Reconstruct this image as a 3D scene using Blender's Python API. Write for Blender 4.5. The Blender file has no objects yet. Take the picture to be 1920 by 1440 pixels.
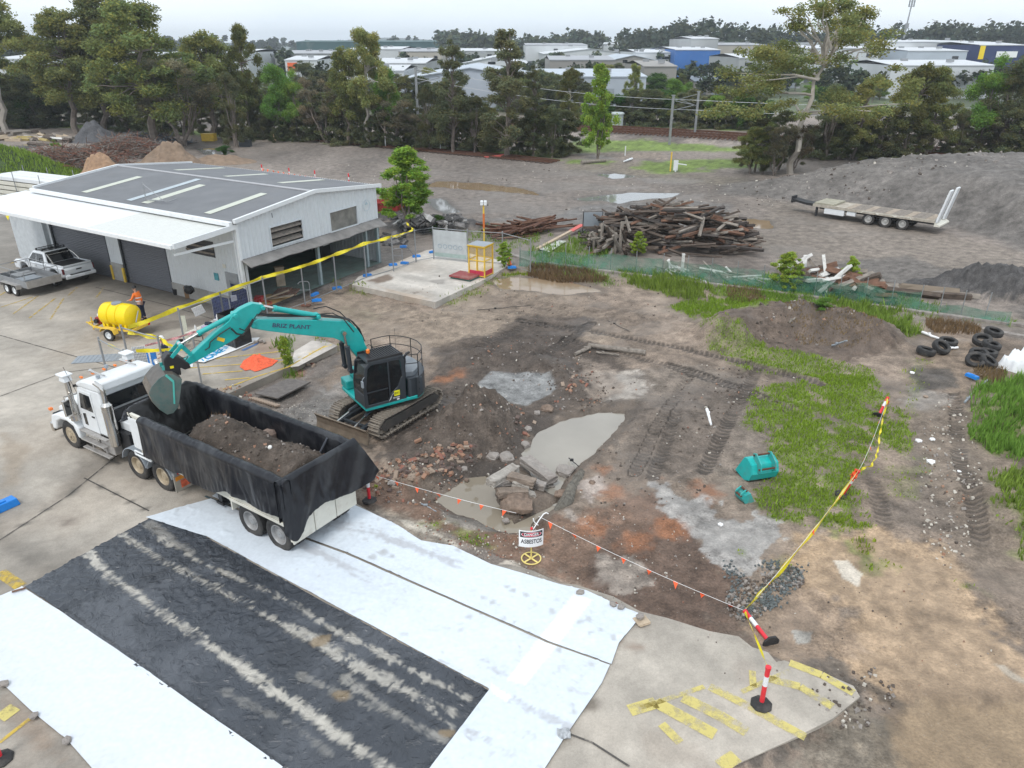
import bpy,bmesh,math,random
import numpy as np
from mathutils import Vector,Matrix,Euler
SC=bpy.context.scene
COL=SC.collection

# camera
CAM_H=13.0;F_PX=1380.0;PITCH=math.atan((720-84)/F_PX)
cd=bpy.data.cameras.new('camera');cam=bpy.data.objects.new('camera',cd);COL.objects.link(cam)
cd.sensor_width=36.0;cd.lens=F_PX/1920*36.0;cd.clip_start=0.1;cd.clip_end=6000
cam.location=(0,0,CAM_H);cam.rotation_euler=(math.pi/2-PITCH,0,0)
SC.camera=cam

# overcast sky and soft sun
SUN_EL=math.radians(56);SUN_AZ=math.radians(205)
w=bpy.data.worlds.new('World');SC.world=w;w.use_nodes=True
nt=w.node_tree;nt.nodes.clear()
out=nt.nodes.new('ShaderNodeOutputWorld');bg=nt.nodes.new('ShaderNodeBackground')
sky=nt.nodes.new('ShaderNodeTexSky');sky.sky_type='NISHITA';sky.sun_disc=False
sky.sun_elevation=SUN_EL;sky.sun_rotation=SUN_AZ;sky.air_density=1.0;sky.dust_density=2.0
mixn=nt.nodes.new('ShaderNodeMix');mixn.data_type='RGBA';mixn.inputs[0].default_value=0.86
tc=nt.nodes.new('ShaderNodeTexCoord');mp=nt.nodes.new('ShaderNodeMapping');mp.inputs['Scale'].default_value=(1,1,3.5)
nz=nt.nodes.new('ShaderNodeTexNoise');nz.inputs['Scale'].default_value=2.2;nz.inputs['Detail'].default_value=5
cr=nt.nodes.new('ShaderNodeValToRGB');cr.color_ramp.elements[0].position=.3;cr.color_ramp.elements[1].position=.75
cr.color_ramp.elements[0].color=(6.9,7.8,8.7,1);cr.color_ramp.elements[1].color=(9.2,9.6,9.9,1)
nt.links.new(tc.outputs['Generated'],mp.inputs[0]);nt.links.new(mp.outputs[0],nz.inputs[0])
nt.links.new(nz.outputs[0],cr.inputs[0]);nt.links.new(cr.outputs[0],mixn.inputs[7])
nt.links.new(sky.outputs[0],mixn.inputs[6]);nt.links.new(mixn.outputs[2],bg.inputs[0])
bg.inputs[1].default_value=0.122;nt.links.new(bg.outputs[0],out.inputs[0])
sd_=bpy.data.lights.new('sun','SUN');sd_.energy=1.35;sd_.angle=math.radians(16);sd_.color=(1,.97,.93)
sun=bpy.data.objects.new('sun',sd_);COL.objects.link(sun)
sdir=Vector((math.sin(SUN_AZ)*math.cos(SUN_EL),math.cos(SUN_AZ)*math.cos(SUN_EL),math.sin(SUN_EL)))
sun.rotation_euler=(-sdir).to_track_quat('-Z','Y').to_euler()
SC.view_settings.view_transform='Standard';SC.view_settings.look='None'
SC.view_settings.exposure=0.3;SC.view_settings.gamma=1.0;SC.view_settings.use_curve_mapping=False
SC.render.engine='CYCLES'
try:
 SC.cycles.transparent_max_bounces=12;SC.cycles.max_bounces=5
except Exception: pass

# geometry of the survey: photo point -> place on the ground
CP,SP=math.cos(PITCH),math.sin(PITCH)
def ray(x,y):
 a=(x-960)/F_PX;b=-(y-720)/F_PX
 return Vector((a,CP+b*SP,-SP+b*CP))
def at(x,y,z=0.0):
 d=ray(x,y);t=(z-CAM_H)/d.z
 return Vector((d.x*t,d.y*t,z))
def on_plane(x,y,p0,dirv):
 """point of sight line on the vertical plane through p0 along dirv -> (distance along dirv, height)"""
 d=ray(x,y);n=Vector((-dirv.y,dirv.x,0))
 t=(n.x*p0.x+n.y*p0.y)/(n.x*d.x+n.y*d.y)
 q=Vector((d.x*t,d.y*t,CAM_H+d.z*t))
 return ((q.x-p0.x)*dirv.x+(q.y-p0.y)*dirv.y,q.z)
def hat(deg): return Vector((math.cos(math.radians(deg)),math.sin(math.radians(deg)),0))
R=math.radians
rng=random.Random(7)
import time;_T0=time.time()
def tick(n): print('TICK',n,round(time.time()-_T0,1))

# noise and polygons in numpy
_TB=np.random.RandomState(11).rand(256*256).astype(np.float32)
def vnoise(x,y,s=0):
 x=np.asarray(x,np.float32);y=np.asarray(y,np.float32)
 ix=np.floor(x);iy=np.floor(y);fx=x-ix;fy=y-iy
 fx=fx*fx*(3-2*fx);fy=fy*fy*(3-2*fy)
 ix=(ix.astype(np.int32)+s*37)&255;iy=(iy.astype(np.int32)+s*91)&255;jx=(ix+1)&255;iy8=iy << 8;jy8=((iy+1)&255) << 8
 a=_TB[iy8+ix];b=_TB[iy8+jx];c=_TB[jy8+ix];d=_TB[jy8+jx]
 return (a+(b-a)*fx)*(1-fy)+(c+(d-c)*fx)*fy
def fbm(x,y,s=0,o=4):
 x,y=np.broadcast_arrays(np.asarray(x,np.float32),np.asarray(y,np.float32));r=0;amp=.5;tot=0
 for k in range(o):
  r=r+amp*vnoise(x*2**k+17.3*k,y*2**k-9.1*k,s+k);tot += amp;amp *= .55
 return (r/tot-.5)*1.25
def poly_sd(X,Y,poly):
 """signed distance, positive inside"""
 a=np.asarray([(p[0],p[1]) for p in poly]);m=(X>a[:,0].min()-7)&(X<a[:,0].max()+7)&(Y>a[:,1].min()-7)&(Y<a[:,1].max()+7)
 if not m.all():
  r=np.full(X.shape,-99.0)
  if m.any(): r[m]=poly_sd(X[m],Y[m],poly)
  return r
 n=len(poly);best=np.full(X.shape,1e9);ins=np.zeros(X.shape,bool)
 for i in range(n):
  x1,y1=poly[i][0],poly[i][1];x2,y2=poly[(i+1) % n][0],poly[(i+1) % n][1]
  dx,dy=x2-x1,y2-y1;L=dx*dx+dy*dy+1e-12
  t=np.clip(((X-x1)*dx+(Y-y1)*dy)/L,0,1)
  best=np.minimum(best,(X-x1-t*dx)**2+(Y-y1-t*dy)**2)
  if abs(dy)>1e-12:
   c=((y1>Y) != (y2>Y))&(X<dx*(Y-y1)/dy+x1);ins ^= c
 d=np.sqrt(best);return np.where(ins,d,-d)
def line_sd(X,Y,pts):
 """distance to a polyline and distance run along it and side offset"""
 a=np.asarray([(p[0],p[1]) for p in pts]);m=(X>a[:,0].min()-7)&(X<a[:,0].max()+7)&(Y>a[:,1].min()-7)&(Y<a[:,1].max()+7)
 if not m.all():
  r=np.full((3,)+X.shape,0.0);r[0]=99.0
  if m.any(): r[0][m],r[1][m],r[2][m]=line_sd(X[m],Y[m],pts)
  return r[0],r[1],r[2]
 best=np.full(X.shape,1e9);run=np.zeros(X.shape);off=np.zeros(X.shape);acc=0
 for i in range(len(pts)-1):
  x1,y1=pts[i][0],pts[i][1];x2,y2=pts[i+1][0],pts[i+1][1]
  dx,dy=x2-x1,y2-y1;L=math.hypot(dx,dy)+1e-9
  t=np.clip(((X-x1)*dx+(Y-y1)*dy)/(L*L),0,1)
  q=(X-x1-t*dx)**2+(Y-y1-t*dy)**2;m=q<best
  best=np.where(m,q,best);run=np.where(m,acc+t*L,run)
  off=np.where(m,((X-x1)*dy-(Y-y1)*dx)/L,off);acc += L
 return np.sqrt(best),run,off
def ss(x,a,b):
 t=np.clip((x-a)/(b-a),0,1);return t*t*(3-2*t)
def PW(pts,z=0.0):
 return [tuple(at(x,y,z))[:2] for x,y in pts]

# object helpers
def tag(o,label=None,cat=None,group=None,kind=None):
 if label: o['label']=label
 if cat: o['category']=cat
 if group: o['group']=group
 if kind: o['kind']=kind
 return o
def thing(name,label,cat,loc=(0,0,0),rz=0.0,group=None):
 o=bpy.data.objects.new(name,None);COL.objects.link(o)
 o.location=loc;o.rotation_euler=(0,0,rz);o.empty_display_size=.2
 return tag(o,label,cat,group)
def copy_tree(o,parent=None):
 c=o.copy();COL.objects.link(c)
 if parent is not None: c.parent=parent
 for ch in [k for k in o.children]: copy_tree(ch,c)
 return c
class MB:
 def __init__(s): s.v=[];s.f=[];s.m=[]
 def add(s,vs,fs,mi=0):
  n=len(s.v);s.v += [tuple(v) for v in vs];s.f += [tuple(i+n for i in f) for f in fs];s.m += [mi]*len(fs);return s
 def box(s,c,sz,rot=None,mi=0,taper=(1,1)):
  hx,hy,hz=sz[0]/2,sz[1]/2,sz[2]/2
  vs=[Vector((x*hx*(taper[0] if z>0 else 1),y*hy*(taper[1] if z>0 else 1),z*hz)) for z in (-1,1) for y in (-1,1) for x in (-1,1)]
  if rot is not None: vs=[rot @ v for v in vs]
  vs=[v+Vector(c) for v in vs]
  return s.add(vs,[(0,2,3,1),(4,5,7,6),(0,1,5,4),(2,6,7,3),(0,4,6,2),(1,3,7,5)],mi)
 def b2(s,a,b,mi=0):
  return s.box([(a[i]+b[i])/2 for i in range(3)],[abs(b[i]-a[i]) for i in range(3)],mi=mi)
 def beam(s,p,q,wd,ht,mi=0,up=(0,0,1),roll=0):
  p=Vector(p);q=Vector(q);d=(q-p);L=d.length;d.normalize();u=Vector(up)
  if abs(d.dot(u))>.98: u=Vector((1,0,0))
  y=u.cross(d).normalized();z=d.cross(y)
  r=Matrix((d,y,z)).transposed()
  if roll: r=r @ Matrix.Rotation(roll,3,'X')
  return s.box((p+q)/2,(L,wd,ht),r,mi)
 def tube(s,pts,r,n=8,mi=0,cap=True,closed=False):
  pts=[Vector(p) for p in pts];N=len(pts)
  rs=r if isinstance(r,(list,tuple)) else [r]*N
  base=len(s.v);pu=None;rings=[]
  for i,p in enumerate(pts):
   a=pts[i-1] if (i>0 or closed) else p;b=pts[(i+1) % N] if (i<N-1 or closed) else p
   d=(b-a).normalized()
   if pu is None:
    u=Vector((0,0,1)) if abs(d.z)<.9 else Vector((1,0,0))
   else: u=pu
   x=(u-d*u.dot(d)).normalized();pu=x;y=d.cross(x)
   rings.append([p+(x*math.cos(2*math.pi*k/n)+y*math.sin(2*math.pi*k/n))*rs[i] for k in range(n)])
  vs=[v for g in rings for v in g];fs=[]
  M=N if closed else N-1
  for i in range(M):
   j=(i+1) % N
   for k in range(n):
    fs.append((i*n+k,i*n+(k+1) % n,j*n+(k+1) % n,j*n+k))
  if cap and not closed:
   fs.append(tuple(reversed(range(n))));fs.append(tuple(range((N-1)*n,N*n)))
  return s.add(vs,fs,mi)
 def lathe(s,prof,c=(0,0,0),axis='z',n=20,mi=0,cap=True,rot=None):
  vs=[]
  for (r,h) in prof:
   for k in range(n):
    a=2*math.pi*k/n;x,y=r*math.cos(a),r*math.sin(a)
    v={'z': (x,y,h),'y': (x,h,y),'x': (h,x,y)}[axis]
    v=Vector(v)
    if rot is not None: v=rot @ v
    vs.append(v+Vector(c))
  fs=[(i*n+k,i*n+(k+1) % n,(i+1)*n+(k+1) % n,(i+1)*n+k) for i in range(len(prof)-1) for k in range(n)]
  if cap: fs += [tuple(reversed(range(n))),tuple(range((len(prof)-1)*n,len(prof)*n))]
  return s.add(vs,fs,mi)
 def prism(s,outline,t0,t1,plane='xz',mi=0,f=None):
  """extruded outline; plane 'xz' extrudes along y, 'xy' along z, 'yz' along x"""
  n=len(outline)
  def V(a,b,t):
   v={'xz': (a,t,b),'xy': (a,b,t),'yz': (t,a,b)}[plane]
   return f(v) if f else v
  vs=[V(a,b,t0) for a,b in outline]+[V(a,b,t1) for a,b in outline]
  fs=[tuple(range(n)),tuple(reversed(range(n,2*n)))]+[(i,i+n,(i+1) % n+n,(i+1) % n) for i in range(n)]
  return s.add(vs,fs,mi)
 def build(s,name,mats,parent=None,smooth=False,bevel=0.0,label=None,rec=True):
  me=bpy.data.meshes.new(name);me.from_pydata(s.v,[],s.f)
  if not isinstance(mats,(list,tuple)): mats=[mats]
  for m in mats: me.materials.append(m)
  if len(mats)>1: me.polygons.foreach_set('material_index',s.m)
  if rec:
   bm=bmesh.new();bm.from_mesh(me);bmesh.ops.recalc_face_normals(bm,faces=bm.faces);bm.to_mesh(me);bm.free()
  if smooth: me.polygons.foreach_set('use_smooth',[True]*len(me.polygons))
  me.update()
  o=bpy.data.objects.new(name,me);COL.objects.link(o)
  if parent is not None: o.parent=parent
  if smooth and smooth != 'all':
   try: me.set_sharp_from_angle(angle=R(40))
   except Exception: pass
  if bevel:
   b=o.modifiers.new('bevel','BEVEL');b.width=bevel;b.segments=2;b.limit_method='ANGLE';b.angle_limit=R(35)
  if label: o['label']=label
  return o
def _sep(b,name,mat,parent):
 for i in range(0,len(b.v),8): k=MB();k.add(b.v[i:i+8],[tuple(j-i for j in f) for f in b.f if i<=f[0]<i+8]);k.build(name,mat,parent)
MB.sep=staticmethod(_sep)
def np_mesh(name,V,Fq,mats,parent=None,col=None,smooth=False,mi=None):
 """quick mesh from numpy arrays; Fq is (n,3) or (n,4)"""
 me=bpy.data.meshes.new(name);V=np.asarray(V,np.float32);Fq=np.asarray(Fq,np.int32);k=Fq.shape[1]
 me.vertices.add(len(V));me.vertices.foreach_set('co',V.ravel())
 me.loops.add(Fq.size);me.loops.foreach_set('vertex_index',Fq.ravel())
 me.polygons.add(len(Fq));me.polygons.foreach_set('loop_start',np.arange(0,Fq.size,k,dtype=np.int32))
 try: me.polygons.foreach_set('loop_total',np.full(len(Fq),k,np.int32))
 except Exception: pass
 if mi is not None: me.polygons.foreach_set('material_index',np.asarray(mi,np.int32))
 if smooth: me.polygons.foreach_set('use_smooth',np.ones(len(Fq),bool))
 for m in (mats if isinstance(mats,(list,tuple)) else [mats]): me.materials.append(m)
 me.update(calc_edges=True)
 if col is not None: set_col(me,col)
 if name is None: return me
 o=bpy.data.objects.new(name,me);COL.objects.link(o)
 if parent is not None: o.parent=parent
 return o
def set_col(me,col,name='Col'):
 a=me.attributes.new(name,'FLOAT_COLOR','POINT');col=np.asarray(col,np.float32)
 if col.shape[1]==3: col=np.hstack([col,np.ones((len(col),1),np.float32)])
 a.data.foreach_set('color',col.ravel())
def struct(o): o['kind']='structure';return o
def grid_poly(name,poly,sp,z,mats,thick=0.0,fz=None,fcol=None,parent=None,grade=False):
 """flat sheet with an exact outline, cut into a grid; optional side skirt"""
 bm=bmesh.new();vs=[bm.verts.new((p[0],p[1],0)) for p in poly];bm.faces.new(vs);bm.normal_update()
 xs=[p[0] for p in poly];ys=[p[1] for p in poly]
 bmesh.ops.triangulate(bm,faces=bm.faces[:])
 for ax,lo,hi in ((0,min(xs),max(xs)),(1,min(ys),max(ys))):
  k=lo+sp*.5
  while k<hi:
   co=[0,0,0];no=[0,0,0];co[ax]=k;no[ax]=1
   bmesh.ops.bisect_plane(bm,geom=bm.verts[:]+bm.edges[:]+bm.faces[:],plane_co=co,plane_no=no,dist=1e-4);k += sp*(max(1,(k/15) if ax else abs(k)/9) if grade else 1)
 if bm.faces[:] and sum(f.normal.z for f in bm.faces)<0: bmesh.ops.reverse_faces(bm,faces=bm.faces[:])
 nb=len(bm.verts)
 if thick:
  be=[e for e in bm.edges if e.is_boundary]
  r=bmesh.ops.extrude_edge_only(bm,edges=be)
  for v in [g for g in r['geom'] if isinstance(g,bmesh.types.BMVert)]: v.co.z=-thick
 me=bpy.data.meshes.new(name);bm.to_mesh(me);bm.free()
 co=np.empty(len(me.vertices)*3,np.float32);me.vertices.foreach_get('co',co);co=co.reshape(-1,3)
 top=co[:,2]>-1e-5
 X,Y=co[:,0].astype(float),co[:,1].astype(float)
 if fcol is not None: set_col(me,fcol(X,Y))
 zz=fz(X,Y) if fz is not None else 0
 co[:,2] += z+zz
 me.vertices.foreach_set('co',co.ravel())
 for m in (mats if isinstance(mats,(list,tuple)) else [mats]): me.materials.append(m)
 me.polygons.foreach_set('use_smooth',[True]*len(me.polygons));me.update()
 try: me.set_sharp_from_angle(angle=R(50))
 except Exception: pass
 o=bpy.data.objects.new(name,me);COL.objects.link(o)
 if parent is not None: o.parent=parent
 return o
def text(name,s,size,mat,parent=None,loc=(0,0,0),rot=(0,0,0),ext=.004,sx=1.0,bold=.008):
 c=bpy.data.curves.new(name,'FONT');c.body=s;c.size=size;c.extrude=ext;c.offset=bold*size;c.align_x='CENTER';c.align_y='CENTER'
 t=bpy.data.objects.new(name+'_tmp',c);COL.objects.link(t)
 me=bpy.data.meshes.new_from_object(t.evaluated_get(bpy.context.evaluated_depsgraph_get()))
 bpy.data.objects.remove(t);bpy.data.curves.remove(c)
 me.materials.clear();me.materials.append(mat);me.name=name
 o=bpy.data.objects.new(name,me);COL.objects.link(o);o.location=loc;o.rotation_euler=rot;o.scale=(sx,1,1)
 if parent is not None: o.parent=parent
 return o

# materials
MATS={}
def M(name,col,rough=.6,metal=0.0,var=.12,scale=4.0,bump=.0,dirt=0.0,dirtcol=(.17,.13,.1),dscale=1.6,bscale=None,
      attr=False,spec=.5,coat=0.0,alpha=1.0,trans=0.0,emis=None):
 if name in MATS: return MATS[name]
 m=bpy.data.materials.new(name);m.use_nodes=True;n=m.node_tree;N=n.nodes;L=n.links
 b=N['Principled BSDF'];b.inputs['Roughness'].default_value=rough;b.inputs['Metallic'].default_value=metal
 b.inputs['Specular IOR Level'].default_value=spec;b.inputs['Coat Weight'].default_value=coat
 tcn=N.new('ShaderNodeTexCoord');nz=N.new('ShaderNodeTexNoise');nz.inputs['Scale'].default_value=scale;nz.inputs['Detail'].default_value=6
 L.new(tcn.outputs['Object'],nz.inputs['Vector'])
 hs=N.new('ShaderNodeMapRange');hs.inputs[1].default_value=.25;hs.inputs[2].default_value=.75
 hs.inputs[3].default_value=1-var;hs.inputs[4].default_value=1+var;L.new(nz.outputs[0],hs.inputs[0])
 mul=N.new('ShaderNodeMix');mul.data_type='RGBA';mul.blend_type='MULTIPLY';mul.inputs[0].default_value=1
 if attr:
  at_=N.new('ShaderNodeAttribute');at_.attribute_name='Col';L.new(at_.outputs['Color'],mul.inputs[6])
 else: mul.inputs[6].default_value=(*col,1)
 L.new(hs.outputs[0],mul.inputs[7]);last=mul.outputs[2]
 if dirt>0:
  n2=N.new('ShaderNodeTexNoise');n2.inputs['Scale'].default_value=dscale;n2.inputs['Detail'].default_value=8;n2.inputs['Roughness'].default_value=.7
  L.new(tcn.outputs['Object'],n2.inputs['Vector'])
  r2=N.new('ShaderNodeMapRange');r2.inputs[1].default_value=.62-dirt*.3;r2.inputs[2].default_value=.72;r2.inputs[3].default_value=0;r2.inputs[4].default_value=min(1,dirt*1.3)
  L.new(n2.outputs[0],r2.inputs[0])
  mx=N.new('ShaderNodeMix');mx.data_type='RGBA';L.new(r2.outputs[0],mx.inputs[0]);L.new(last,mx.inputs[6]);mx.inputs[7].default_value=(*dirtcol,1);last=mx.outputs[2]
 L.new(last,b.inputs['Base Color'])
 if bump:
  bp=N.new('ShaderNodeBump');bp.inputs['Strength'].default_value=bump;bp.inputs['Distance'].default_value=.05
  n3=N.new('ShaderNodeTexNoise');n3.inputs['Scale'].default_value=bscale or scale*4;n3.inputs['Detail'].default_value=5
  L.new(tcn.outputs['Object'],n3.inputs['Vector']);L.new(n3.outputs[0],bp.inputs['Height']);L.new(bp.outputs[0],b.inputs['Normal'])
 if alpha<1: b.inputs['Alpha'].default_value=alpha
 if trans: b.inputs['Transmission Weight'].default_value=trans
 MATS[name]=m;return m
def M_ground(name,rough=.9,fine=14.0,speck=.35,bump=.6,var=.35,gloss=.0,tread=False):
 """reads the surface colour from 'Col' and adds grit, small stones and relief"""
 m=bpy.data.materials.new(name);m.use_nodes=True;n=m.node_tree;N=n.nodes;L=n.links;b=N['Principled BSDF']
 g=N.new('ShaderNodeNewGeometry');a=N.new('ShaderNodeAttribute');a.attribute_name='Col'
 def noise(s,d=6,r=.6):
  q=N.new('ShaderNodeTexNoise');q.inputs['Scale'].default_value=s;q.inputs['Detail'].default_value=d;q.inputs['Roughness'].default_value=r
  L.new(g.outputs['Position'],q.inputs['Vector']);return q
 def mr(src,a0,a1,b0,b1):
  q=N.new('ShaderNodeMapRange');[q.inputs[i+1].__setattr__('default_value',v) for i,v in enumerate((a0,a1,b0,b1))];L.new(src,q.inputs[0]);return q.outputs[0]
 n1=noise(fine*.12,8,.65);n2=noise(fine,5,.7);n4=noise(fine*.5,4,.7)
 v1=mr(n1.outputs[0],.3,.7,1-var,1+var);v2=mr(n2.outputs[0],.3,.7,1-var*.9,1+var*.9)
 mm=N.new('ShaderNodeMath');mm.operation='MULTIPLY';L.new(v1,mm.inputs[0]);L.new(v2,mm.inputs[1])
 mul=N.new('ShaderNodeMix');mul.data_type='RGBA';mul.blend_type='MULTIPLY';L.new(mr(a.outputs['Alpha'],0,1,.25,1),mul.inputs[0])
 L.new(a.outputs['Color'],mul.inputs[6]);L.new(mm.outputs[0],mul.inputs[7])
 vo=N.new('ShaderNodeTexVoronoi');vo.inputs['Scale'].default_value=fine*.8;L.new(g.outputs['Position'],vo.inputs['Vector'])
 sp=mr(vo.outputs['Distance'],.12,.2,1,0)
 cl=N.new('ShaderNodeSeparateColor');L.new(vo.outputs['Color'],cl.inputs[0]);pick=mr(cl.outputs[0],.78,.82,0,speck)
 s2=N.new('ShaderNodeMath');s2.operation='MULTIPLY';L.new(sp,s2.inputs[0]);L.new(pick,s2.inputs[1])
 mx=N.new('ShaderNodeMix');mx.data_type='RGBA';L.new(s2.outputs[0],mx.inputs[0]);L.new(mul.outputs[2],mx.inputs[6]);mx.inputs[7].default_value=(.42,.38,.34,1)
 L.new(mx.outputs[2],b.inputs['Base Color'])
 wet=N.new('ShaderNodeMath');wet.operation='SUBTRACT';wet.inputs[0].default_value=1;L.new(a.outputs['Alpha'],wet.inputs[1])
 rr=mr(wet.outputs[0],0,1,rough,.16);L.new(rr,b.inputs['Roughness'])
 b.inputs['Specular IOR Level'].default_value=.35
 bp=N.new('ShaderNodeBump');bp.inputs['Strength'].default_value=bump;bp.inputs['Distance'].default_value=.05
 ad=N.new('ShaderNodeMath');ad.operation='ADD';L.new(n4.outputs[0],ad.inputs[0]);L.new(n2.outputs[0],ad.inputs[1])
 if tread:
  ta=N.new('ShaderNodeAttribute');ta.attribute_name='Trk';sx_=N.new('ShaderNodeSeparateColor');L.new(ta.outputs['Color'],sx_.inputs[0])
  def mth(op,a_,b_=None):
   q=N.new('ShaderNodeMath');q.operation=op
   for i_,v_ in enumerate((a_,b_)):
    if v_ is None: continue
    if isinstance(v_,(int,float)): q.inputs[i_].default_value=v_
    else: L.new(v_,q.inputs[i_])
   return q.outputs[0]
  wob=mth('MULTIPLY',n4.outputs[0],.12);ph=mth('ADD',sx_.outputs[0],wob);sn=mth('SINE',mth('MULTIPLY',ph,2*math.pi/.24));st_=mr(sn,-.5,.35,0,1);sm=mth('MULTIPLY',st_,sx_.outputs[1])
  dk=N.new('ShaderNodeMix');dk.data_type='RGBA';L.new(mth('MULTIPLY',sm,.6),dk.inputs[0]);L.new(mx.outputs[2],dk.inputs[6]);dk.inputs[7].default_value=(.05,.042,.036,1);L.new(dk.outputs[2],b.inputs['Base Color'])
  ad2=N.new('ShaderNodeMath');ad2.operation='SUBTRACT';L.new(ad.outputs[0],ad2.inputs[0]);L.new(mth('MULTIPLY',sm,1.3),ad2.inputs[1]);ad=ad2
 L.new(ad.outputs[0],bp.inputs['Height']);L.new(bp.outputs[0],b.inputs['Normal'])
 MATS[name]=m;return m
def M_leaf(name,col,var=.3,trans=.3):
 m=bpy.data.materials.new(name);m.use_nodes=True;n=m.node_tree;N=n.nodes;L=n.links;N.clear()
 o=N.new('ShaderNodeOutputMaterial');d=N.new('ShaderNodeBsdfDiffuse');t=N.new('ShaderNodeBsdfTranslucent');mi=N.new('ShaderNodeMixShader');mi.inputs[0].default_value=trans
 a=N.new('ShaderNodeAttribute');a.attribute_name='Col';oi=N.new('ShaderNodeObjectInfo')
 mul=N.new('ShaderNodeMix');mul.data_type='RGBA';mul.blend_type='MULTIPLY';mul.inputs[0].default_value=1;mul.inputs[6].default_value=(*col,1);L.new(a.outputs['Color'],mul.inputs[7])
 hs=N.new('ShaderNodeHueSaturation');q=N.new('ShaderNodeMapRange');L.new(oi.outputs['Random'],q.inputs[0]);q.inputs[3].default_value=1-var;q.inputs[4].default_value=1+var
 q2=N.new('ShaderNodeMapRange');mm=N.new('ShaderNodeMath');mm.operation='FRACT';m3=N.new('ShaderNodeMath');m3.operation='MULTIPLY';m3.inputs[1].default_value=7.3
 L.new(oi.outputs['Random'],m3.inputs[0]);L.new(m3.outputs[0],mm.inputs[0]);L.new(mm.outputs[0],q2.inputs[0]);q2.inputs[3].default_value=.485;q2.inputs[4].default_value=.52
 L.new(q.outputs[0],hs.inputs['Value']);L.new(q2.outputs[0],hs.inputs['Hue']);L.new(mul.outputs[2],hs.inputs['Color'])
 L.new(hs.outputs[0],d.inputs[0]);L.new(hs.outputs[0],t.inputs[0]);L.new(d.outputs[0],mi.inputs[1]);L.new(t.outputs[0],mi.inputs[2]);L.new(mi.outputs[0],o.inputs[0])
 MATS[name]=m;return m
white_paint=M('white_paint',(.72,.74,.75),.35,var=.05,dirt=.25,dirtcol=(.45,.42,.38))
cream_paint=M('cream_paint',(.66,.64,.56),.45,var=.06,dirt=.35,dirtcol=(.4,.33,.26),dscale=2.5)
teal_paint=M('teal_paint',(.012,.37,.35),.38,var=.1,dirt=.3,dirtcol=(.12,.3,.28),coat=.2)
teal_worn=M('teal_worn',(.03,.36,.34),.5,var=.1,dirt=.55,dirtcol=(.2,.16,.13),dscale=3)
charcoal=M('charcoal_paint',(.035,.042,.05),.38,var=.1,dirt=.15,dirtcol=(.12,.11,.1))
black=M('black_steel',(.02,.02,.022),.5,var=.2)
rubber=M('tyre_rubber',(.028,.027,.027),.8,var=.25,dirt=.45,dirtcol=(.12,.105,.09),dscale=3,bump=.3)
rim_steel=M('rim_steel',(.5,.49,.47),.45,.4,dirt=.3)
rim_tan=M('rim_tan',(.42,.35,.25),.5,.2,dirt=.4)
chrome=M('chrome',(.62,.6,.57),.16,1.0,var=.05)
galv=M('galvanised',(.3,.31,.32),.5,.4,var=.12)
alu=M('aluminium',(.45,.43,.41),.45,.5,var=.2)
glass_dark=M('dark_glass',(.012,.014,.016),.06,var=.02,spec=.8)
glass_clear=M('cab_glass',(.8,.85,.85),.02,var=.01,spec=.5,alpha=.22)
greyplastic=M('grey_fender',(.27,.3,.33),.5,var=.08,dirt=.2)
orange_lamp=M('orange_lamp',(.8,.2,.03),.3,var=.05)
red_lamp=M('red_lamp',(.5,.02,.02),.3,var=.05)
yellow_plastic=M('yellow_plastic',(.85,.62,.0),.35,var=.04)
yellow_paint=M('yellow_paint',(.75,.5,.06),.5,var=.1,dirt=.3)
yellow_pale=M('pale_yellow_paint',(.75,.6,.2),.45,var=.05)
tape_yellow=M('tape_yellow',(.82,.68,.02),.4,var=.12)
orange_fab=M('orange_fabric',(.85,.13,.04),.7,var=.15,bump=.2)
red_plastic=M('red_plastic',(.68,.03,.045),.42,var=.08,dirt=.1)
refl_white=M('reflective_white',(.75,.77,.8),.4,var=.05)
blue_plastic=M('blue_plastic',(.01,.2,.62),.45,var=.15)
blue_ink=M('blue_ink',(.03,.33,.62),.6,var=.2)
black_ink=M('black_ink',(.02,.02,.025),.6,var=.05)
red_ink=M('red_ink',(.6,.02,.06),.5,var=.05)
white_ink=M('white_ink',(.8,.8,.8),.5,var=.03)
timber_old=M('timber_old',(.095,.072,.057),.9,var=.5,scale=7,bump=.5,dirt=.2,dirtcol=(.24,.2,.17),dscale=2.5)
timber_grey=M('timber_grey',(.23,.2,.17),.9,var=.35,scale=7,bump=.5)
timber_red=M('timber_red',(.16,.085,.055),.9,var=.4,scale=7,bump=.5)
timber_white=M('timber_white',(.62,.61,.58),.8,var=.2,dirt=.4,dscale=3)
timber_pale=M('timber_pale',(.45,.36,.26),.85,var=.25,bump=.3)
rust=M('rusty_steel',(.11,.05,.03),.85,.2,var=.4,scale=8,bump=.3,dirt=.2,dirtcol=(.25,.22,.2))
concrete_m=M('broken_concrete',(.3,.27,.245),.9,var=.3,scale=5,bump=.8,dirt=.5,dirtcol=(.13,.1,.085),dscale=2.2)
brick_m=[M('brick_red',(.27,.11,.075),.9,var=.3,bump=.4,dirt=.7,dscale=5),M('brick_orange',(.36,.2,.13),.9,var=.3,bump=.4,dirt=.7,dscale=5),M('brick_tan',(.34,.26,.2),.9,var=.3,bump=.4,dirt=.6,dscale=5),M('brick_dark',(.14,.1,.085),.9,var=.3,bump=.5,dirt=.3)]
skin_m=M('skin',(.5,.3,.22),.5,var=.05)
hivis=M('hivis_orange',(.9,.2,.03),.6,var=.08)
navy=M('navy_cloth',(.025,.035,.07),.8,var=.15)
hose_m=M('rubber_hose',(.025,.025,.025),.5,var=.1)
track_mud=M('muddy_steel',(.3,.26,.215),.8,.2,var=.35,scale=6,bump=.4,dirt=.5,dirtcol=(.1,.08,.065))
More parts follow.
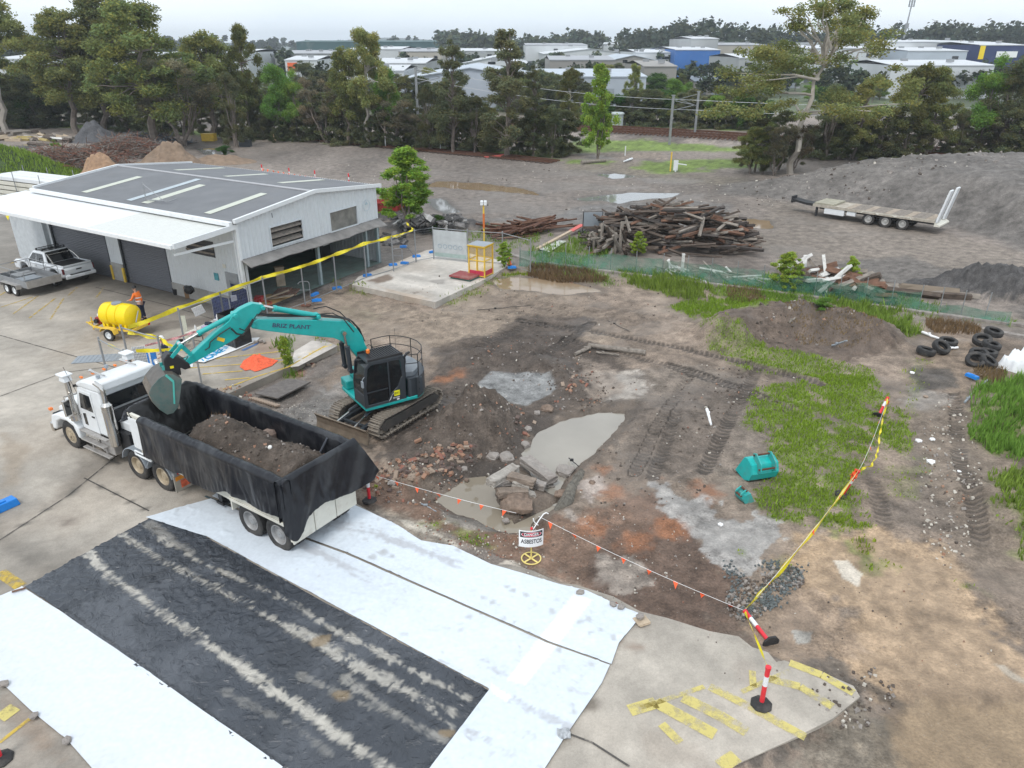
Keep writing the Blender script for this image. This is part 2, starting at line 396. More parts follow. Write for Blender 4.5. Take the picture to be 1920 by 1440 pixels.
bark=M('bark',(.2,.165,.14),.95,var=.35,scale=3,bump=.5)
bark_white=M('bark_white',(.42,.38,.33),.9,var=.35,scale=1.2,dirt=.3,dirtcol=(.2,.16,.13))
leaf_gum=M_leaf('leaf_gum',(.22,.24,.09),trans=.45);leaf_dark=M_leaf('leaf_dark',(.15,.165,.088),trans=.45);leaf_lime=M_leaf('leaf_lime',(.3,.42,.075),.1,.45);leaf_bright=M_leaf('leaf_bright',(.2,.31,.07),.15,.45)
leaf_deep=M_leaf('leaf_deep',(.07,.14,.035),.1);leaf_grey=M_leaf('leaf_grey',(.19,.175,.12),trans=.45);leaf_far=M_leaf('leaf_far',(.065,.085,.055),.25,.1)
grass_m=M_leaf('grass_blade',(.24,.33,.045),.1,.35);grass_dk=M_leaf('grass_tall',(.2,.31,.06),.1,.35);dry_m=M_leaf('dry_stalk',(.22,.15,.09),.1,.2)

# GROUND
def POLY(*p): return PW(p)
pit1=POLY((1120,752),(1190,752),(1155,800),(1112,842),(1065,880),(1050,915),(1010,900),(980,860),(968,830),(1000,790),(1060,765))
pit2=POLY((870,868),(935,862),(935,905),(955,945),(1000,930),(1060,905),(1070,925),(1010,960),(1000,985),(940,978),(880,958),(830,935),(795,920))
site=POLY((415,745),(632,649),(560,625),(480,585),(560,545),(660,530),(815,567),(955,500),(1100,510),(1300,540),(1500,560),(1700,600),(2050,660),(2300,900),(2300,1700),(1000,1700),(1030,1440),(1380,1440),(1610,1305),(1440,1230),(1200,1150),(1000,1075),(830,1000),(650,930),(480,850))
shallow=[
 (POLY((925,520),(960,515),(1040,519),(1095,530),(1130,541),(1060,546),(1000,540),(940,535)),1,.0),
 (POLY((800,372),(830,370),(862,395),(835,400),(812,388)),0,0),(POLY((1080,372),(1120,366),(1180,360),(1275,361),(1262,368),(1190,374),(1160,380),(1130,374),(1100,375)),0,0),
 (POLY((1288,392),(1340,389),(1368,404),(1330,408)),0,0),(POLY((1385,405),(1440,412),(1450,428),(1400,425)),1,0),
 (POLY((820,338),(900,342),(980,352),(1020,366),(940,358),(850,352),(800,348)),1,0),(POLY((1115,325),(1160,324),(1190,330),(1150,334)),0,0),
 (POLY((368,278),(395,276),(432,280),(428,288),(385,289)),0,0),(POLY((20,272),(60,268),(80,272),(50,279)),0,0),
 (POLY((1690,1330),(1760,1312),(1920,1318),(2100,1330),(2100,1440),(1900,1460),(1720,1440),(1690,1390)),1,-.02),
]
right_mound=[at(1360,632),at(1430,600),at(1500,598),at(1560,612),at(1620,628)]
ridge_poly=POLY((1325,365),(1430,374),(1500,385),(1600,398),(1750,425),(1850,452),(2000,500),(2600,560),(2600,310),(1900,322),(1700,328),(1560,331),(1430,336),(1345,345))
tread_lines=[([(975,592),(1100,612),(1250,645),(1400,676),(1540,718)],.5,1.0),([(1010,665),(1110,600)],.5,.9),([(880,655),(985,600)],.55,.9),
 ([(1060,628),(1200,665),(1330,705),(1480,760)],.5,.7),([(1420,690),(1370,780),(1320,880)],.5,.8),([(1300,690),(1230,800),(1190,880)],.45,.35),
 ([(1270,770),(1225,890)],.45,.6),([(1790,740),(1800,860),(1840,1010)],.5,.7),([(1640,900),(1660,980)],.5,.5),([(850,730),(790,770),(730,815)],.6,.4),
 ([(900,540),(1100,590),(1230,600)],.45,.3),([(1000,500),(1160,575),(1300,600)],.45,.3),([(1560,470),(1750,500),(1900,520)],.5,.25),([(1530,500),(1750,540)],.5,.2)]
tread_lines=[([tuple(at(x,y))[:2] for x,y in p],wd,s) for p,wd,s in tread_lines]
bumps=[
 ((905,790),1.9,1.6,1.45,20),((850,815),1.9,1.3,.8,0),((790,850),1.6,.9,.35,0),((1000,668),1.8,.8,.35,-20),((880,660),2.0,.9,.35,10),((1080,715),1.0,1.2,.35,40),((760,880),2.6,.7,.3,-35),((950,640),2.6,.7,.2,-15),
 ((1050,690),.6,1.2,.3,0),((1250,780),3,2,.12,0),((1880,545),3.5,2.2,1.3,0),((1790,535),3.0,1.0,.5,-10),((1900,960),1.6,2.6,.5,10),((1890,770),1.5,2.2,.6,0),((830,425),5.0,1.6,.8,-10),((740,408),3.0,1.5,.5,0),((1030,625),1.5,.5,.12,0)]
bumps=[((at(*c).x,at(*c).y),a,b,h,R(an)) for c,a,b,h,an in bumps]
kerbline=PW([(425,741),(632,649)])
E1=at(441,417,4.85);EX=hat(62);EY=hat(148.4);SHED_L=18.3;SHED_W=11.5
def S(u,v,z): return Vector((E1.x+u*EX.x+v*EY.x,E1.y+u*EX.y+v*EY.y,z))
yard_poly=PW([(417,744),(632,649),(598,634),(560,627),(500,616),(474,590)])+[tuple(S(-.05,.3,0))[:2],tuple(S(-.05,22.2,0))[:2],tuple(S(14,23.0,0))[:2],(-60,70),(-60,5),(2,5)]+PW([(1000,1665),(1250,1505),(1370,1440),(1480,1390),(1560,1350),(1612,1308),(1600,1288),(1540,1262),(1470,1240),(1455,1243),(1440,1225),(1410,1215),(1385,1195),(1330,1185),(1250,1160),(1200,1148),(1150,1120),(1080,1098),(1050,1095),(1000,1072),(955,1060),(900,1060),(860,1035),(790,1015),(720,975),(655,938),(560,880)])
slab2=PW([(660,535),(672,520),(716,503),(745,492),(800,470),(822,468),(880,476),(950,492),(953,499),(905,527),(862,546),(816,568)])
def HZ(X,Y,under=False):
 X=np.asarray(X,float);Y=np.asarray(Y,float)
 dist=np.hypot(X,Y)
 z=.03*fbm(X*.35,Y*.35,3)*ss(dist,60,20)+.05*fbm(X*.12,Y*.12,4)
 s=poly_sd(X,Y,site)
 inside=ss(s,0,.25)
 nz=fbm(X*.8,Y*.8,11)*.16+fbm(X*2.6,Y*2.6,12)*.09
 smooth_r=ss(X-.0*Y,6.5,10)*ss(Y,26,20)
 z=z*(1-inside)+inside*(-.1-.18*ss(Y,18,24)*ss(X,8,2)+nz*(1-.8*smooth_r))
 z=z-.32*ss(s,-.6,-.05)*(1-inside)*ss(Y,18,20)*ss(X,1,0)*ss(Y,45,40)
 for (cx,cy),a,b,h,an in bumps:
  dx,dy=X-cx,Y-cy;u=(dx*math.cos(an)+dy*math.sin(an))/a;v=(-dx*math.sin(an)+dy*math.cos(an))/b
  q=np.sqrt(u*u+v*v)+fbm(X*1.4,Y*1.4,21)*.35
  z=z+h*ss(q,1.25,.1)*(1+.5*fbm(X*3,Y*3,22))
 d,run,off=line_sd(X,Y,[tuple(p)[:2] for p in right_mound])
 z=z+1.0*ss(d+fbm(X*1.1,Y*1.1,31)*1.1,2.3,.2)*(1+.35*fbm(X*2.5,Y*2.5,32))
 sr=poly_sd(X,Y,ridge_poly)+fbm(X*.25,Y*.25,41)*1.6
 z=z+(1.1+2.2*ss(X,20,42))*ss(sr,0,8)*(1+.2*fbm(X*.5,Y*.5,42))+.3*fbm(X*1.5,Y*1.5,43)*ss(sr,0,2)
 for P_ in (pit1,pit2):
  q=poly_sd(X,Y,P_)+fbm(X*1.6,Y*1.6,51)*.28
  z=np.where(q>-.6,np.minimum(z,-.3-.35*ss(q,-.1,.5)+(1-ss(q,-.6,-.02))*.25+.15*ss(-q,.3,.6)),z)
 for P_,c,lv in shallow:
  q=poly_sd(X,Y,P_)+fbm(X*.9,Y*.9,52)*.5
  z=np.where(q>-1.2,z*(1-ss(q,-1.2,-.2))+ss(q,-1.2,-.2)*(-.05-.09*ss(q,-.3,.35)+lv-(.1 if P_ is shallow[0][0] else 0)+.03*fbm(X*2,Y*2,53)),z)
 for pts,wd,st in tread_lines:
  d,run,off=line_sd(X,Y,pts);m=ss(d,wd*.55,wd*.42)*(.55+.45*ss(fbm(run*.5,run*0,61),-.2,.2))
  z=z-st*m*.035+st*.05*np.exp(-((d-wd*.62)/.1)**2)
 d,run,off=line_sd(X,Y,RAILBED);z=z+.5*ss(d,6.5,4.2)
 for P_,top in ((yard_poly,.03),(slab2,.04)):
  q=poly_sd(X,Y,P_)
  z=np.where(q>0,np.minimum(z,0)-.2*ss(q,.0,.25),np.minimum(z,.0+.6*np.abs(q))) if under else np.where(q>0,top,z)
 return z
RAILBED=[tuple(at(600,226))[:2],tuple(at(1000,240))[:2],tuple(at(1370,262))[:2],tuple(at(1800,296))[:2],tuple(at(2300,335))[:2]]
RAILBED=[(x-0,y) for x,y in RAILBED]
def hz(x,y): return float(HZ(np.array([float(x)]),np.array([float(y)]))[0])
def gat(x,y,up=0.0):
 """photo point -> point on the modelled ground"""
 p=at(x,y)
 for _ in range(5): p=at(x,y,hz(p.x,p.y)+up*0)
 return Vector((p.x,p.y,p.z+up))
grass_polys=[
 (POLY((1395,745),(1470,715),(1560,700),(1640,700),(1705,790),(1695,840),(1630,870),(1600,900),(1640,985),(1560,985),(1470,975),(1420,940),(1450,880),(1455,830),(1410,800)),1.0,.11),
 (POLY((1300,612),(1400,640),(1500,660),(1640,690),(1600,720),(1450,705),(1340,660)),.75,.12),(POLY((1255,570),(1330,556),(1440,560),(1440,600),(1345,600),(1300,592)),1.0,.16),
 (POLY((1150,508),(1230,512),(1320,522),(1330,560),(1270,556),(1180,535)),.9,.4),(POLY((1540,556),(1620,570),(1715,600),(1720,632),(1660,622),(1580,596)),1.0,.45),
 (POLY((1440,512),(1530,550),(1480,566),(1360,560),(1310,540),(1380,532)),.8,.22),(POLY((1010,495),(1150,512),(1160,532),(1060,520),(1000,510)),.55,.3),
 (POLY((1840,735),(1920,690),(2050,690),(2050,850),(1880,860),(1812,815)),1.0,.38),(POLY((1848,880),(1920,862),(2050,870),(2050,1060),(1910,1040),(1870,980)),1.0,.32),
 (POLY((1560,962),(1640,968),(1625,992),(1570,990)),1.0,.14),(POLY((1612,990),(1628,990),(1625,1035),(1610,1030)),.9,.12),
 (POLY((1655,1045),(1700,1055),(1705,1068),(1660,1060)),.6,.08),(POLY((1630,1052),(1645,1055),(1640,1066),(1628,1062)),.6,.08),(POLY((1790,1080),(1830,1088),(1830,1100),(1800,1098)),.6,.08),(POLY((1815,1090),(1850,1098),(1848,1105)),.5,.08),
 (POLY((860,998),(905,1008),(918,1020),(890,1020)),.8,.08),(POLY((800,965),(830,970),(828,985),(805,982)),.4,.07),(POLY((590,640),(640,632),(640,648),(590,648)),.3,.1),
 (POLY((535,618),(600,632),(615,640),(560,634)),.9,.14),(POLY((515,640),(545,640),(555,690),(570,705),(540,712),(525,680)),.8,.35),(POLY((625,520),(690,538),(690,548),(630,535)),.4,.15),
 (POLY((820,560),(960,500),(975,510),(840,570)),.45,.14),(POLY((940,500),(1000,505),(1000,512),(950,510)),.8,.2),(POLY((640,560),(720,575),(700,600),(640,580)),.1,.06),
 (POLY((1460,1232),(1500,1240),(1540,1258),(1490,1250)),.5,.07),(POLY((1700,420),(1760,520),(1720,510)),.0,.1),
 (POLY((1600,545),(1720,560),(1790,585),(1780,605),(1640,575)),.5,.25),(POLY((1780,590),(1920,600),(1920,615),(1800,605)),.25,.25),
 (POLY((1400,540),(1560,556),(1560,575),(1420,560)),.7,.25),(POLY((850,440),(1000,420),(1040,440),(960,470),(880,455)),.35,.2),(POLY((990,470),(1100,440),(1160,470),(1100,500),(1000,500)),.55,.35),
 (POLY((1380,1020),(1400,1018),(1400,1040),(1385,1036)),.5,.07),(POLY((1450,1045),(1490,1050),(1480,1062),(1455,1060)),.4,.07),(POLY((610,595),(680,600),(660,612),(620,608)),.1,.08),
 (POLY((690,900),(720,896),(720,920),(690,925)),.5,.07),(POLY((1690,690),(1740,660),(1730,780),(1700,780)),.25,.1),(POLY((1640,840),(1740,860),(1700,940),(1640,900)),.3,.09),
]
silt_poly=POLY((1520,1020),(1640,1000),(1780,1040),(1850,1130),(1920,1240),(2100,1440),(1720,1640),(1680,1330),(1600,1240),(1620,1150),(1500,1080))
far_grass=[POLY((1065,264),(1200,263),(1370,276),(1400,284),(1280,284),(1200,284),(1120,288),(1060,288)),POLY((1250,300),(1400,296),(1450,304),(1430,318),(1330,316),(1260,314)),POLY((-200,226),(0,236),(200,243),(420,256),(640,270),(860,284),(1050,300),(1060,290),(860,275),(640,262),(420,248),(200,236),(0,228),(-200,218)),POLY((1090,222),(1400,238),(1400,246),(1090,234)),POLY((1200,300),(1300,305),(1330,322),(1240,326),(1180,315)),POLY((1060,296),(1150,302),(1140,308),(1060,306))]
def GRASS(X,Y):
 g=np.zeros(X.shape)
 for P_,dn,h in grass_polys:
  sd=poly_sd(X,Y,P_);n=fbm(X*1.1,Y*1.1,71)*.9+fbm(X*4,Y*4,72)*.5
  g=np.maximum(g,dn*ss(sd+n*1.3,-.2,.4)*ss(fbm(X*2.1,Y*2.1,73)+.7*fbm(X*.8,Y*.8,74),-.26-.2*dn,.02))
 for pts,wd,st in tread_lines:
  d,run,off=line_sd(X,Y,pts);g=g*(1-min(1,st*1.1)*ss(d,wd*.7,wd*.4))
 return g
regions=[
 (POLY((620,535),(800,575),(960,510),(1100,560),(1200,620),(1100,640),(960,620),(880,640),(780,640),(640,600)),(.27,.215,.165),.8,1.0,.75),
 (POLY((480,640),(640,655),(600,700),(640,790),(560,850),(400,770)),(.16,.14,.125),.5,.8,.8),(POLY((520,770),(640,700),(660,740),(600,800)),(.22,.205,.19),.4,.6,.7),
 (POLY((880,545),(1130,560),(1260,600),(1180,625),(1000,590)),(.2,.155,.12),.6,1.0,.7),
 (POLY((820,640),(1000,600),(1120,640),(1200,690),(1160,745),(1060,760),(990,800),(960,880),(800,890),(700,860),(720,810),(800,740),(810,690)),(.1,.08,.066),.5,.9,.95),
 (POLY((985,580),(1110,590),(1080,660),(1000,680),(900,665),(870,650)),(.09,.072,.06),.3,.5,.85),
 (POLY((1080,690),(1300,680),(1500,740),(1400,900),(1230,900),(1150,830),(1190,750),(1120,740)),(.2,.165,.135),.6,.9,.9),
 (POLY((1130,690),(1210,690),(1210,735),(1140,740)),(.36,.32,.28),.3,.6,.85),(POLY((1085,660),(1150,680),(1170,730),(1110,740)),(.25,.2,.16),.3,.5,.7),
 (POLY((1190,760),(1400,690),(1420,720),(1300,900),(1180,890)),(.135,.108,.088),.5,1.0,.7),
 (POLY((1240,900),(1400,880),(1480,980),(1460,1060),(1380,1130),(1300,1100),(1230,1000)),(.24,.19,.15),.5,.8,.7),
 (POLY((920,686),(1030,690),(1045,720),(985,750),(915,738),(895,712)),(.25,.25,.245),.12,.12,.95),
 (POLY((700,870),(900,960),(1100,960),(1240,900),(1400,1100),(1300,1200),(1000,1060),(800,980),(700,930)),(.19,.12,.085),.5,.9,.85),
 (POLY((1150,1000),(1300,980),(1400,1130),(1400,1220),(1180,1130),(1060,1060)),(.115,.08,.062),.5,.9,.8),
 (POLY((1085,895),(1130,885),(1140,905),(1110,935),(1090,925)),(.36,.3,.26),.12,.3,1),(POLY((1060,945),(1120,985),(1100,985),(1060,965)),(.33,.28,.24),.1,.2,1),
 (POLY((1110,1030),(1160,1040),(1190,1035),(1220,1090),(1170,1105),(1120,1080)),(.27,.23,.195),.25,.4,.9),
 (POLY((1215,898),(1255,900),(1290,930),(1310,920),(1345,935),(1350,960),(1400,975),(1415,950),(1455,965),(1480,1005),(1430,1025),(1415,1070),(1370,1068),(1315,1045),(1310,1010),(1275,985),(1240,950)),(.33,.31,.29),.1,.45,.97),
 (POLY((820,940),(900,960),(950,985),(880,985),(830,965)),(.27,.25,.22),.2,.3,.8),(POLY((700,945),(790,975),(845,1005),(850,1028),(800,1010),(740,980)),(.3,.26,.21),.2,.3,.7),
 (POLY((740,965),(800,990),(865,1030),(830,1010),(760,985)),(.5,.45,.38),.08,.2,1),(POLY((905,1070),(960,1045),(1000,1075),(1050,1100),(1000,1080)),(.5,.44,.37),.06,.15,1),
 (POLY((1500,1010),(1640,990),(1780,1030),(1850,1130),(1920,1240),(2000,1440),(1700,1700),(1650,1320),(1600,1280),(1560,1230),(1600,1150),(1450,1080)),(.385,.275,.18),.7,.9,.95),
 (POLY((1380,1110),(1440,1080),(1560,1120),(1600,1200),(1560,1260),(1470,1230),(1400,1180)),(.27,.2,.145),.4,.6,.8),
 (POLY((1470,1250),(1560,1230),(1660,1290),(1750,1330),(1900,1350),(1700,1360),(1640,1300),(1610,1320),(1400,1440),(1320,1500),(1280,1440)),(.09,.08,.07),.3,.6,.75),
 (POLY((1600,1300),(1500,1440),(1640,1500),(1720,1440),(1690,1360)),(.19,.165,.13),.5,.6,.8),
 (POLY((1390,1150),(1410,1130),(1440,1090),(1490,1060),(1500,1070),(1430,1120),(1400,1160)),(.06,.065,.065),.15,.5,.9),
 (POLY((1565,1047),(1590,1045),(1617,1070),(1612,1095),(1580,1080)),(.62,.55,.46),.04,.08,1),(POLY((1865,1238),(1885,1240),(1925,1275),(1900,1268)),(.45,.38,.3),.06,.1,1),
 (POLY((1490,1175),(1525,1178),(1520,1198),(1498,1197)),(.3,.28,.25),.05,.1,1),
 (POLY((1730,640),(1850,640),(1860,700),(1800,740),(1740,700)),(.25,.19,.14),.5,.5,.8),(POLY((1700,720),(1790,740),(1760,780),(1700,760)),(.28,.25,.22),.3,.5,.8),
 (POLY((1700,680),(1780,690),(1800,720),(1720,730)),(.07,.065,.06),.3,.4,.8),(POLY((1690,760),(1860,760),(1900,1100),(1820,1060),(1720,900)),(.2,.16,.125),.6,.8,.8),(POLY((1640,960),(1700,930),(1720,900),(1700,790),(1740,900),(1820,1000),(1700,980)),(.15,.125,.105),.4,.6,.6),
 (POLY((1350,640),(1340,600),(1450,565),(1560,575),(1700,640),(1600,670),(1450,660)),(.125,.094,.074),.4,.8,.9),
 (POLY((1440,370),(1600,400),(1900,470),(2100,560),(1700,560),(1500,500),(1420,470)),(.2,.17,.14),1.5,3,.6),(POLY((600,270),(1000,300),(1300,330),(1400,400),(1000,420),(700,400),(500,300)),(.19,.165,.145),3,5,.55),
 (POLY((860,410),(1060,400),(1080,380),(1400,380),(1330,420),(1040,430)),(.15,.145,.14),1.5,3,.6),(POLY((1180,320),(1400,335),(1380,350),(1150,330)),(.19,.165,.13),1,2,.6),
 (POLY((1440,505),(1780,560),(1820,520),(1700,480)),(.12,.115,.11),.8,1.5,.6),(POLY((1060,300),(1250,308),(1250,330),(1060,318)),(.2,.17,.13),1,1,.6),
 (POLY((1680,1325),(1760,1312),(1920,1316),(2100,1330),(2100,1500),(1900,1500),(1720,1450),(1690,1390)),(.47,.34,.215),.5,.4,.95),
 (POLY((1120,285),(1240,285),(1250,298),(1110,296)),(.26,.21,.17),.6,1,.8),
]
rust_spots=PW([(1190,1010),(1130,870),(1260,985),(1150,915),(1000,1000),(560,690),(830,700),(860,690),(1110,985),(1330,915)])
def GCOL(X,Y):
 n=len(X);dist=np.hypot(X,Y)
 base=np.tile(np.array([.215,.182,.157]),(n,1))
 a=fbm(X*.22,Y*.08,81)[:,None];base=base*(1+1.1*a)
 s=poly_sd(X,Y,site)+fbm(X*1.5,Y*1.5,82)*.4
 dirt=np.array([.24,.188,.147])*(1+.9*fbm(X*.5,Y*.5,83)[:,None]+.5*fbm(X*2.2,Y*2.2,84)[:,None])
 k=ss(s,-.1,.2)[:,None];c=base*(1-k)+dirt*k
 wet=np.zeros(n)
 nz1=fbm(X*1.3,Y*1.3,85);nz2=fbm(X*4.5,Y*4.5,86,2);nzf=fbm(X*.3,Y*.3,87)
 fine=(nz1+.85*nz2)
 for P_,col,soft,en,st in regions:
  sd=poly_sd(X,Y,P_)+(fine*en if en<1.5 else nzf*en*1.3)
  k=(ss(sd,-soft*.55,soft*.4)*st)[:,None]
  q_=.35 if col[0]>.4 else 1;cc=np.array(col)*(1+q_*(.55*nz2[:,None]+.35*nz1[:,None]));c=c*(1-k)+cc*k
 for x,y in rust_spots:
  d=np.hypot(X-x,Y-y);k=(ss(d+fine*.5,.7,.1)*.6)[:,None];c=c*(1-k)+np.array([.36,.15,.07])*k
 for pts,wd,st in tread_lines:
  d,run,off=line_sd(X,Y,pts);m=ss(d+nz2*.15,wd*.6,wd*.4)*st*.42
  c=c*(1-m[:,None])+np.array([.085,.07,.06])*(1+.6*nz1[:,None])*m[:,None]
 sr=poly_sd(X,Y,ridge_poly)+nzf*1.5;k=ss(sr,-.5,1.5)[:,None]
 c=c*(1-k)+np.array([.165,.15,.137])*(1+.5*nz1[:,None]+.6*nzf[:,None])*k
 for idx in (10,11,14,15):
  (cx,cy),aa,bb,h,an=bumps[idx];q=np.hypot((X-cx)/aa,(Y-cy)/bb)+fine*.3;k=ss(q,1.2,.8)[:,None]
  c=c*(1-k)+np.array([.085,.08,.078])*(1+.8*nz2[:,None])*k
 for P_ in [pit1,pit2]+[q[0] for q in shallow]:
  sd=poly_sd(X,Y,P_)+fine*.3;k=ss(sd,-.7,-.05)*.45;c=c*(1-k[:,None]*.8);wet=np.maximum(wet,k)
 wet=np.maximum(wet,.55*ss(fbm(X*.45,Y*.45,91),.05,.22)*ss(s,0,.5));wet=np.maximum(wet,.5*ss(fbm(X*.12,Y*.2,95),.08,.2)*ss(-s,0,2));sl_=poly_sd(X,Y,silt_poly);wet=np.maximum(wet,.6*ss(sl_+nz1*1.5,-.2,1.2))
 g=GRASS(X,Y)
 m=dist<60
 c=c*(1-.8*g[:,None])+np.array([.15,.195,.05])*(1+.9*nz1[:,None]+.6*nz2[:,None])*.8*g[:,None]
 for P_ in far_grass:
  sd=poly_sd(X,Y,P_)+nzf*3+nz1;k=ss(sd,-.5,1.0)[:,None]
  c=c*(1-k)+np.array([.16,.22,.055])*(1+.9*nz1[:,None]+.6*nzf[:,None])*k
 d,run,off=line_sd(X,Y,RAILBED);k=ss(d+nz1,5.5,4.5)[:,None];c=c*(1-k)+np.array([.12,.105,.095])*k
 k=ss(Y+.0*X,150,175)[:,None];c=c*(1-k)+np.array([.09,.11,.06])*(1+1.2*fbm(X*.04,Y*.04,93)[:,None])*k
 return np.hstack([np.clip(c,.01,.9),(1-wet)[:,None]])
M_ground('ground_mat',.9,tread=True,speck=.3,var=.42,bump=.8);tick('a')
NR,NC=600,800
dl=np.linspace(R(61),R(.22),NR);ys=CAM_H/np.tan(dl);us=np.linspace(-1.12,1.12,NC)
GX=(us[None,:]*(ys[:,None]+5)).ravel();GY=np.repeat(ys,NC)-0.0
GZ=HZ(GX,GY,True);tick('hz')
HZ_full=HZ;GT=GZ.copy()
for P_,top in ((yard_poly,.03),(slab2,.04)): GT=np.where(poly_sd(GX,GY,P_)>0,top,GT)
GT=GT.reshape(NR,NC)
def HZ(X,Y):
 X=np.asarray(X,float);Y=np.maximum(np.asarray(Y,float),7.3);f=np.interp(np.degrees(np.arctan(CAM_H/Y)),np.degrees(dl[::-1]),np.arange(NR)[::-1]);u=np.clip((X/(Y+5)+1.12)/2.24*(NC-1),0,NC-1.001);f=np.clip(f,0,NR-1.001)
 i=f.astype(int);j=u.astype(int);a=f-i;b=u-j
 return (GT[i,j]*(1-b)+GT[i,j+1]*b)*(1-a)+(GT[i+1,j]*(1-b)+GT[i+1,j+1]*b)*a
ii=np.arange(NR*NC).reshape(NR,NC)
F_=np.stack([ii[:-1,:-1],ii[:-1,1:],ii[1:,1:],ii[1:,:-1]],-1).reshape(-1,4)
ground=np_mesh('ground',np.stack([GX,GY,GZ-.0],1),F_,MATS['ground_mat'],col=GCOL(GX,GY),smooth=True);struct(ground)
mb=MB();mb.b2((-400,-300,-.6),(400,7.2,-.12));o=mb.build('ground_behind',M('dirt_plain',(.2,.16,.12),.95,var=.3,scale=.5));struct(o)
TR=np.zeros((NR*NC,4),np.float32);TR[:,3]=1
for pts,wd,st in tread_lines:
 d,run,off=line_sd(GX,GY,pts);off2=np.where(d<3,off,0);m=ss(d,wd*.56,wd*.48)*min(1,st*1.2)*ss(fbm(GX*.9,GY*.9,66),-.35,-.05);w_=m>TR[:,1];TR[:,0]=np.where((d<1.2)&((TR[:,1]<.02)|w_),run+np.abs(off2)*.35,TR[:,0]);TR[:,1]=np.where(w_,m,TR[:,1])
set_col(ground.data,TR,'Trk')
tick('gcol')
# ---- water
def water(name,poly,z,col,rough,label):
 m=M(name+'_mat_%d' % int(col[0]*1000),col,rough,var=.12,scale=.5,spec=.5)
 cx=sum(p[0] for p in poly)/len(poly);cy=sum(p[1] for p in poly)/len(poly)
 q=[]
 for x,y in poly:
  d=math.hypot(x-cx,y-cy);k=(d+.45)/d;q.append((cx+(x-cx)*k,cy+(y-cy)*k,z))
 b=MB();b.add(q,[tuple(range(len(q)))]);o=b.build(name,m);struct(o);return o
water('puddle',pit1,-.45,(.3,.275,.235),.04,'');water('puddle',pit2,-.46,(.25,.215,.165),.04,'')
for i,(P_,c,lv) in enumerate(shallow[:-1]):
 z=-.085+lv-(.1 if i==0 else 0)
 water('puddle',P_,z,(.27,.195,.125) if c==1 else (.2,.2,.195),.16 if i==9 else .05,'')
tick('water')
# ---- concrete yard, slabs
def conc_col(base=(.35,.315,.27),seed=100,stain=.5,marks=(),joints=(),blot=()):
 def f(X,Y):
  n=len(X);c=np.tile(np.array(base),(n,1))
  a=fbm(X*.25,Y*.25,seed);b=fbm(X*1.1,Y*1.1,seed+1);d=fbm(X*5,Y*5,seed+2)
  th=R(147);u=X*math.cos(th)+Y*math.sin(th);v=-X*math.sin(th)+Y*math.cos(th)
  sw=fbm(u*.12,v*.9,seed+3)
  c=c*(1+stain*(1.2*a+.9*b+.4*d+1.2*sw))[:,None]
  warm=ss(fbm(X*.3+9,Y*.3,seed+4),-.05,.25)[:,None];c=c*(1-warm*.35)+np.array([.33,.27,.21])*warm*.35
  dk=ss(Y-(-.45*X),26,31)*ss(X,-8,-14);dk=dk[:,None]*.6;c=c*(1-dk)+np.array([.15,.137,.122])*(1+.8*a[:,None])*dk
  for P_,col,st in blot:
   k=(ss(poly_sd(X,Y,P_)+b*.5+d*.15,-.1,.15)*st)[:,None];c=c*(1-k)+np.array(col)*k
  for pts,wd,col,st in marks:
   dd,run,off=line_sd(X,Y,pts);wear=ss(fbm(X*2.2,Y*2.2,seed+6)+.3*fbm(X*9,Y*9,seed+7),-.3+(1-st)*.35,-.05+(1-st)*.35)
   k=(ss(dd,wd*.5+.02,wd*.5-.02)*wear*st)[:,None];c=c*(1-k)+np.array(col)*k
  for pts in joints:
   dd,run,off=line_sd(X,Y,pts);k=(ss(dd+d*.02,.05,.015)*.8)[:,None];c=c*(1-k)+np.array([.08,.075,.065])*k
  return np.hstack([np.clip(c,.02,.9),np.ones((n,1))])
 return f
M_ground('concrete_mat',.75,fine=22,speck=.12,bump=.25,var=.13)
YEL=(.62,.43,.06);PYEL=(.66,.56,.18)
def L_(*p): return PW(p)
marks=[(L_((540,672),(480,677)),.09,YEL,.8),(L_((530,660),(405,674)),.09,YEL,.8),(L_((460,684),(350,692)),.09,YEL,.85),(L_((455,697),(380,703)),.09,YEL,.9),(L_((468,710),(422,714)),.09,YEL,.9),
         (L_((610,650),(540,690),(480,708),(408,736)),.1,YEL,.95),(L_((520,682),(540,676)),.09,YEL,.9),
         (L_((0,578),(62,558)),.1,YEL,.6),(L_((25,590),(72,556)),.1,YEL,.6),(L_((55,598),(105,560)),.1,YEL,.6),(L_((120,560),(95,600)),.1,YEL,.35),(L_((145,540),(128,556)),.1,YEL,.4),(L_((195,540),(180,560)),.1,YEL,.3),
         (L_((0,555),(12,548)),.1,YEL,.7),(L_((20,495),(60,480)),.1,YEL,.5),(L_((0,400),(40,395)),.1,YEL,.4),
         (L_((0,1075),(40,1102)),.3,YEL,.7),(L_((0,1395),(60,1348)),.09,YEL,.9),(L_((0,1350),(30,1328)),.35,PYEL,.6)]
blots=[(POLY((255,625),(300,605),(430,590),(440,600),(380,612),(270,628)),(.12,.1,.085),.6),(POLY((150,860),(230,860),(130,930),(100,950)),(.13,.11,.09),.5),(POLY((116,972),(142,976),(140,984),(120,986)),(.14,.11,.09),.6),
         (POLY((0,800),(60,850),(50,900),(0,930)),(.26,.2,.14),.5),(POLY((420,660),(600,640),(560,700),(430,740)),(.21,.18,.15),.45),(POLY((480,640),(530,640),(520,665),(480,662)),(.28,.17,.12),.5),
         (POLY((0,1300),(60,1340),(160,1440),(120,1460),(0,1330)),(.22,.15,.1),.5)]
joints=[L_((0,1015),(130,930),(225,852)),L_((158,898),(280,960)),L_((0,630),(250,700)),L_((0,745),(120,700),(200,690)),L_((180,540),(320,575),(400,600))]
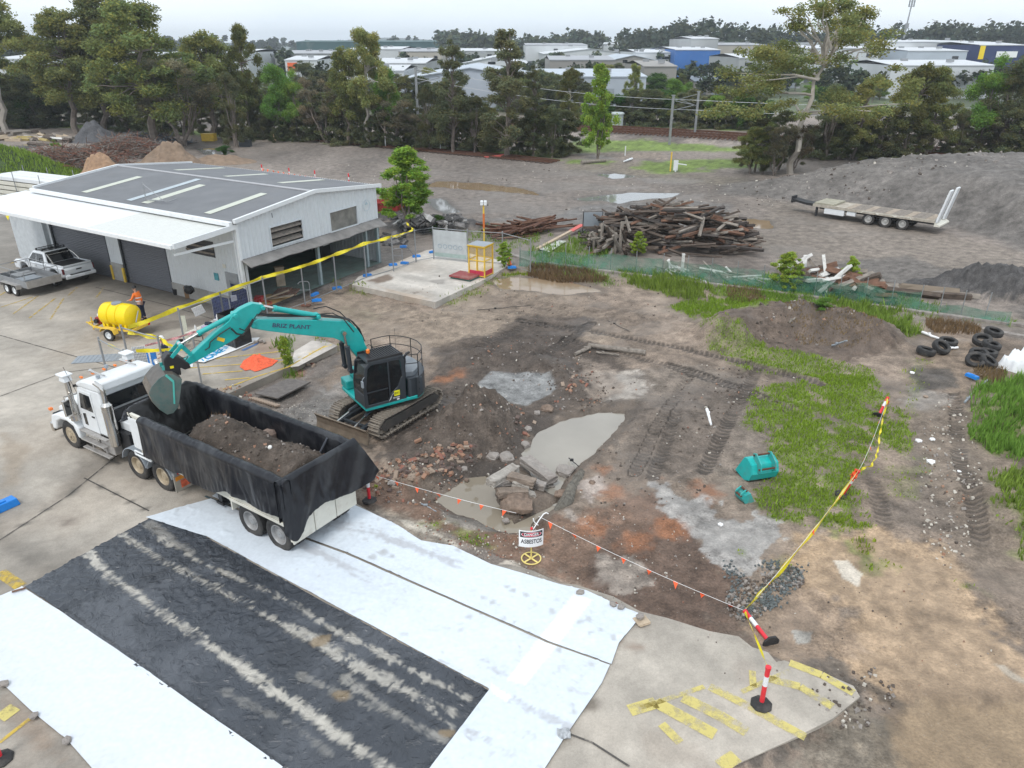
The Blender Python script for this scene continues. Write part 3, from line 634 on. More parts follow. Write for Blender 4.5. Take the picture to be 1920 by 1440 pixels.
marks_r=[(L_((1480,1245),(1540,1268),(1600,1302)),.22,PYEL,.85),(L_((1440,1275),(1500,1290),(1560,1328)),.22,PYEL,.55),(L_((1330,1290),(1400,1325),(1510,1385)),.22,PYEL,.5),(L_((1280,1310),(1350,1345),(1400,1375)),.28,PYEL,.6),
           (L_((1180,1335),(1230,1320),(1340,1380)),.3,PYEL,.85),(L_((1240,1360),(1275,1395)),.2,PYEL,.8),(L_((1390,1300),(1480,1260)),.12,PYEL,.4),(L_((1350,1440),(1380,1420)),.3,PYEL,.8),(L_((1200,1330),(1320,1290)),.12,PYEL,.6),(L_((1410,1260),(1412,1290)),.15,PYEL,.6)]
joints.append(L_((1065,1378),(1110,1395),(1180,1440)))
blots += [(POLY((1095,1325),(1115,1312),(1120,1320),(1105,1332)),(.1,.08,.06),.8),(POLY((1165,1210),(1200,1215),(1190,1222),(1165,1220)),(.2,.13,.09),.7),(POLY((1200,1350),(1300,1400),(1330,1440),(1200,1440)),(.25,.2,.16),.35),(POLY((1370,1230),(1430,1230),(1420,1290),(1380,1280)),(.3,.25,.21),.4)]
def yz(X,Y): return .012*fbm(X*.3,Y*.3,120)
yard=grid_poly('concrete_yard',yard_poly,.16,.03,MATS['concrete_mat'],thick=.4,fz=yz,fcol=conc_col(joints=joints[:2],blot=blots),grade=True);struct(yard)
o=grid_poly('concrete_slab',slab2,.16,.04,MATS['concrete_mat'],thick=.45,fz=yz,fcol=conc_col((.55,.51,.46),140,.35,blot=[(POLY((690,528),(728,515),(735,525),(705,535)),(.13,.08,.05),.8),(POLY((800,528),(838,524),(830,534)),(.25,.23,.21),.7),(POLY((770,550),(790,545),(792,550),(775,553)),(.1,.07,.05),.8),(POLY((700,535),(800,560),(820,565),(760,560)),(.4,.3,.22),.5),(POLY((690,490),(800,468),(800,476),(700,510)),(.42,.33,.25),.4)]));struct(o)
lslab=PW([(552,660),(585,640),(622,645),(632,650),(560,688),(545,690)])
o=grid_poly('concrete_slab',lslab,.12,.046,MATS['concrete_mat'],thick=.02,fz=yz,fcol=conc_col((.48,.44,.4),150,.5,marks=[(L_((560,672),(620,648)),.09,YEL,.8)]));struct(o)
def kerb(pts,w=.22,h=.16):
 b=MB();P3=[gat(x,y) for x,y in pts]
 for p,q in zip(P3[:-1],P3[1:]): b.beam(p+Vector((0,0,h/2-.03)),q+Vector((0,0,h/2-.03)),w,h)
 o=b.build('kerb',concrete_m,bevel=.02);struct(o);return o
kerb([(955,478),(1000,492),(1150,512),(1330,534),(1520,558),(1720,586),(1920,612),(2050,628)],.3)
kerb([(1838,618),(1890,628),(1990,646)],.3)
def M_worn(name,col,wear):
 m=bpy.data.materials.new(name);m.use_nodes=True;n=m.node_tree;N=n.nodes;L=n.links;b=N['Principled BSDF'];b.inputs['Base Color'].default_value=(*col,1);b.inputs['Roughness'].default_value=.75
 g=N.new('ShaderNodeNewGeometry');q=N.new('ShaderNodeTexNoise');q.inputs['Scale'].default_value=3.5;q.inputs['Detail'].default_value=9;q.inputs['Roughness'].default_value=.72;L.new(g.outputs['Position'],q.inputs[0]);r=N.new('ShaderNodeMapRange');r.inputs[1].default_value=wear-.12;r.inputs[2].default_value=wear+.1;r.inputs[3].default_value=0;r.inputs[4].default_value=.78;L.new(q.outputs[0],r.inputs[0]);L.new(r.outputs[0],b.inputs['Alpha']);return m
for pts,wd,col,st in marks+marks_r+[(j,.05,(.06,.055,.05),.9) for j in joints]:
 k=MB();V3=[Vector((x,y,.046)) for x,y in pts]
 for p,q in zip(V3[:-1],V3[1:]):
  d=(q-p).normalized();o_=Vector((-d.y,d.x,0))*wd/2;k.add([p-o_,q-o_,q+o_,p+o_],[(0,1,2,3)])
 kk_='worn_%d_%d' % (int(col[1]*100),int(st*10))
 if kk_ not in MATS: MATS[kk_]=M_worn(kk_,col,.6-.2*st)
 o=k.build('painted_line' if col[0]>.1 else 'concrete_joint',MATS[kk_]);struct(o)
tick('02')

# PLASTIC SHEETS on the yard
def M_sheet(name,rough,crease,scale,spec=.5):
 m=bpy.data.materials.new(name);m.use_nodes=True;n=m.node_tree;N=n.nodes;L=n.links;b=N['Principled BSDF']
 g=N.new('ShaderNodeNewGeometry');a=N.new('ShaderNodeAttribute');a.attribute_name='Col'
 mp=N.new('ShaderNodeMapping');mp.inputs['Rotation'].default_value=(0,0,R(33));L.new(g.outputs['Position'],mp.inputs[0])
 q=N.new('ShaderNodeTexNoise');q.inputs['Scale'].default_value=scale;q.inputs['Detail'].default_value=6;q.inputs['Distortion'].default_value=1.6;L.new(mp.outputs[0],q.inputs[0])
 v=N.new('ShaderNodeTexVoronoi');v.feature='DISTANCE_TO_EDGE';v.inputs['Scale'].default_value=scale*.8;L.new(q.outputs['Color'],v.inputs[0])
 q3=N.new('ShaderNodeTexNoise');q3.inputs['Scale'].default_value=1.1;q3.inputs['Detail'].default_value=4;q3.inputs['Distortion'].default_value=2.5;L.new(mp.outputs[0],q3.inputs[0])
 r=N.new('ShaderNodeMath');r.operation='ADD';L.new(v.outputs['Distance'],r.inputs[0]);L.new(q.outputs[0],r.inputs[1])
 bp=N.new('ShaderNodeBump');bp.inputs['Strength'].default_value=crease;bp.inputs['Distance'].default_value=.1;L.new(r.outputs[0],bp.inputs['Height'])
 L.new(bp.outputs[0],b.inputs['Normal'])
 q2=N.new('ShaderNodeTexNoise');q2.inputs['Scale'].default_value=9;q2.inputs['Detail'].default_value=7;L.new(g.outputs['Position'],q2.inputs[0])
 mr=N.new('ShaderNodeMapRange');mr.inputs[1].default_value=.3;mr.inputs[2].default_value=.7;mr.inputs[3].default_value=.94;mr.inputs[4].default_value=1.05;L.new(q2.outputs[0],mr.inputs[0])
 mul=N.new('ShaderNodeMix');mul.data_type='RGBA';mul.blend_type='MULTIPLY';mul.inputs[0].default_value=1;L.new(a.outputs['Color'],mul.inputs[6]);L.new(mr.outputs[0],mul.inputs[7])
 L.new(mul.outputs[2],b.inputs['Base Color']);b.inputs['Roughness'].default_value=rough;b.inputs['Specular IOR Level'].default_value=spec
 MATS[name]=m;return m
M_sheet('white_sheet',.5,.05,1.6);M_sheet('black_sheet',.24,.55,2.4,.6);M_sheet('liner_black',.3,.22,1.1,.35)
def wr_white(X,Y): r1=fbm(X*.7+fbm(X*.5,Y*.5,204)*2,Y*.7,203);return .02+.02*fbm(X*1.2,Y*1.2,201)+.008*fbm(X*5,Y*5,202)+np.maximum(0,.03-np.abs(r1))*.7
def wr_black(X,Y):
 th=R(147);u=X*math.cos(th)+Y*math.sin(th);v=-X*math.sin(th)+Y*math.cos(th)
 r1=fbm(X*2.2+fbm(X*1.1,Y*1.1,212)*2,Y*2.2,211);ridge=np.maximum(0,.06-np.abs(r1))*.8
 return .012+ridge+.02*fbm(u*1.5,v*4,213)
def dust(tracks,X,Y,seed,wob=.3):
 k=np.zeros(X.shape)
 for pts,wd,st in tracks:
  d,run,off=line_sd(X,Y,pts);n1=fbm(X*3.1,Y*3.1,seed);n2=fbm(run*.6,off*6,seed+1);n3=fbm(run*12,off*1.5,seed+2)
  n4=fbm(X*9,Y*9,seed+5);k=np.maximum(k,st*ss(d+n1*wob*.55+n3*.2+n4*.16,wd*.46,wd*.2)*ss(n2+n1*.6+n4*.5,-.3,.12))
 return k
bt=[(L_((165,1040),(200,1075),(300,1150),(430,1240),(560,1330),(700,1425),(820,1500)),.34,1.0),(L_((225,1005),(300,1050),(420,1115),(560,1190),(700,1270),(860,1345)),.26,.85),(L_((300,1010),(380,1060),(520,1120),(640,1190),(780,1265),(880,1315)),.2,.75),
      (L_((640,1270),(720,1330),(830,1390)),.3,.5),(L_((560,1180),(760,1290),(850,1370)),.18,.7),(L_((280,985),(360,1040)),.5,.4),(L_((560,1270),(700,1330)),.25,.35),(L_((420,1300),(560,1370),(620,1420)),.2,.25)]
def black_col(X,Y):
 n=len(X);c=np.tile(np.array([.034,.039,.048]),(n,1))*(1+.7*fbm(X*.5,Y*.5,220)+.25*fbm(X*3,Y*3,221))[:,None]
 film=ss(fbm(X*.5,Y*.5,222)+.3*fbm(X*4,Y*4,223)+.1*ss(X,-2,-9),-.12,.25)[:,None]*.6;c=c*(1-film)+np.array([.095,.103,.118])*film
 k=dust(bt,X,Y,224)[:,None];c=c*(1-k)+np.array([.46,.43,.375])*(1+.5*fbm(X*6,Y*6,229)[:,None])*k*.9+.1*k*c
 for s_,p in enumerate([L_((130,1150),(400,1345),(620,1500)),L_((230,1010),(560,1200),(830,1370)),L_((70,1120),(300,1280),(500,1420))]):
  dd,run,off=line_sd(X,Y,p);k=ss(dd,.035,.01)[:,None]*.7;c=c*(1-k)+np.array([.015,.016,.02])*k
 for x,y,r in PW3([(605,1205,.3),(640,1310,.28),(840,1375,.2)]):
  k=ss(np.hypot(X-x,(Y-y)*1.5)+fbm(X*3,Y*3,240)*.3,r,r*.6)[:,None]*.8;c=c*(1-k)+np.array([.22,.16,.09])*k
 return np.hstack([c,np.ones((n,1))])
def PW3(l): return [(at(x,y).x,at(x,y).y,r) for x,y,r in l]
wt=[(L_((800,1235),(950,1310),(1100,1380),(1180,1420)),.22,.35),(L_((850,1360),(960,1420),(1060,1480)),.24,.4),(L_((440,960),(600,1040),(700,1090)),.5,.3),(L_((560,975),(700,1000),(860,1060)),.7,.35),(L_((900,1250),(1080,1330)),.2,.3),(L_((420,940),(520,990)),.9,.3),(L_((820,1290),(1000,1390)),.15,.25)]
foot=PW3([(950,1105,.1),(962,1112,.1),(985,1120,.12),(905,1125,.12),(1045,1130,.1),(1065,1140,.1),(1035,1150,.12),(1060,1165,.14),(1085,1172,.14),(1105,1165,.12),(925,1135,.12),(880,1160,.15),(1048,1225,.12),(1110,1250,.12),(1000,1265,.1),(1070,1300,.1),(1078,1340,.1),(1105,1190,.12),(900,1155,.1),(940,1165,.12),(965,1172,.1),(1125,1185,.1),(720,1040,.2),(735,1050,.15),(700,1050,.15),(860,1035,.12),(1150,1200,.1)])
def white_col(X,Y):
 n=len(X);c=np.tile(np.array([.61,.66,.71]),(n,1))*(1+.12*fbm(X*.6,Y*.6,250)+.05*fbm(X*6,Y*2,251))[:,None]
 th=R(147);u=X*math.cos(th)+Y*math.sin(th);v=-X*math.sin(th)+Y*math.cos(th)
 k=(ss(fbm(u*.3,v*2.5,252)+.4*fbm(X*3,Y*3,253),.04,.35)*.3)[:,None];c=c*(1-k)+np.array([.55,.58,.63])*k
 k=dust(wt,X,Y,254,.5)[:,None];k=np.minimum(1,k*1.7);c=c*(1-k)+np.array([.34,.33,.34])*k
 for x,y,r in foot:
  q=np.hypot(X-x,(Y-y))+fbm(X*7,Y*7,255)*.18;k=(ss(q,r,r*.3)*.5)[:,None];c=c*(1-k)+np.array([.3,.29,.28])*k
 sp=(ss(fbm(X*5,Y*5,256),.22,.34)*ss(fbm(X*.8,Y*.8,257),-.05,.2)*ss(-v,-40,-12)*.3)[:,None];c=c*(1-sp)+np.array([.33,.3,.28])*sp
 near=PW([(1075,1120),(1110,1130),(985,1290),(950,1280)]);k=(ss(poly_sd(X,Y,near),-.02,.02)*.6)[:,None];c=c*(1-k)+np.array([.84,.86,.88])*k
 k2=(ss(poly_sd(X,Y,PW([(920,1288),(940,1300),(958,1312),(950,1320),(925,1305)])),-.02,.02)*.8)[:,None];c=c*(1-k2)+np.array([.86,.87,.88])*k2
 return np.hstack([np.clip(c,.05,.88),np.ones((n,1))])
def white_clean(X,Y):
 c=white_col(X,Y);c[:,:3]=np.maximum(c[:,:3],np.array([.63,.665,.7])*(1+.06*fbm(X*.8,Y*.8,260))[:,None]);d=ss(poly_sd(X,Y,PW([(-50,1200),(60,1330),(200,1440),(100,1500)])),-.9,.2)[:,None]*.12*(1+fbm(X*3,Y*3,261)[:,None]);c[:,:3]=c[:,:3]*(1-d)+.4*d;return c
def sheet(lbl,pts,z,mat,fz,fc,sp=.07,cat='plastic sheet',group=None):
 P_=PW(pts);Q=[]
 for i,p in enumerate(P_):
  a=Vector((*p,0));b=Vector((*P_[(i+1) % len(P_)],0));n=max(1,int((b-a).length/.9))
  for k in range(n):
   q=a.lerp(b,k/n)
   if k: q += Vector((rng.uniform(-.012,.012),rng.uniform(-.012,.012),0))
   Q.append((q.x,q.y))
 o=grid_poly('ground_sheet',Q,sp,z,MATS[mat],fz=fz,fcol=fc,thick=.015);tag(o,lbl,cat,group);return o
sheet('black plastic sheet laid on the yard, streaked with pale dusty wheel tracks',[(48,1103),(160,1040),(300,964),(390,1012),(560,1105),(918,1299),(880,1345),(810,1440),(770,1520),(600,1520),(525,1450),(250,1250),(118,1150)],.045,'black_sheet',wr_black,black_col,.06)
sheet('clean white plastic sheet along the lower left edge of the black sheet',[(43,1104),(118,1152),(250,1243),(400,1350),(528,1440),(640,1540),(300,1600),(170,1440),(128,1392),(58,1335),(0,1280),(-70,1220),(-70,1140),(0,1122)],.062,'white_sheet',wr_white,white_clean,.1)
sheet('white plastic sheet under the rear wheels of the tipper, joined to the black sheet',[(396,939),(541,1004),(650,1044),(760,1093),(900,1155),(1025,1210),(1143,1252),(1128,1285),(1110,1312),(1060,1385),(1025,1440),(970,1520),(755,1520),(810,1440),(918,1297),(560,1103),(390,1010),(275,974)],.07,'white_sheet',wr_white,white_col,.06)
sheet('smudged white plastic sheet along the dirt edge below the warning sign',[(425,916),(520,925),(655,946),(740,986),(790,1018),(850,1028),(920,1062),(990,1082),(1050,1100),(1100,1112),(1150,1135),(1203,1158),(1185,1180),(1160,1210),(1146,1250),(1027,1206),(902,1151),(762,1089),(652,1040),(543,1000),(399,934)],.07,'white_sheet',wr_white,white_col,.06)
b=MB();pts=[at(x,y,.066) for x,y in [(385,930),(541,1001),(650,1041),(760,1090),(900,1152),(1025,1207)]]
for p,q in zip(pts[:-1],pts[1:]): b.beam(p,q,.07,.01)
tag(b.build('seam_strip',M('seam_dark',(.06,.09,.1),.6)),'dark strip in the gap between the two upper white sheets','plastic strip')
def rock(seed,r=1.0,flat=.7,sub=2,rough=.35):
 bm=bmesh.new();bmesh.ops.create_icosphere(bm,subdivisions=sub,radius=1);rr=random.Random(seed);o=[rr.uniform(0,50) for _ in range(3)]
 from mathutils import noise as mn
 for v in bm.verts:
  n=mn.noise(v.co*1.2+Vector(o))*rough+mn.noise(v.co*3+Vector(o))*rough*.4;v.co *= (1+n);v.co.z *= flat;v.co *= r
  q=.28;v.co=Vector([math.copysign(min(abs(c),r*.82),c) for c in v.co])
 me=bpy.data.meshes.new('rock');bm.to_mesh(me);bm.free();return me
def put(me,name,mat,loc,rot=(0,0,0),sc=(1,1,1),parent=None):
 if mat is not None and not len(me.materials): me.materials.append(mat)
 o=bpy.data.objects.new(name,me);COL.objects.link(o);o.location=loc;o.rotation_euler=rot;o.scale=sc
 if parent is not None: o.parent=parent
 return o
chunk=[rock(i,.13,.6,1) for i in range(4)]
for c_ in chunk: c_.materials.append(concrete_m)
for i,(x,y,l) in enumerate([(8,1282,'small tan stone holding the white sheet at the left picture edge'),(63,1342,'grey stone on the clean white sheet edge beside the yellow line'),(125,1388,'grey lump on the lower edge of the clean white sheet, nearest the camera'),
  (1088,1110,'stone on the top edge of the smudged sheet near the tape cross'),(1165,1138,'grey stone pinning the smudged sheet a step from its right corner'),(1150,1133,'small grey stone on the top edge of the smudged sheet beside a larger one')]):
 tag(put(chunk[i % 4],'stone',None,at(x,y,.12),(0,0,i),(1,.8,.8)),l,'stone')
t=thing('weighted_board','square of plywood with a grey concrete lump on it at the sheet corner','board',at(1203,1163,.1),.4)
b=MB();b.box((0,0,0),(.34,.3,.02));b.box((.01,-.02,-.022),(.3,.3,.015));b.build('board',timber_pale,t)
tag(put(chunk[1],'concrete_lump',None,at(1200,1155,.22),(0,0,.5),(1.2,.9,.9)),'grey concrete lump on the plywood square at the sheet corner','concrete lump')
b=MB();b.box((0,0,0),(.3,.06,.02),Matrix.Rotation(.5,3,'Z'));o=b.build('timber_offcut',timber_red);o.location=at(35,1106,.12);tag(o,'reddish timber offcut at the top corner of the clean white sheet','timber offcut')
tag(put(rock(77,.17,.35,2,.6),'plastic_bag',M('film_grey',(.5,.52,.54),.15,var=.4,scale=14,bump=1),at(1057,1375,.11)),'crumpled clear plastic bag on the right edge of the white sheet','plastic bag')
tick('03')

# VEHICLES
def wheel(parent,x,y,z,Rr,w_,rim,side=1,dish=-1,name='wheel'):
 """tyre with its rim as a sub-part; side = +1 when the outer face looks to +y"""
 b=MB();h=w_/2
 b.lathe([(Rr*.6,-h*.8),(Rr*.68,-h*.95),(Rr*.9,-h),(Rr*.985,-h*.8),(Rr,-h*.4),(Rr,h*.4),(Rr*.985,h*.8),(Rr*.9,h),(Rr*.68,h*.95),(Rr*.6,h*.8),(Rr*.58,0)],(0,0,0),'y',28,cap=False)
 vs,fs=[],[];n=36
 for k in range(n):
  a=2*math.pi*k/n
  for s_ in (-.5,.5):
   c=Vector((math.cos(a+s_*.04)*Rr*1.003,s_*h*.8,math.sin(a+s_*.04)*Rr*1.003));b.box(c,(Rr*.02,h*.65,Rr*.11),Matrix.Rotation(-a-s_*.04,3,'Y'))
 t=b.build(name,rubber,parent,smooth=True);t.location=(x,y,z)
 r=MB();s=side
 if dish<0: prof=[(Rr*.6,s*h*.82),(Rr*.56,s*h*.86),(Rr*.53,s*h*.7),(Rr*.5,s*h*.1),(Rr*.3,s*h*-.05),(Rr*.27,s*h*.35),(Rr*.2,s*h*.45),(Rr*.19,s*h*.6),(.01,s*h*.62)]
 else: prof=[(Rr*.6,s*h*.82),(Rr*.55,s*h*.86),(Rr*.5,s*h*.75),(Rr*.34,s*h*.95),(Rr*.26,s*h*1.0),(Rr*.17,s*h*1.0),(Rr*.15,s*h*1.3),(.01,s*h*1.32)]
 r.lathe(prof,(0,0,0),'y',28,cap=False);r.lathe([(Rr*.6,-s*h*.5),(.02,-s*h*.4)],(0,0,0),'y',20,cap=False)
 for k in range(10):
  a=2*math.pi*k/10;q=prof[4][1] if dish<0 else prof[3][1];r.lathe([(Rr*.03,q),(Rr*.03,q+s*.03)],(math.cos(a)*Rr*.4*(1 if dish<0 else .9),0,math.sin(a)*Rr*.4*(1 if dish<0 else .9)),'y',6)
 r.build('rim',rim,t,smooth=True);return t

# prime mover
TH=148.0;tf,tl=hat(TH),hat(TH+90);near=at(140,840)
truck=thing('prime_mover','white prime mover truck with tall chrome exhaust stacks, hitched to the tipper','truck',near-tl*1.16,R(TH))
for s in (1,-1):
 wheel(truck,0,s*1.03,.52,.52,.3,rim_tan,s,1)
 for x in (-3.87,-5.2):
  wheel(truck,x,s*1.03,.52,.52,.3,rim_tan,s);wheel(truck,x,s*.7,.52,.52,.28,rim_steel,s)
b=MB()
for s in (1,-1): b.b2((1.0,s*.35,.7),(-5.9,s*.45,.97))
for x in (-.9,-2.4,-4.5,-5.8): b.b2((x,-.4,.74),(x+.15,.4,.93))
b.b2((-5.3,-.5,.97),(-4.0,.5,1.08));b.lathe([(.5,1.08),(.52,1.14),(.1,1.15)],(-4.6,0,0),'z',20)
for x in (-3.87,-5.2): b.tube([(x,-1.1,.52),(x,1.1,.52)],.09,8);b.lathe([(.05,-.2),(.22,-.15),(.22,.15),(.05,.2)],(x,0,.52),'y',12)
b.tube([(0,-1.0,.5),(0,1.0,.5)],.07,8)
b.b2((-2.6,-.85,.55),(-3.2,.85,1.3));b.b2((-3.2,-.75,.95),(-5.7,.75,1.0))
b.build('chassis',black,truck,bevel=.01)
b=MB()
prof=[(.98,.75),(1.02,1.15),(.95,1.5),(.6,1.62),(-.72,1.86),(-.72,.75)]
b.prism(prof,-.62,.62)
b.build('bonnet',white_paint,truck,bevel=.06,smooth=True)
b=MB()
for s in (1,-1):
 out_=[(-.78,.62),(-.74,1.02),(-.55,1.2),(0,1.27),(.55,1.24),(.9,1.1),(1.03,.85),(1.02,.55),(.88,.52),(.74,.62),(.62,.92),(.3,1.08),(-.1,1.12),(-.45,1.02),(-.63,.62)]
 b.prism(out_,s*.6,s*1.22)
 b.prism([(-.78,1.0),(-.6,1.22),(.0,1.29),(.55,1.26),(.95,1.1),(.95,1.3),(.5,1.48),(-.2,1.56),(-.78,1.6)],s*.6,s*.9)
b.build('fender',white_paint,truck,bevel=.05,smooth=True)
b=MB();b.b2((1.02,-.5,.85),(1.06,.5,1.5));b.build('grille',chrome,truck)
for s in (1,-1):
 b=MB();b.b2((.98,s*.75,.86),(1.05,s*1.1,1.1));b.build('headlight',glass_dark,truck,bevel=.02)
b=MB();b.b2((1.08,-1.2,.35),(1.25,1.2,.72));b.build('bumper',chrome,truck,bevel=.04)
for s in (1,-1):
 b=MB();b.b2((.82,s*1.12,1.28),(.95,s*1.24,1.38));b.build('indicator',orange_lamp,truck,bevel=.02)
b=MB()
cabp=[(-.7,1.0),(-.7,1.85),(-.98,2.62),(-2.28,2.7),(-2.32,1.0)]
b.prism(cabp,-1.02,1.02);b.build('cab',white_paint,truck,bevel=.06,smooth=True)
b=MB();b.prism([(-.93,2.6),(-1.0,2.76),(-1.5,2.96),(-2.35,3.0),(-2.4,2.66)],-1.04,1.04);b.build('roof',white_paint,truck,bevel=.08,smooth=True)
b=MB();b.prism([(-.78,2.52),(-.8,2.62),(-1.08,2.72),(-1.08,2.62)],-1.04,1.04);b.build('sun_visor',glass_dark,truck,bevel=.01)
b=MB();b.beam((-.715,0,1.93),(-.95,0,2.52),1.85,.03);b.build('windscreen',glass_dark,truck)
b=MB();b.b2((-2.33,-.85,2.02),(-2.36,.85,2.52));b.build('rear_window',glass_dark,truck,bevel=.02)
b=MB();b.b2((-2.34,-.95,1.05),(-2.5,.95,1.95));b.build('rear_panel',black,truck,bevel=.02)
for s in (1,-1):
 d_=MB();d_.prism([(-.82,1.02),(-.82,1.78),(-1.05,2.52),(-1.78,2.52),(-1.8,1.02)],s*1.02,s*1.045);dr=d_.build('door',white_paint,truck,bevel=.015)
 b=MB();b.prism([(-.98,1.82),(-1.14,2.42),(-1.7,2.42),(-1.72,1.82)],s*1.046,s*1.055);b.build('window',glass_dark,dr)
 b=MB();b.prism([(-1.02,1.2),(-1.02,1.62),(-1.2,1.66),(-1.2,1.2)],s*1.046,s*1.052);b.build('lower_window',glass_dark,dr)
 b=MB();b.b2((-1.6,s*1.05,1.62),(-1.74,s*1.08,1.66));b.build('handle',black,dr)
 b=MB();b.tube([(-.95,s*.82,.72),(-1.75,s*.82,.72)],.3,16);b.tube([(-1.05,s*.82,.72),(-1.1,s*.82,.72)],.31,16);b.tube([(-1.6,s*.82,.72),(-1.65,s*.82,.72)],.31,16);b.build('fuel_tank',chrome,truck,smooth=True)
 b=MB();b.b2((-1.8,s*.5,.42),(-2.55,s*1.1,1.0));b.build('battery_box',alu,truck,bevel=.03)
 b=MB();b.b2((-.78,s*1.0,.95),(-2.35,s*1.2,1.0));b.b2((-.95,s*1.12,.7),(-2.3,s*1.3,.75));b.b2((-.95,s*1.15,.38),(-2.5,s*1.3,.43));b.b2((-1.3,s*1.0,.4),(-1.35,s*1.15,.72));b.b2((-2.1,s*1.0,.4),(-2.15,s*1.15,.72));b.build('step',alu,truck,bevel=.01)
 b=MB();sx=-2.62
 b.tube([(sx,s*1.02,.85),(sx,s*1.02,2.32)],.175,20);b.tube([(sx,s*1.02,1.25),(sx,s*1.02,1.31)],.185,20);b.tube([(sx,s*1.02,2.1),(sx,s*1.02,2.16)],.185,20)
 b.tube([(sx,s*1.02,2.32),(sx,s*1.02,2.42)],[.175,.1],20);b.tube([(sx,s*1.02,2.4),(sx,s*1.02,2.85),(sx+.06,s*1.04,2.98),(sx+.25,s*1.1,3.1)],.075,12)
 b.build('exhaust_stack',chrome,truck,smooth=True)
 b=MB();b.tube([(-.62,s*1.12,1.3),(-.62,s*1.12,1.75),(-.66,s*1.12,2.0),(-.66,s*1.12,2.75)],[.17,.17,.09,.09],14);b.build('air_intake',chrome,truck,smooth=True)
 b=MB();b.box((-.63,s*1.12,2.86),(.34,.3,.2),taper=(.8,.8));b.box((-.6,s*1.12,2.99),(.44,.36,.06));b.build('intake_cap',white_paint,truck,bevel=.02)
 b=MB();b.b2((-.78,s*1.3,1.62),(-.88,s*1.52,2.2));b.tube([(-.9,s*1.0,2.3),(-.82,s*1.42,2.32),(-.82,s*1.42,2.2)],.018,6);b.tube([(-.9,s*1.0,1.55),(-.82,s*1.42,1.52),(-.82,s*1.42,1.62)],.018,6);mr_=b.build('mirror',chrome,truck,bevel=.02)
 b=MB();b.b2((-.885,s*1.32,1.66),(-.89,s*1.5,2.16));b.build('mirror_glass',glass_dark,mr_)
 for cx in (-3.87,-5.2):
  b=MB();pts_o=[(cx+.66*math.cos(a),.52+.66*math.sin(a)) for a in [R(k) for k in range(12,176,12)]];pts_i=[(cx+.63*math.cos(a),.52+.63*math.sin(a)) for a in [R(k) for k in range(12,176,12)]]
  b.prism(pts_o+pts_i[::-1],s*.5,s*1.25);b.build('wheel_guard',greyplastic,truck,bevel=.01,smooth=True)
 b=MB();b.b2((-5.93,s*.55,.22),(-5.96,s*1.25,.82));mf=b.build('mud_flap',M('flap_grey',(.36,.33,.28),.7,dirt=.3),truck)
 b=MB();b.b2((-5.965,s*.62,.62),(-5.975,s*1.2,.76));b.build('orange_stripe',M('flap_orange',(.75,.27,.02),.6),mf)
 b=MB();b.b2((-5.965,s*.72,.32),(-5.975,s*1.05,.58));b.build('red_emblem',M('flap_red',(.65,.13,.06),.6,var=.5,scale=9),mf)
 b=MB();b.b2((-5.9,s*.5,.84),(-6.02,s*1.25,.94));lb=b.build('tail_light_bar',galv,truck)
 for k in range(3):
  b=MB();b.b2((-6.02,s*(.6+.2*k),.855),(-6.04,s*(.74+.2*k),.925));b.build('tail_light',[red_lamp,orange_lamp,red_lamp][k],lb)
for k in range(5):
 b=MB();y=-.8+.4*k;b.box((-1.02,y,2.86),(.12,.08,.07));b.build('roof_marker_light',orange_lamp,truck,bevel=.02)
for s in (1,-1):
 b=MB();b.tube([(-2.05,s*.55,3.07),(-1.45,s*.55,3.05),(-1.2,s*.55,3.05)],[.025,.035,.07],10);b.build('air_horn',chrome,truck,smooth=True)
b=MB();b.tube([(-.9,1.0,2.3),(-.75,1.15,3.3)],.008,5);b.build('aerial',black,truck)
b=MB();b.lathe([(.07,3.0),(.06,3.1),(.01,3.11)],(-1.3,.05,0),'z',12);b.lathe([(.07,3.02),(.06,3.1)],(-1.9,.7,0),'z',10);b.build('roof_dome',greyplastic,truck)
b=MB();b.b2((-2.55,-.7,1.3),(-3.1,.7,1.62));b.build('toolbox',white_paint,truck,bevel=.03)
b=MB()
for k in range(3): b.tube([(-2.9,-.2+.2*k,1.5),(-3.3,-.25+.2*k,1.15),(-3.9,-.1+.1*k,1.25)],.02,6)
b.build('air_hose',hose_m,truck)

# tipping trailer
TT=146.3;gf,gl=hat(TT),hat(TT+90)
A_=at(527,900,2.6);B_=at(654,827,2.6);org=(A_+B_)/2;org.z=0
TLN=7.15
trailer=thing('tipper_trailer','white tandem axle tipper trailer, body lined with black plastic','trailer',org,R(TT))
def Tp(x,y,z): return org+gf*x+gl*y+Vector((0,0,z))
for s in (1,-1):
 for x in (.62,1.82):
  wheel(trailer,x,s*1.03,.52,.52,.28,M('rim_grey',(.33,.33,.33),.5,.3,dirt=.3),s);wheel(trailer,x,s*.7,.52,.52,.28,rim_steel,s)
HB=1.22;RIM=2.58
b=MB()
b.prism([(0,1.1),(TLN-.35,1.1),(TLN,1.75),(TLN,RIM),(TLN-.03,RIM),(TLN-.03,1.75),(TLN-.37,1.14),(0,1.14)],-HB,HB)
for s in (1,-1):
 b.prism([(0,.98),(TLN-.4,1.1),(TLN,1.75),(TLN,RIM-.02),(0,RIM-.02)],s*HB,s*(HB-.04))
 b.b2((0,s*(HB+.03),RIM-.1),(TLN,s*(HB-.06),RIM))
b.build('tipper_body',cream_paint,trailer,bevel=.012)
b=MB()
for i in range(3):
 b.b2((-.05,-HB+.0+i*(2*HB/3)+.012,.5),(-.1,-HB+(i+1)*(2*HB/3)-.012,1.95))
tg=b.build('tailgate',cream_paint,trailer,bevel=.02)
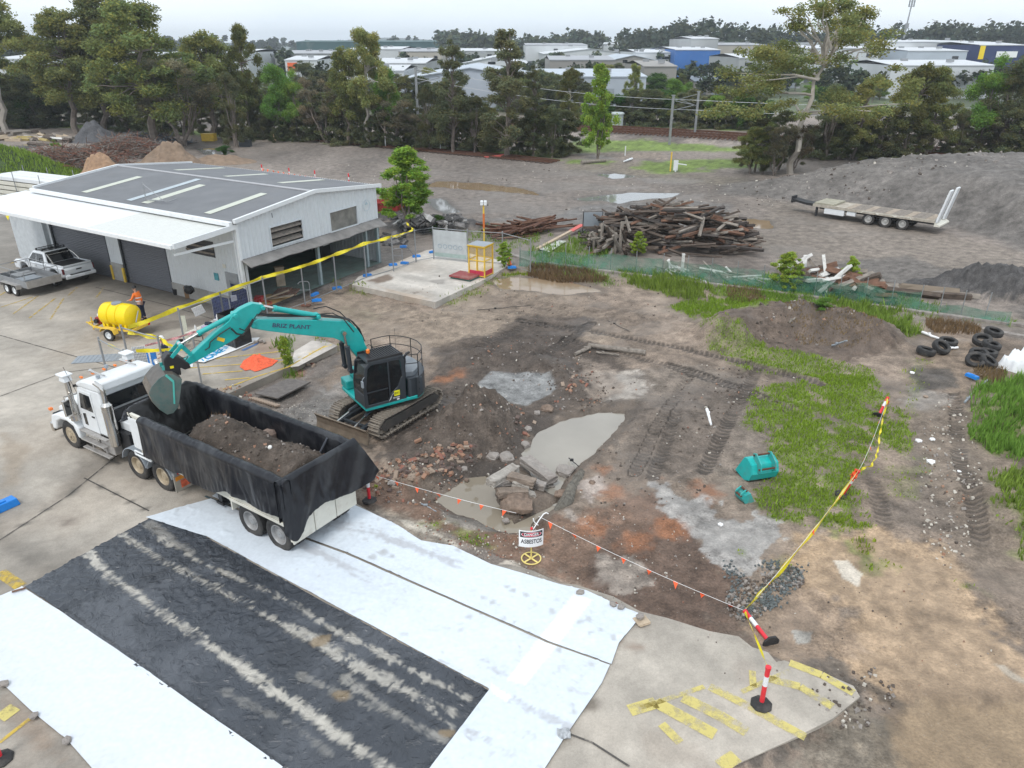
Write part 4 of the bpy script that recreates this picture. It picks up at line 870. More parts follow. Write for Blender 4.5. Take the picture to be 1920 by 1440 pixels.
b=MB();b.b2((.0,-1.2,.5),(.5,-.45,.56));b.b2((-.04,-1.2,.55),(.04,1.2,.75));b.build('rear_beam',cream_paint,trailer,bevel=.01)
b=MB();b.b2((-.1,1.02,.95),(-.13,1.2,1.25));b.build('tail_light',rust,trailer)
b=MB()
for s in (1,-1): b.b2((.2,s*.35,.85),(TLN+.9,s*.5,1.08))
for x in (.4,1.2,2.4,4.2,5.8): b.b2((x,-.35,.88),(x+.12,.35,1.02))
for x in (.62,1.82): b.tube([(x,-1.1,.52),(x,1.1,.52)],.08,8)
b.tube([(4.2,0,.95),(TLN-.3,0,1.3)],.11,12);b.build('chassis',black,trailer,bevel=.01)
for s in (1,-1):
 b=MB();b.b2((3.62,s*.62,.28),(3.8,s*.8,1.0));b.b2((3.54,s*.58,.2),(3.88,s*.84,.28));b.build('landing_leg',black,trailer,bevel=.01)
 b=MB();b.b2((2.45,s*.62,1.06),(.0,s*1.25,1.1));b.b2((2.42,s*.62,.72),(2.47,s*1.25,1.1));b.b2((2.5,s*1.22,1.04),(.0,s*1.26,1.14));b.build('mudguard',cream_paint,trailer,bevel=.01)
 b=MB();b.b2((TLN-.75,s*(HB+.01),1.35),(TLN-.02,s*(HB+.05),RIM-.15));b.build('front_side_panel',white_paint,trailer,bevel=.01)
 b=MB();b.tube([(TLN-.05,s*1.3,1.25),(TLN-.9,s*1.3,1.25)],.03,6);b.tube([(TLN-.05,s*1.3,1.12),(TLN-.9,s*1.3,1.12)],.03,6);b.tube([(TLN-.05,s*1.3,1.12),(TLN-.05,s*1.3,1.25)],.03,6);b.tube([(TLN-.9,s*1.3,1.12),(TLN-.9,s*1.3,1.25)],.03,6);b.build('side_rail',white_paint,trailer)
b=MB();b.b2((TLN+.02,-1.0,1.75),(TLN+.3,1.0,2.3));b.build('front_locker',white_paint,trailer,bevel=.03)
# ---- plastic liner draped over the body
def surf(name,fn,nu,nv,mats,parent=None,cat=None):
 u,v=np.meshgrid(np.linspace(0,1,nu),np.linspace(0,1,nv),indexing='ij');X,Y,Z=fn(u.ravel(),v.ravel())
 i=np.arange(nu*nv).reshape(nu,nv);f=np.stack([i[:-1,:-1],i[1:,:-1],i[1:,1:],i[:-1,1:]],-1).reshape(-1,4)
 c=np.tile(np.array([.013,.014,.018,1.]),(nu*nv,1));k=ss(fbm(X*2+Y,Z*2+Y*3,300),0,.3)[:,None]*.6;c[:,:3]=c[:,:3]*(1-k)+np.array([.05,.052,.056])*k
 o=np_mesh(name,np.stack([X,Y,Z],1),f,mats,parent,col=c,smooth=True);return o
liner=thing('plastic_liner','black plastic liner hanging over both sides and the tail of the tipper body','plastic liner',org,R(TT))
def side_fn(s,drop,x0,x1):
 def f(u,v):
  x=x0+(x1-x0)*u;Z=np.zeros_like(u);Y=np.zeros_like(u)
  a=v<.4;t=v/.4;Z=np.where(a,1.25+t*(RIM+.02-1.25),Z);Y=np.where(a,HB-.1+0*t,Y)
  m=(v>=.4)&(v<.5);t=(v-.4)/.1;Y=np.where(m,HB-.1+t*.24,Y);Z=np.where(m,RIM+.02+.05*np.sin(t*math.pi),Z)
  o_=v>=.5;t=(v-.5)/.5;dz=drop(x);Y=np.where(o_,HB+.14+.03*t,Y);Z=np.where(o_,RIM+.02-t*dz,Z)
  fold=fbm(x*1.6+v*.6,v*1.1+s*9,301)*.14+fbm(x*5+fbm(x*1.3,v*2,309)*3,v*1.2,302)*.04
  Y=Y+np.where(o_,fold*(.25+t*1.0)+.02,fold*.6*np.where(a,1,.3));Z=Z+np.where(m,fbm(x*5,v*0,303)*.06,0)
  hem=((v>.53)&(v<.56));Y=Y+np.where(hem,.02,0)
  return x,s*Y,Z
 return f
surf('side_drape',side_fn(1,lambda x: 1.36+.2*fbm(x*1.1,x*0,304)-.22*ss(x,3.0,2.3),-.2,TLN-.72),220,40,MATS['liner_black'],liner)
surf('side_drape',side_fn(-1,lambda x: 1.2+.3*fbm(x*1.1,x*0,305),-.02,TLN-.1),160,30,MATS['liner_black'],liner)
def tail_fn(u,v):
 y=HB+.22-(2*HB+.4)*u;a=v<.4;t1=v/.4;m=(v>=.4)&(v<.5);t2=(v-.4)/.1;o_=v>=.5;t3=(v-.5)/.5
 drop=1.32+.5*np.exp(-((u-.1)/.09)**2)+.15*fbm(u*4,u*0,306)-.2*ss(u,.9,1)
 X=np.where(a,.06,np.where(m,.06-.2*t2,-.15-t3*(.12+.25*ss(u,.5,1))))
 Z=np.where(a,1.3+t1*(RIM+.02-1.3),np.where(m,RIM+.02+.05*np.sin(t2*math.pi),RIM+.02-t3*drop))
 y2=np.where(o_,y-t3*.45*ss(u,.55,1)+.15*t3*ss(u,.2,0),y)
 fold=fbm(u*5,v*1.5,307)*.16+fbm(u*13+v*5,v*4,308)*.07+.05*np.abs(fbm(u*6-v*4,v*3,310))
 X=X-np.where(o_,np.maximum(-.02,fold*(.3+t3)),np.where(a,-abs(fold)*.3,0))
 return X,y2,Z
surf('tail_drape',tail_fn,110,60,MATS['liner_black'],liner)
def front_fn(u,v):
 y=HB+.05-(2*HB+.1)*u;a=v<.4;t1=v/.4;m=(v>=.4)&(v<.55);t2=(v-.4)/.15;o_=v>=.55;t3=(v-.55)/.45
 top=RIM+.03+.12*ss(u,.5,.85)*ss(u,1.02,.85)
 X=np.where(a,TLN-.12-.4*(1-t1),np.where(m,TLN-.12+.3*t2,TLN+.18+.45*t3))
 Z=np.where(a,1.35+t1*(top-1.35),np.where(m,top+.1*np.sin(t2*math.pi),top-t3*(.55+.3*u)))
 fold=fbm(u*5,v*3,311)*.35+fbm(u*12+v*3,v*7,312)*.14
 X=X+fold*np.where(a,.25,.6);Z=Z+np.where(a,0,fold*.5*(1-.5*t3));return X,y,Z
lf=surf('front_drape',front_fn,90,60,MATS['liner_black'],liner)
_c=lf.data.attributes['Col'];_n=len(lf.data.vertices);_k=np.tile(ss(np.linspace(0,1,60),.42,.6),90)[:,None];_c.data.foreach_set('color',np.hstack([.02*(1-_k)+np.array([.13,.14,.165])*_k,np.ones((_n,1))]).astype(np.float32).ravel())
def floor_fn(u,v):
 x=.1+(TLN-.5)*u;y=(HB-.12)*(2*v-1);return x,y,1.22+.06*fbm(x*2,y*2,313)
surf('floor_film',floor_fn,60,20,MATS['liner_black'],liner)
b=MB();b.beam((.75,-1.1,2.55),(1.05,-.75,1.75),.1,.03);b.beam((.9,-.9,1.9),(1.5,-.75,1.78),.12,.04);b.build('loose_strip',M('film_grey2',(.1,.11,.13),.3),liner)
# ---- soil load
def soil_fn(u,v):
 x=.15+6.0*u;y=(HB-.1)*(2*v-1)
 ends=ss(u,0,.06)*ss(u,1.0,.74);prof=1-.72*np.abs(2*v-1)**1.6
 z=1.25+(1.38+.2*fbm(x*.8,y*0,320))*prof*ends+fbm(x*1.6,y*1.6,321)*.3*ends+fbm(x*5,y*5,322)*.14*ends;return x,y,z
def soil_col(o,seed,base=(.115,.092,.075)):
 me=o.data;n=len(me.vertices);co=np.empty(n*3,np.float32);me.vertices.foreach_get('co',co);co=co.reshape(-1,3);X,Y=co[:,0].astype(float),co[:,1].astype(float)
 c=np.array(base)*(1+.7*fbm(X*1.2,Y*1.2,seed)+.6*fbm(X*4,Y*4,seed+1))[:,None]
 a=me.attributes.get('Col') or me.attributes.new('Col','FLOAT_COLOR','POINT');a.data.foreach_set('color',np.hstack([np.clip(c,.01,.8),np.ones((n,1))]).astype(np.float32).ravel())
soil=surf('soil_load',soil_fn,150,60,M_ground('soil_mat',.95,fine=26,speck=.5,bump=1.0,var=.35));soil.location=org;soil.rotation_euler=(0,0,R(TT));soil_col(soil,330)
tag(soil,'heap of dark excavated soil loaded in the black lined tipper','soil')
brk=[]
for i in range(4):
 b=MB();b.box((0,0,0),(.23,.11,.076));me=b.build('brick',brick_m[i],None,bevel=.008).data;brk.append(me)
for o in [o for o in COL.objects if o.name.startswith('brick') and o.data in brk]: bpy.data.objects.remove(o)
rr=random.Random(5)
cl=MB()
for i in range(210):
 x=rr.uniform(.3,6.0);y=rr.uniform(-1.0,1.0);zz=float(soil_fn(np.array([(x-.15)/6]),np.array([(y/(HB-.1)+1)/2]))[2][0]);s=rr.uniform(.02,.06)
 cl.box((x,y,zz+s*.3),(s*1.6,s*1.2,s),Euler((rr.random()*3,rr.random()*3,rr.random()*3)).to_matrix(),mi=rr.choice((0,0,0,0,0,0,1,2)))
o=cl.build('soil_lumps',[M('clod',(.1,.08,.066),.95),concrete_m,brick_m[1]],soil);o['kind']='stuff'
for i,(x,y,s,l,mi) in enumerate([(3.3,-.95,2.3,'large broken concrete and brick lump on the far side of the soil load',1),(1.7,.2,.5,'small white stone chip on the soil load',9),(4.2,-.9,.9,'pale stone low on the far side of the soil load',0),(5.2,-.7,1.5,'brown rubble lump beside the grass clod on the soil load',1)]):
 zz=float(soil_fn(np.array([(x-.15)/6]),np.array([(y/(HB-.1)+1)/2]))[2][0]);me=rock(40+i,.14*s,.8,2);q=put(me,'rubble_lump',[M('rubble_rose',(.26,.19,.155),.9,var=.3,bump=.6,dirt=.5),M('chip_white',(.75,.74,.7),.8)][1 if mi==9 else 0],Tp(x,y,zz+.03));tag(q,l,'rubble')
def blades(name,pts,hgt,mat,wd=.012,lean=.5,seed=1,per=1,parent=None,colvar=.3):
 r=np.random.RandomState(seed);P=np.repeat(np.asarray(pts,float),per,0);n=len(P);hh=hgt if np.isscalar(hgt) else np.repeat(hgt,per)
 a=r.rand(n)*2*np.pi;l=(r.rand(n)*.9+.15)*lean;H_=(r.rand(n)*.7+.5)*hh;jit=(r.rand(n,2)-.5)*.05*1
 bx=P[:,0]+jit[:,0];by=P[:,1]+jit[:,1];bz=P[:,2]
 dx,dy=np.cos(a),np.sin(a);wx,wy=-np.sin(a+r.rand(n)*2),np.cos(a+r.rand(n)*2);w2=wd*(r.rand(n)*.8+.6)
 V=np.empty((n,4,3));mx,my,mz=bx+dx*l*H_*.35,by+dy*l*H_*.35,bz+H_*.62
 V[:,0]=np.stack([bx-wx*w2,by-wy*w2,bz],1);V[:,1]=np.stack([bx+wx*w2,by+wy*w2,bz],1)
 V[:,2]=np.stack([mx+wx*w2*.8+dx*l*H_*.4,my+wy*w2*.8+dy*l*H_*.4,bz+H_],1);V[:,3]=np.stack([mx-wx*w2*.8,my-wy*w2*.8,mz],1)
 F=np.arange(n*4).reshape(n,4);t=r.rand(n,1);col=(1-colvar)+2*colvar*t*np.array([[1.1,1.0,.9]]);col=np.repeat(col,4,0)
 return np_mesh(name,V.reshape(-1,3),F,mat,parent,col=col)
pz=[Tp(5.2+rr.gauss(0,.13),-.6+rr.gauss(0,.13),2.0+rr.uniform(-.1,.2)) for k in range(130)]
tag(blades('grass_clod',pz,.13,dry_m,.008,1.2,3,2),'clod of dry uprooted grass on the front of the soil load','grass clod')
tick('04')

# EXCAVATOR
UH=214.0;ef,el=hat(UH),hat(UH+90);XC=Vector((-4.85,25.85,0));gz_=-.16
exc=thing('excavator','teal and charcoal tracked excavator with its bucket held over the tipper','excavator',XC,R(UH))
XC0=XC-el*.1
def ep(x,y): return on_plane(x,y,XC0,ef)
UC=R(236.8-UH)
ur=Matrix.Rotation(UC,3,'Z')
def U(v): return ur @ Vector(v)+Vector((0,0,gz_))
def track_path():
 P_=[];r1=.36;r2=.33;x1=1.55;x2=-1.5
 for k in range(9): a=-math.pi/2+math.pi*k/8;P_.append((x1+r1*math.cos(a),.38+r1*math.sin(a)))
 for k in range(1,10): t=k/10;P_.append((x1+(x2-x1)*t,.74+(-.0)*t-.035*math.sin(t*math.pi)))
 for k in range(9): a=math.pi/2+math.pi*k/8;P_.append((x2+r2*math.cos(a),.38+r2*math.sin(a)))
 for k in range(1,10): t=k/10;P_.append((x2+(x1-x2)*t,.05))
 return P_
tp=track_path();TL=[]
tot=sum(math.dist(tp[i],tp[(i+1) % len(tp)]) for i in range(len(tp)));ns=46;step=tot/ns
acc=0;i=0;seg=0.0
for k in range(ns):
 want=k*step;
 while True:
  L=math.dist(tp[i],tp[(i+1) % len(tp)])
  if acc+L>=want: break
  acc += L;i += 1
 t=(want-acc)/L;p=(tp[i][0]+(tp[(i+1) % len(tp)][0]-tp[i][0])*t,tp[i][1]+(tp[(i+1) % len(tp)][1]-tp[i][1])*t)
 ang=math.atan2(tp[(i+1) % len(tp)][1]-tp[i][1],tp[(i+1) % len(tp)][0]-tp[i][0]);TL.append((p,ang))
shoe=MB();shoe.box((0,0,0),(step*.8,.5,.03));shoe.box((.03,0,-.04),(.035,.5,.06));shoe.box((-.045,0,-.03),(.025,.5,.04))
sh0=shoe.build('track_shoe',track_mud,None).data;bpy.data.objects.remove([o for o in COL.objects if o.data==sh0][0])
for s in (1,-1):
 b=MB();cy=s*1.0
 b.add([U((x,cy+w_,z)) for w_ in (-.2,.2) for x,z in ((-1.5,.2),(1.5,.2),(1.72,.38),(1.45,.58),(-1.45,.58),(-1.7,.38))],[(0,1,2,3,4,5),(11,10,9,8,7,6)]+[(i,(i+1) % 6,(i+1) % 6+6,i+6) for i in range(6)])
 for x in (-.9,-.3,.3,.9): b.add([U((x+.04*a,cy+s*.18,.3+.14*c)) for a,c in ((-1,0),(1,0),(1,1),(-1,1))],[(0,1,2,3)])
 tr=b.build('track_frame',M('frame_dark',(.06,.055,.05),.8,dirt=.4),exc,bevel=.01)
 for (px_,pz_),ang in TL:
  o=bpy.data.objects.new('track_shoe',sh0);COL.objects.link(o);o.parent=tr
  o.matrix_local=Matrix.Translation(U((px_,cy,pz_))) @ Matrix.Rotation(UC,4,'Z') @ Matrix.Rotation(-ang,4,'Y')
 b=MB()
 for x in (1.55,-1.5): b.lathe([(.05,-.12),(.27,-.12),(.27,.12),(.05,.12)],U((x,cy,.38)),'y',16,rot=ur)
 for x in (-1.0,-.55,-.1,.35,.8,1.15): b.lathe([(.1,-.16),(.1,.16)],U((x,cy,.17)),'y',10,rot=ur)
 b.build('track_roller',track_mud,tr,smooth=True)
b=MB();b.add([U((x,y,z)) for z in (.42,.72) for x,y in ((-.75,-.85),(.75,-.85),(.75,.85),(-.75,.85))],[(0,1,2,3),(7,6,5,4),(0,1,5,4),(1,2,6,5),(2,3,7,6),(3,0,4,7)]);b.lathe([(.6,.7),(.6,.95)],(0,0,gz_),'z',24);b.build('car_body',charcoal,exc,bevel=.02)
b=MB()
bx=2.55
prof=[(bx+.02,.08),(bx-.05,.3),(bx-.04,.5),(bx+.06,.66),(bx+.02,.68),(bx-.1,.5),(bx-.11,.3),(bx-.04,.06)]
vs=[U((x,y,z+.06)) for y in (-1.3,1.3) for x,z in prof];n=len(prof);b.add(vs,[tuple(range(n)),tuple(range(2*n-1,n-1,-1))]+[(i,(i+1) % n,(i+1) % n+n,i+n) for i in range(n)])
b.build('dozer_blade',M('blade_steel',(.2,.16,.12),.6,.3,var=.3,dirt=.5),exc)
b=MB()
for s in (1,-1):
 b.beam(U((.8,s*.5,.45)),U((bx-.1,s*.62,.3)),.14,.16,up=(0,0,1));b.beam(U((bx-.5,s*.62,.3)),U((bx-.1,s*.95,.3)),.08,.1)
b.beam(U((1.9,-.6,.38)),U((1.9,.6,.38)),.1,.12);b.build('blade_arm',charcoal,exc,bevel=.01)
for s in (1,-1):
 b=MB();b.tube([U((.85,s*.32,.85)),U((1.7,s*.4,.68))],.075,10);b.build('blade_cylinder',charcoal,exc,smooth=True)
 b=MB();b.tube([U((1.6,s*.39,.7)),U((2.35,s*.45,.5))],.035,8);b.build('blade_rod',chrome,exc,smooth=True)
def arc(r,a0,a1,n=14): return [(r*math.cos(R(a0+(a1-a0)*k/n)),r*math.sin(R(a0+(a1-a0)*k/n))) for k in range(n+1)]
deck=[(1.42,1.24),(-.55,1.27)]+arc(1.46,118,242)+[(-.55,-1.25),(1.25,-1.25),(1.42,-1.05)]
Z0=.8
b=MB();b.prism(deck,Z0,Z0+.14,'xy');b.build('deck',teal_paint,exc,bevel=.03)
tailp=[(-.32,1.25),(-.7,1.25)]+arc(1.47,116,244)+[(-.7,-1.25),(-.3,-1.25)]
b=MB();b.prism(tailp,Z0+.05,1.68,'xy');b.build('counterweight',charcoal,exc,bevel=.1,smooth=True)
b=MB();b.prism([(-.3,1.0),(-.6,1.05)]+arc(1.25,120,240)+[(-.55,-1.1),(-.2,-1.1)],1.66,1.86,'xy');b.build('engine_hood',M('hood_grey',(.17,.19,.21),.35,var=.08),exc,bevel=.07,smooth=True)
b=MB();b.prism([(-.36,1.26),(-.36,1.06),(-.95,1.0),(-.95,1.2)],.95,1.62,'xy');b.build('side_door',M('door_char',(.055,.065,.075),.35,var=.05),exc,bevel=.02)
b=MB()
for k in range(4):
 for z0 in (1.38,1.1): b.box((-.62-.05*k,1.235,z0+.03*k),(.035,.02,.13),Matrix.Rotation(.5,3,'Y'))
b.build('vent_slot',black,exc)
b=MB();b.b2((-.1,-.45,.94),(1.0,-1.24,1.62));b.b2((1.0,-.6,.94),(1.38,-1.22,1.3));b.build('side_tank',teal_paint,exc,bevel=.06)
b=MB();b.b2((-.42,-.2,.94),(-.05,.9,1.72));b.build('bulkhead',teal_paint,exc,bevel=.03)
b=MB();b.tube([(-.75,.15,1.84),(-.75,.15,2.1),(-.85,.15,2.22),(-.98,.15,2.24)],.05,10);b.build('exhaust_pipe',black,exc,smooth=True)
CX0,CX1,CY0,CY1,CZ0,CZ1=-.22,1.4,.3,1.27,Z0+.14,2.72
b=MB()
side=[(CX0,CZ0),(CX0,2.5),(CX0+.1,2.66),(1.12,2.7),(1.3,2.5),(1.42,1.75),(1.42,CZ0)]
sideb=[(CX0,CZ0),(CX0,1.75),(.05,1.62),(.3,1.25),(.42,CZ0)]
for s,y in ((1,CY1),(-1,CY0)):
 y2=y-s*.05
 b.prism([(CX0,CZ0),(CX0,1.95),(CX0+.18,1.82),(.1,1.5),(.42,1.28),(.5,CZ0)],y,y2) if s==1 else b.prism([(CX0,CZ0),(CX0,1.7),(1.42,1.6),(1.42,CZ0)],y,y2)
 b.prism([(CX0,1.9),(CX0,2.5),(CX0+.12,2.68),(CX0+.28,2.68),(CX0+.14,2.45),(CX0+.12,1.82)],y,y2)
 b.prism([(CX0+.15,2.55),(CX0+.1,2.68),(1.15,2.71),(1.34,2.5),(1.45,1.75),(1.45,CZ0),(1.3,CZ0),(1.33,1.75),(1.23,2.45),(1.1,2.57)],y,y2)
 b.prism([(.45,CZ0),(1.35,CZ0),(1.35,CZ0+.1),(.45,CZ0+.1)],y,y2)
b.b2((CX0,CY0,CZ0),(CX0+.05,CY1,1.75));b.b2((CX0+.02,CY0,2.5),(CX0+.07,CY1,2.66));b.b2((1.38,CY0,CZ0),(1.44,CY1,CZ0+.5));b.b2((CX0,CY0,CZ0-.01),(1.42,CY1,CZ0+.03))
b.build('cab',charcoal,exc,bevel=.025)
b=MB();b.b2((CX0+.02,CY0,2.66),(1.22,CY1,2.72));cr_=b.build('cab_roof',charcoal,exc,bevel=.03)
for k in range(13):
 b=MB();x=CX0+.1+k*.088;b.b2((x,CY0+.03,2.78),(x+.035,CY1-.03,2.81));b.build('guard_bar',black,cr_)
b=MB();b.b2((CX0+.05,CY0,2.72),(1.2,CY0+.04,2.8));b.b2((CX0+.05,CY1-.04,2.72),(1.2,CY1,2.8));b.build('guard_rail',black,cr_)
b=MB();b.lathe([(.07,2.8),(.07,2.92),(.03,2.96)],(.9,.62,0),'z',14);b.build('beacon',orange_lamp,exc,smooth=True)
b=MB()
b.prism([(.1,1.5),(.42,1.28),(.52,CZ0+.1),(1.32,CZ0+.1),(1.35,1.75),(1.24,2.45),(1.1,2.56),(CX0+.2,2.56),(CX0+.12,1.85)],CY1-.035,CY1-.025)
b.prism([(1.42,CZ0+.5),(1.44,1.75),(1.32,2.5),(1.15,2.66),(1.14,2.66),(1.31,2.5),(1.43,1.75),(1.41,CZ0+.5)],CY0+.04,CY1-.04)
b.b2((CX0+.01,CY0+.05,1.76),(CX0+.02,CY1-.05,2.5));b.build('window',M('smoked_glass',(.012,.014,.016),.04,var=.01,alpha=.82),exc)
b=MB();b.b2((.42,CY1-.0,1.2),(.47,CY1+.015,2.58));b.b2((.5,CY1,1.52),(1.36,CY1+.015,1.56));b.build('door_frame',charcoal,exc)
b=MB();b.b2((.5,.55,1.3),(.95,1.0,1.42));b.b2((.05,.58,1.35),(.15,.98,2.1));b.build('seat',black,exc,bevel=.04)
b=MB();b.box((1.5,1.32,1.95),(.06,.14,.24));b.tube([(1.38,1.28,2.2),(1.48,1.32,2.15),(1.5,1.32,2.0)],.015,6);b.build('mirror',greyplastic,exc,bevel=.03)
b=MB();b.b2((CX0-.01+.28,CY1+.004,1.15),(CX0+.5,CY1+.01,1.36));stk=b.build('number_sticker',M('sticker_yellow',(.85,.8,.02),.4,var=.02),exc)
st_loc=((CX0+.385),CY1+.016,1.255)
text('unit_number','EX1',.12,black_ink,exc,st_loc,(math.pi/2,0,math.pi),.002)
text('size_lettering','SK135SR',.075,white_ink,exc,(CX0+.42,CY1+.012,1.08),(math.pi/2,0,math.pi),.002)
b=MB();b.prism([(.5,1.0),(.44,1.12),(.34,1.25),(.2,1.36),(.37,1.2),(.42,1.06)],CY1+.003,CY1+.008);b.build('swoosh',M('swoosh',(.55,.56,.56),.4),exc)
b=MB();b.b2((CX0+.3,CY1+.004,.97),(CX0+.4,CY1+.01,1.03));b.build('small_label',white_ink,exc)
b=MB()
rp=[(.0,-1.2),(-.45,-1.22)]+arc(1.42,236,125,6)+[(-.35,1.0)]
for z in (2.55,2.2): b.tube([(x,y,z+.0) for x,y in rp],.018,6)
for x,y in [rp[0],rp[2],rp[4],rp[6],rp[8],rp[9]]: b.tube([(x,y,1.6),(x,y,2.55)],.02,6)
b.tube([(.35,-1.1,1.62),(.35,-1.1,2.3),(.15,-1.1,2.4),(.0,-1.1,2.3),(.0,-1.1,1.62)],.016,6);b.build('handrail',black,exc)
b=MB();b.tube([(-.9,-.9,1.8),(-.9,-.9,2.9)],.006,4);b.build('aerial',black,exc)
def prof_px(l): return [ep(x,y) for x,y in l]
by=-.1
boomp=[(.35,1.35),(.2,1.7)]+prof_px([(681,643),(676,628),(666,614),(655,604),(640,600),(600,598),(540,597),(480,596),(466,605)])+prof_px([(470,613),(499,618),(550,624),(599,629),(622,631),(640,638),(654,652)])+[(.75,1.9),(.62,1.4)]
b=MB();b.prism(boomp,by-.19,by+.19);boom=b.build('boom',teal_paint,exc,bevel=.02)
q1=Vector((*ep(519,610),0));q2=Vector((*ep(567,612),0));mid=ep(543,608);slope=math.atan2(q2.y-q1.y,q2.x-q1.x)
sl=math.atan2(ep(600,612)[1]-ep(500,606)[1],ep(600,612)[0]-ep(500,606)[0])
tt=text('boom_lettering','BRIZ PLANT',.2,M('lettering_navy',(.05,.06,.13),.5),exc,(mid[0],by+.198,mid[1]-.02),(math.pi/2,0,math.pi),.003,1.25,.014)
tt.rotation_euler=Euler((math.pi/2,0,math.pi));tt.rotation_euler=(Matrix.Rotation(-(math.atan2(ep(500,606)[1]-ep(600,612)[1],ep(500,606)[0]-ep(600,612)[0])),3,'Y') @ Euler((math.pi/2,0,math.pi)).to_matrix()).to_euler()
armp=prof_px([(472,567),(462,571),(448,578),(436,587),(427,600),(400,623),(380,642),(357,664),(346,674),(344,681),(350,684),(380,668),(415,648),(440,633),(455,622),(466,613),(474,606),(478,592),(492,577),(492,570)])
b=MB();b.prism(armp,by-.14,by+.14);b.build('arm',teal_paint,exc,bevel=.02)
def P3(x,y,off=0): s_,z_=ep(x,y);return Vector((s_,by+off,z_))
def cyl(name,a,m_,c,r,off=0,mat=teal_paint):
 A,Mm,Cc=P3(*a,off),P3(*m_,off),P3(*c,off)
 b=MB();b.tube([A,Mm],r,14);b.tube([Mm,Mm+(Mm-A).normalized()*.1],r*1.15,14);b.lathe([(r*1.1,-.1),(r*1.1,.1)],A,'y',12);k=b.build(name,mat,exc,smooth=True)
 b=MB();b.tube([Mm,Cc],r*.5,10);b.lathe([(r*.9,-.09),(r*.9,.09)],Cc,'y',12);b.build('rod',chrome,k,smooth=True)
cyl('arm_cylinder',(594,592),(518,579),(489,573),.1)
cyl('bucket_cylinder',(439,590),(376,623),(337,646),.085)
for o_ in (-.27,.27): cyl('boom_cylinder',(652,690),(646,650),(639,620),.085,o_,charcoal)
b=MB()
for o_ in (-.19,.19):
 b.beam(P3(337,646,o_),P3(319,667,o_),.04,.12);b.beam(P3(337,646,o_),P3(358,664,o_),.04,.1)
for p in ((639,620),(472,608),(337,646),(490,575),(594,592),(439,590)): b.lathe([(.07,-.24),(.07,.24)],P3(*p),'y',10)
b.build('linkage',teal_paint,exc,bevel=.01)
b=MB();b.prism(prof_px([(304,672),(312,660),(330,664),(352,678),(356,686),(345,690),(336,686),(338,700),(308,696)]),by-.2,by+.2);qh=b.build('quick_hitch',black,exc,bevel=.03)
b=MB();b.b2((ep(320,684)[0]-.05,by+.2,ep(320,684)[1]-.05),(ep(320,684)[0]+.06,by+.21,ep(320,684)[1]+.03));b.build('warning_label',tape_yellow,qh)
outer=prof_px([(334,700),(320,692),(303,691),(290,700),(278,714),(273,726),(280,742),(293,756),(307,765),(318,762),(328,750)])
W2=.55
b=MB();n=len(outer);cx_=sum(p[0] for p in outer)/n;cz_=sum(p[1] for p in outer)/n
inner=[(cx_+(x-cx_)*.94,cz_+(z-cz_)*.94) for x,z in outer]
vs=[(x,by+s*W2,z) for s in (-1,1) for x,z in outer]+[(x,by+s*W2,z) for s in (-1,1) for x,z in inner]
fs=[]
for i in range(n-1): fs += [(i,i+1,n+i+1,n+i),(2*n+i,3*n+i,3*n+i+1,2*n+i+1)]
b.add(vs,fs);bk=b.build('bucket',M('bucket_steel',(.13,.12,.108),.55,.4,var=.25,scale=5,dirt=.5,dirtcol=(.12,.1,.08)),exc)
for s in (-1,1):
 b=MB();b.prism(outer,by+s*W2,by+s*(W2+.025));b.build('side_plate',M('bucket_teal',(.1,.17,.155),.6,var=.3,dirt=.75,dirtcol=(.15,.135,.12),dscale=4),bk)
 g1,g2,g3=ep(304,692),ep(318,704),ep(320,745)
 b=MB();b.beam((g1[0],by+s*(W2+.03),g1[1]),(g2[0],by+s*(W2+.03),g2[1]),.02,.07);b.beam((g2[0],by+s*(W2+.03),g2[1]),(g3[0],by+s*(W2+.03),g3[1]),.02,.05);b.build('gusset',M('gusset_teal',(.1,.5,.43),.5,dirt=.2),bk)
for k in range(9):
 b=MB();y=by-W2+.1+k*.115
 pts=[(x,y,z) for x,z in [(cx_+(x-cx_)*1.01,cz_+(z-cz_)*1.01) for x,z in outer[4:10]]];b.tube(pts,.014,4);b.build('wear_strip',track_mud,bk)
b=MB();e1=outer[-1];b.box((e1[0],by,e1[1]),(.06,2*W2+.05,.18));b.build('cutting_edge',track_mud,bk)
b=MB()
for s in (-.16,.16): p1,p2=ep(304,693),ep(330,698);b.b2((min(p1[0],p2[0])-.02,by+s-.02,p2[1]-.02),(max(p1[0],p2[0])+.02,by+s+.02,p1[1]+.18))
b.build('ear',teal_worn,bk)
b=MB()
def hose(l,off,lift=.06,r=.018): b=MB();b.tube([P3(x,y,off)+Vector((0,0,lift)) for x,y in l],r,6);b.build('hydraulic_hose',hose_m,exc,smooth=True)
for o_ in (-.14,-.05,.05,.14): hose([(681,640),(672,618),(658,603),(640,598),(600,594),(540,595),(500,594),(480,590),(474,600)],o_)
hose([(472,596),(462,612),(452,624),(440,622),(430,612)],.24,0,.03);hose([(470,594),(463,606),(455,616),(445,612)],.24,0,.022)
hose([(430,612),(410,625),(392,640),(390,650),(382,655)],.18,.03,.02);hose([(598,592),(620,590),(640,600),(660,625)],.2,.12,.02);hose([(592,588),(615,583),(642,594),(668,620),(680,640)],-.2,.12,.02)
hose([(345,684),(352,672),(338,676),(322,678)],.1,.1,.02)
b=MB();b.tube([P3(500,595,.1)+Vector((0,0,.05)),P3(590,595,.1)+Vector((0,0,.05))],.012,6);b.build('steel_line',teal_paint,exc);b=MB();b.tube([P3(500,595,-.1)+Vector((0,0,.05)),P3(590,595,-.1)+Vector((0,0,.05))],.012,6);b.build('steel_line',teal_paint,exc)
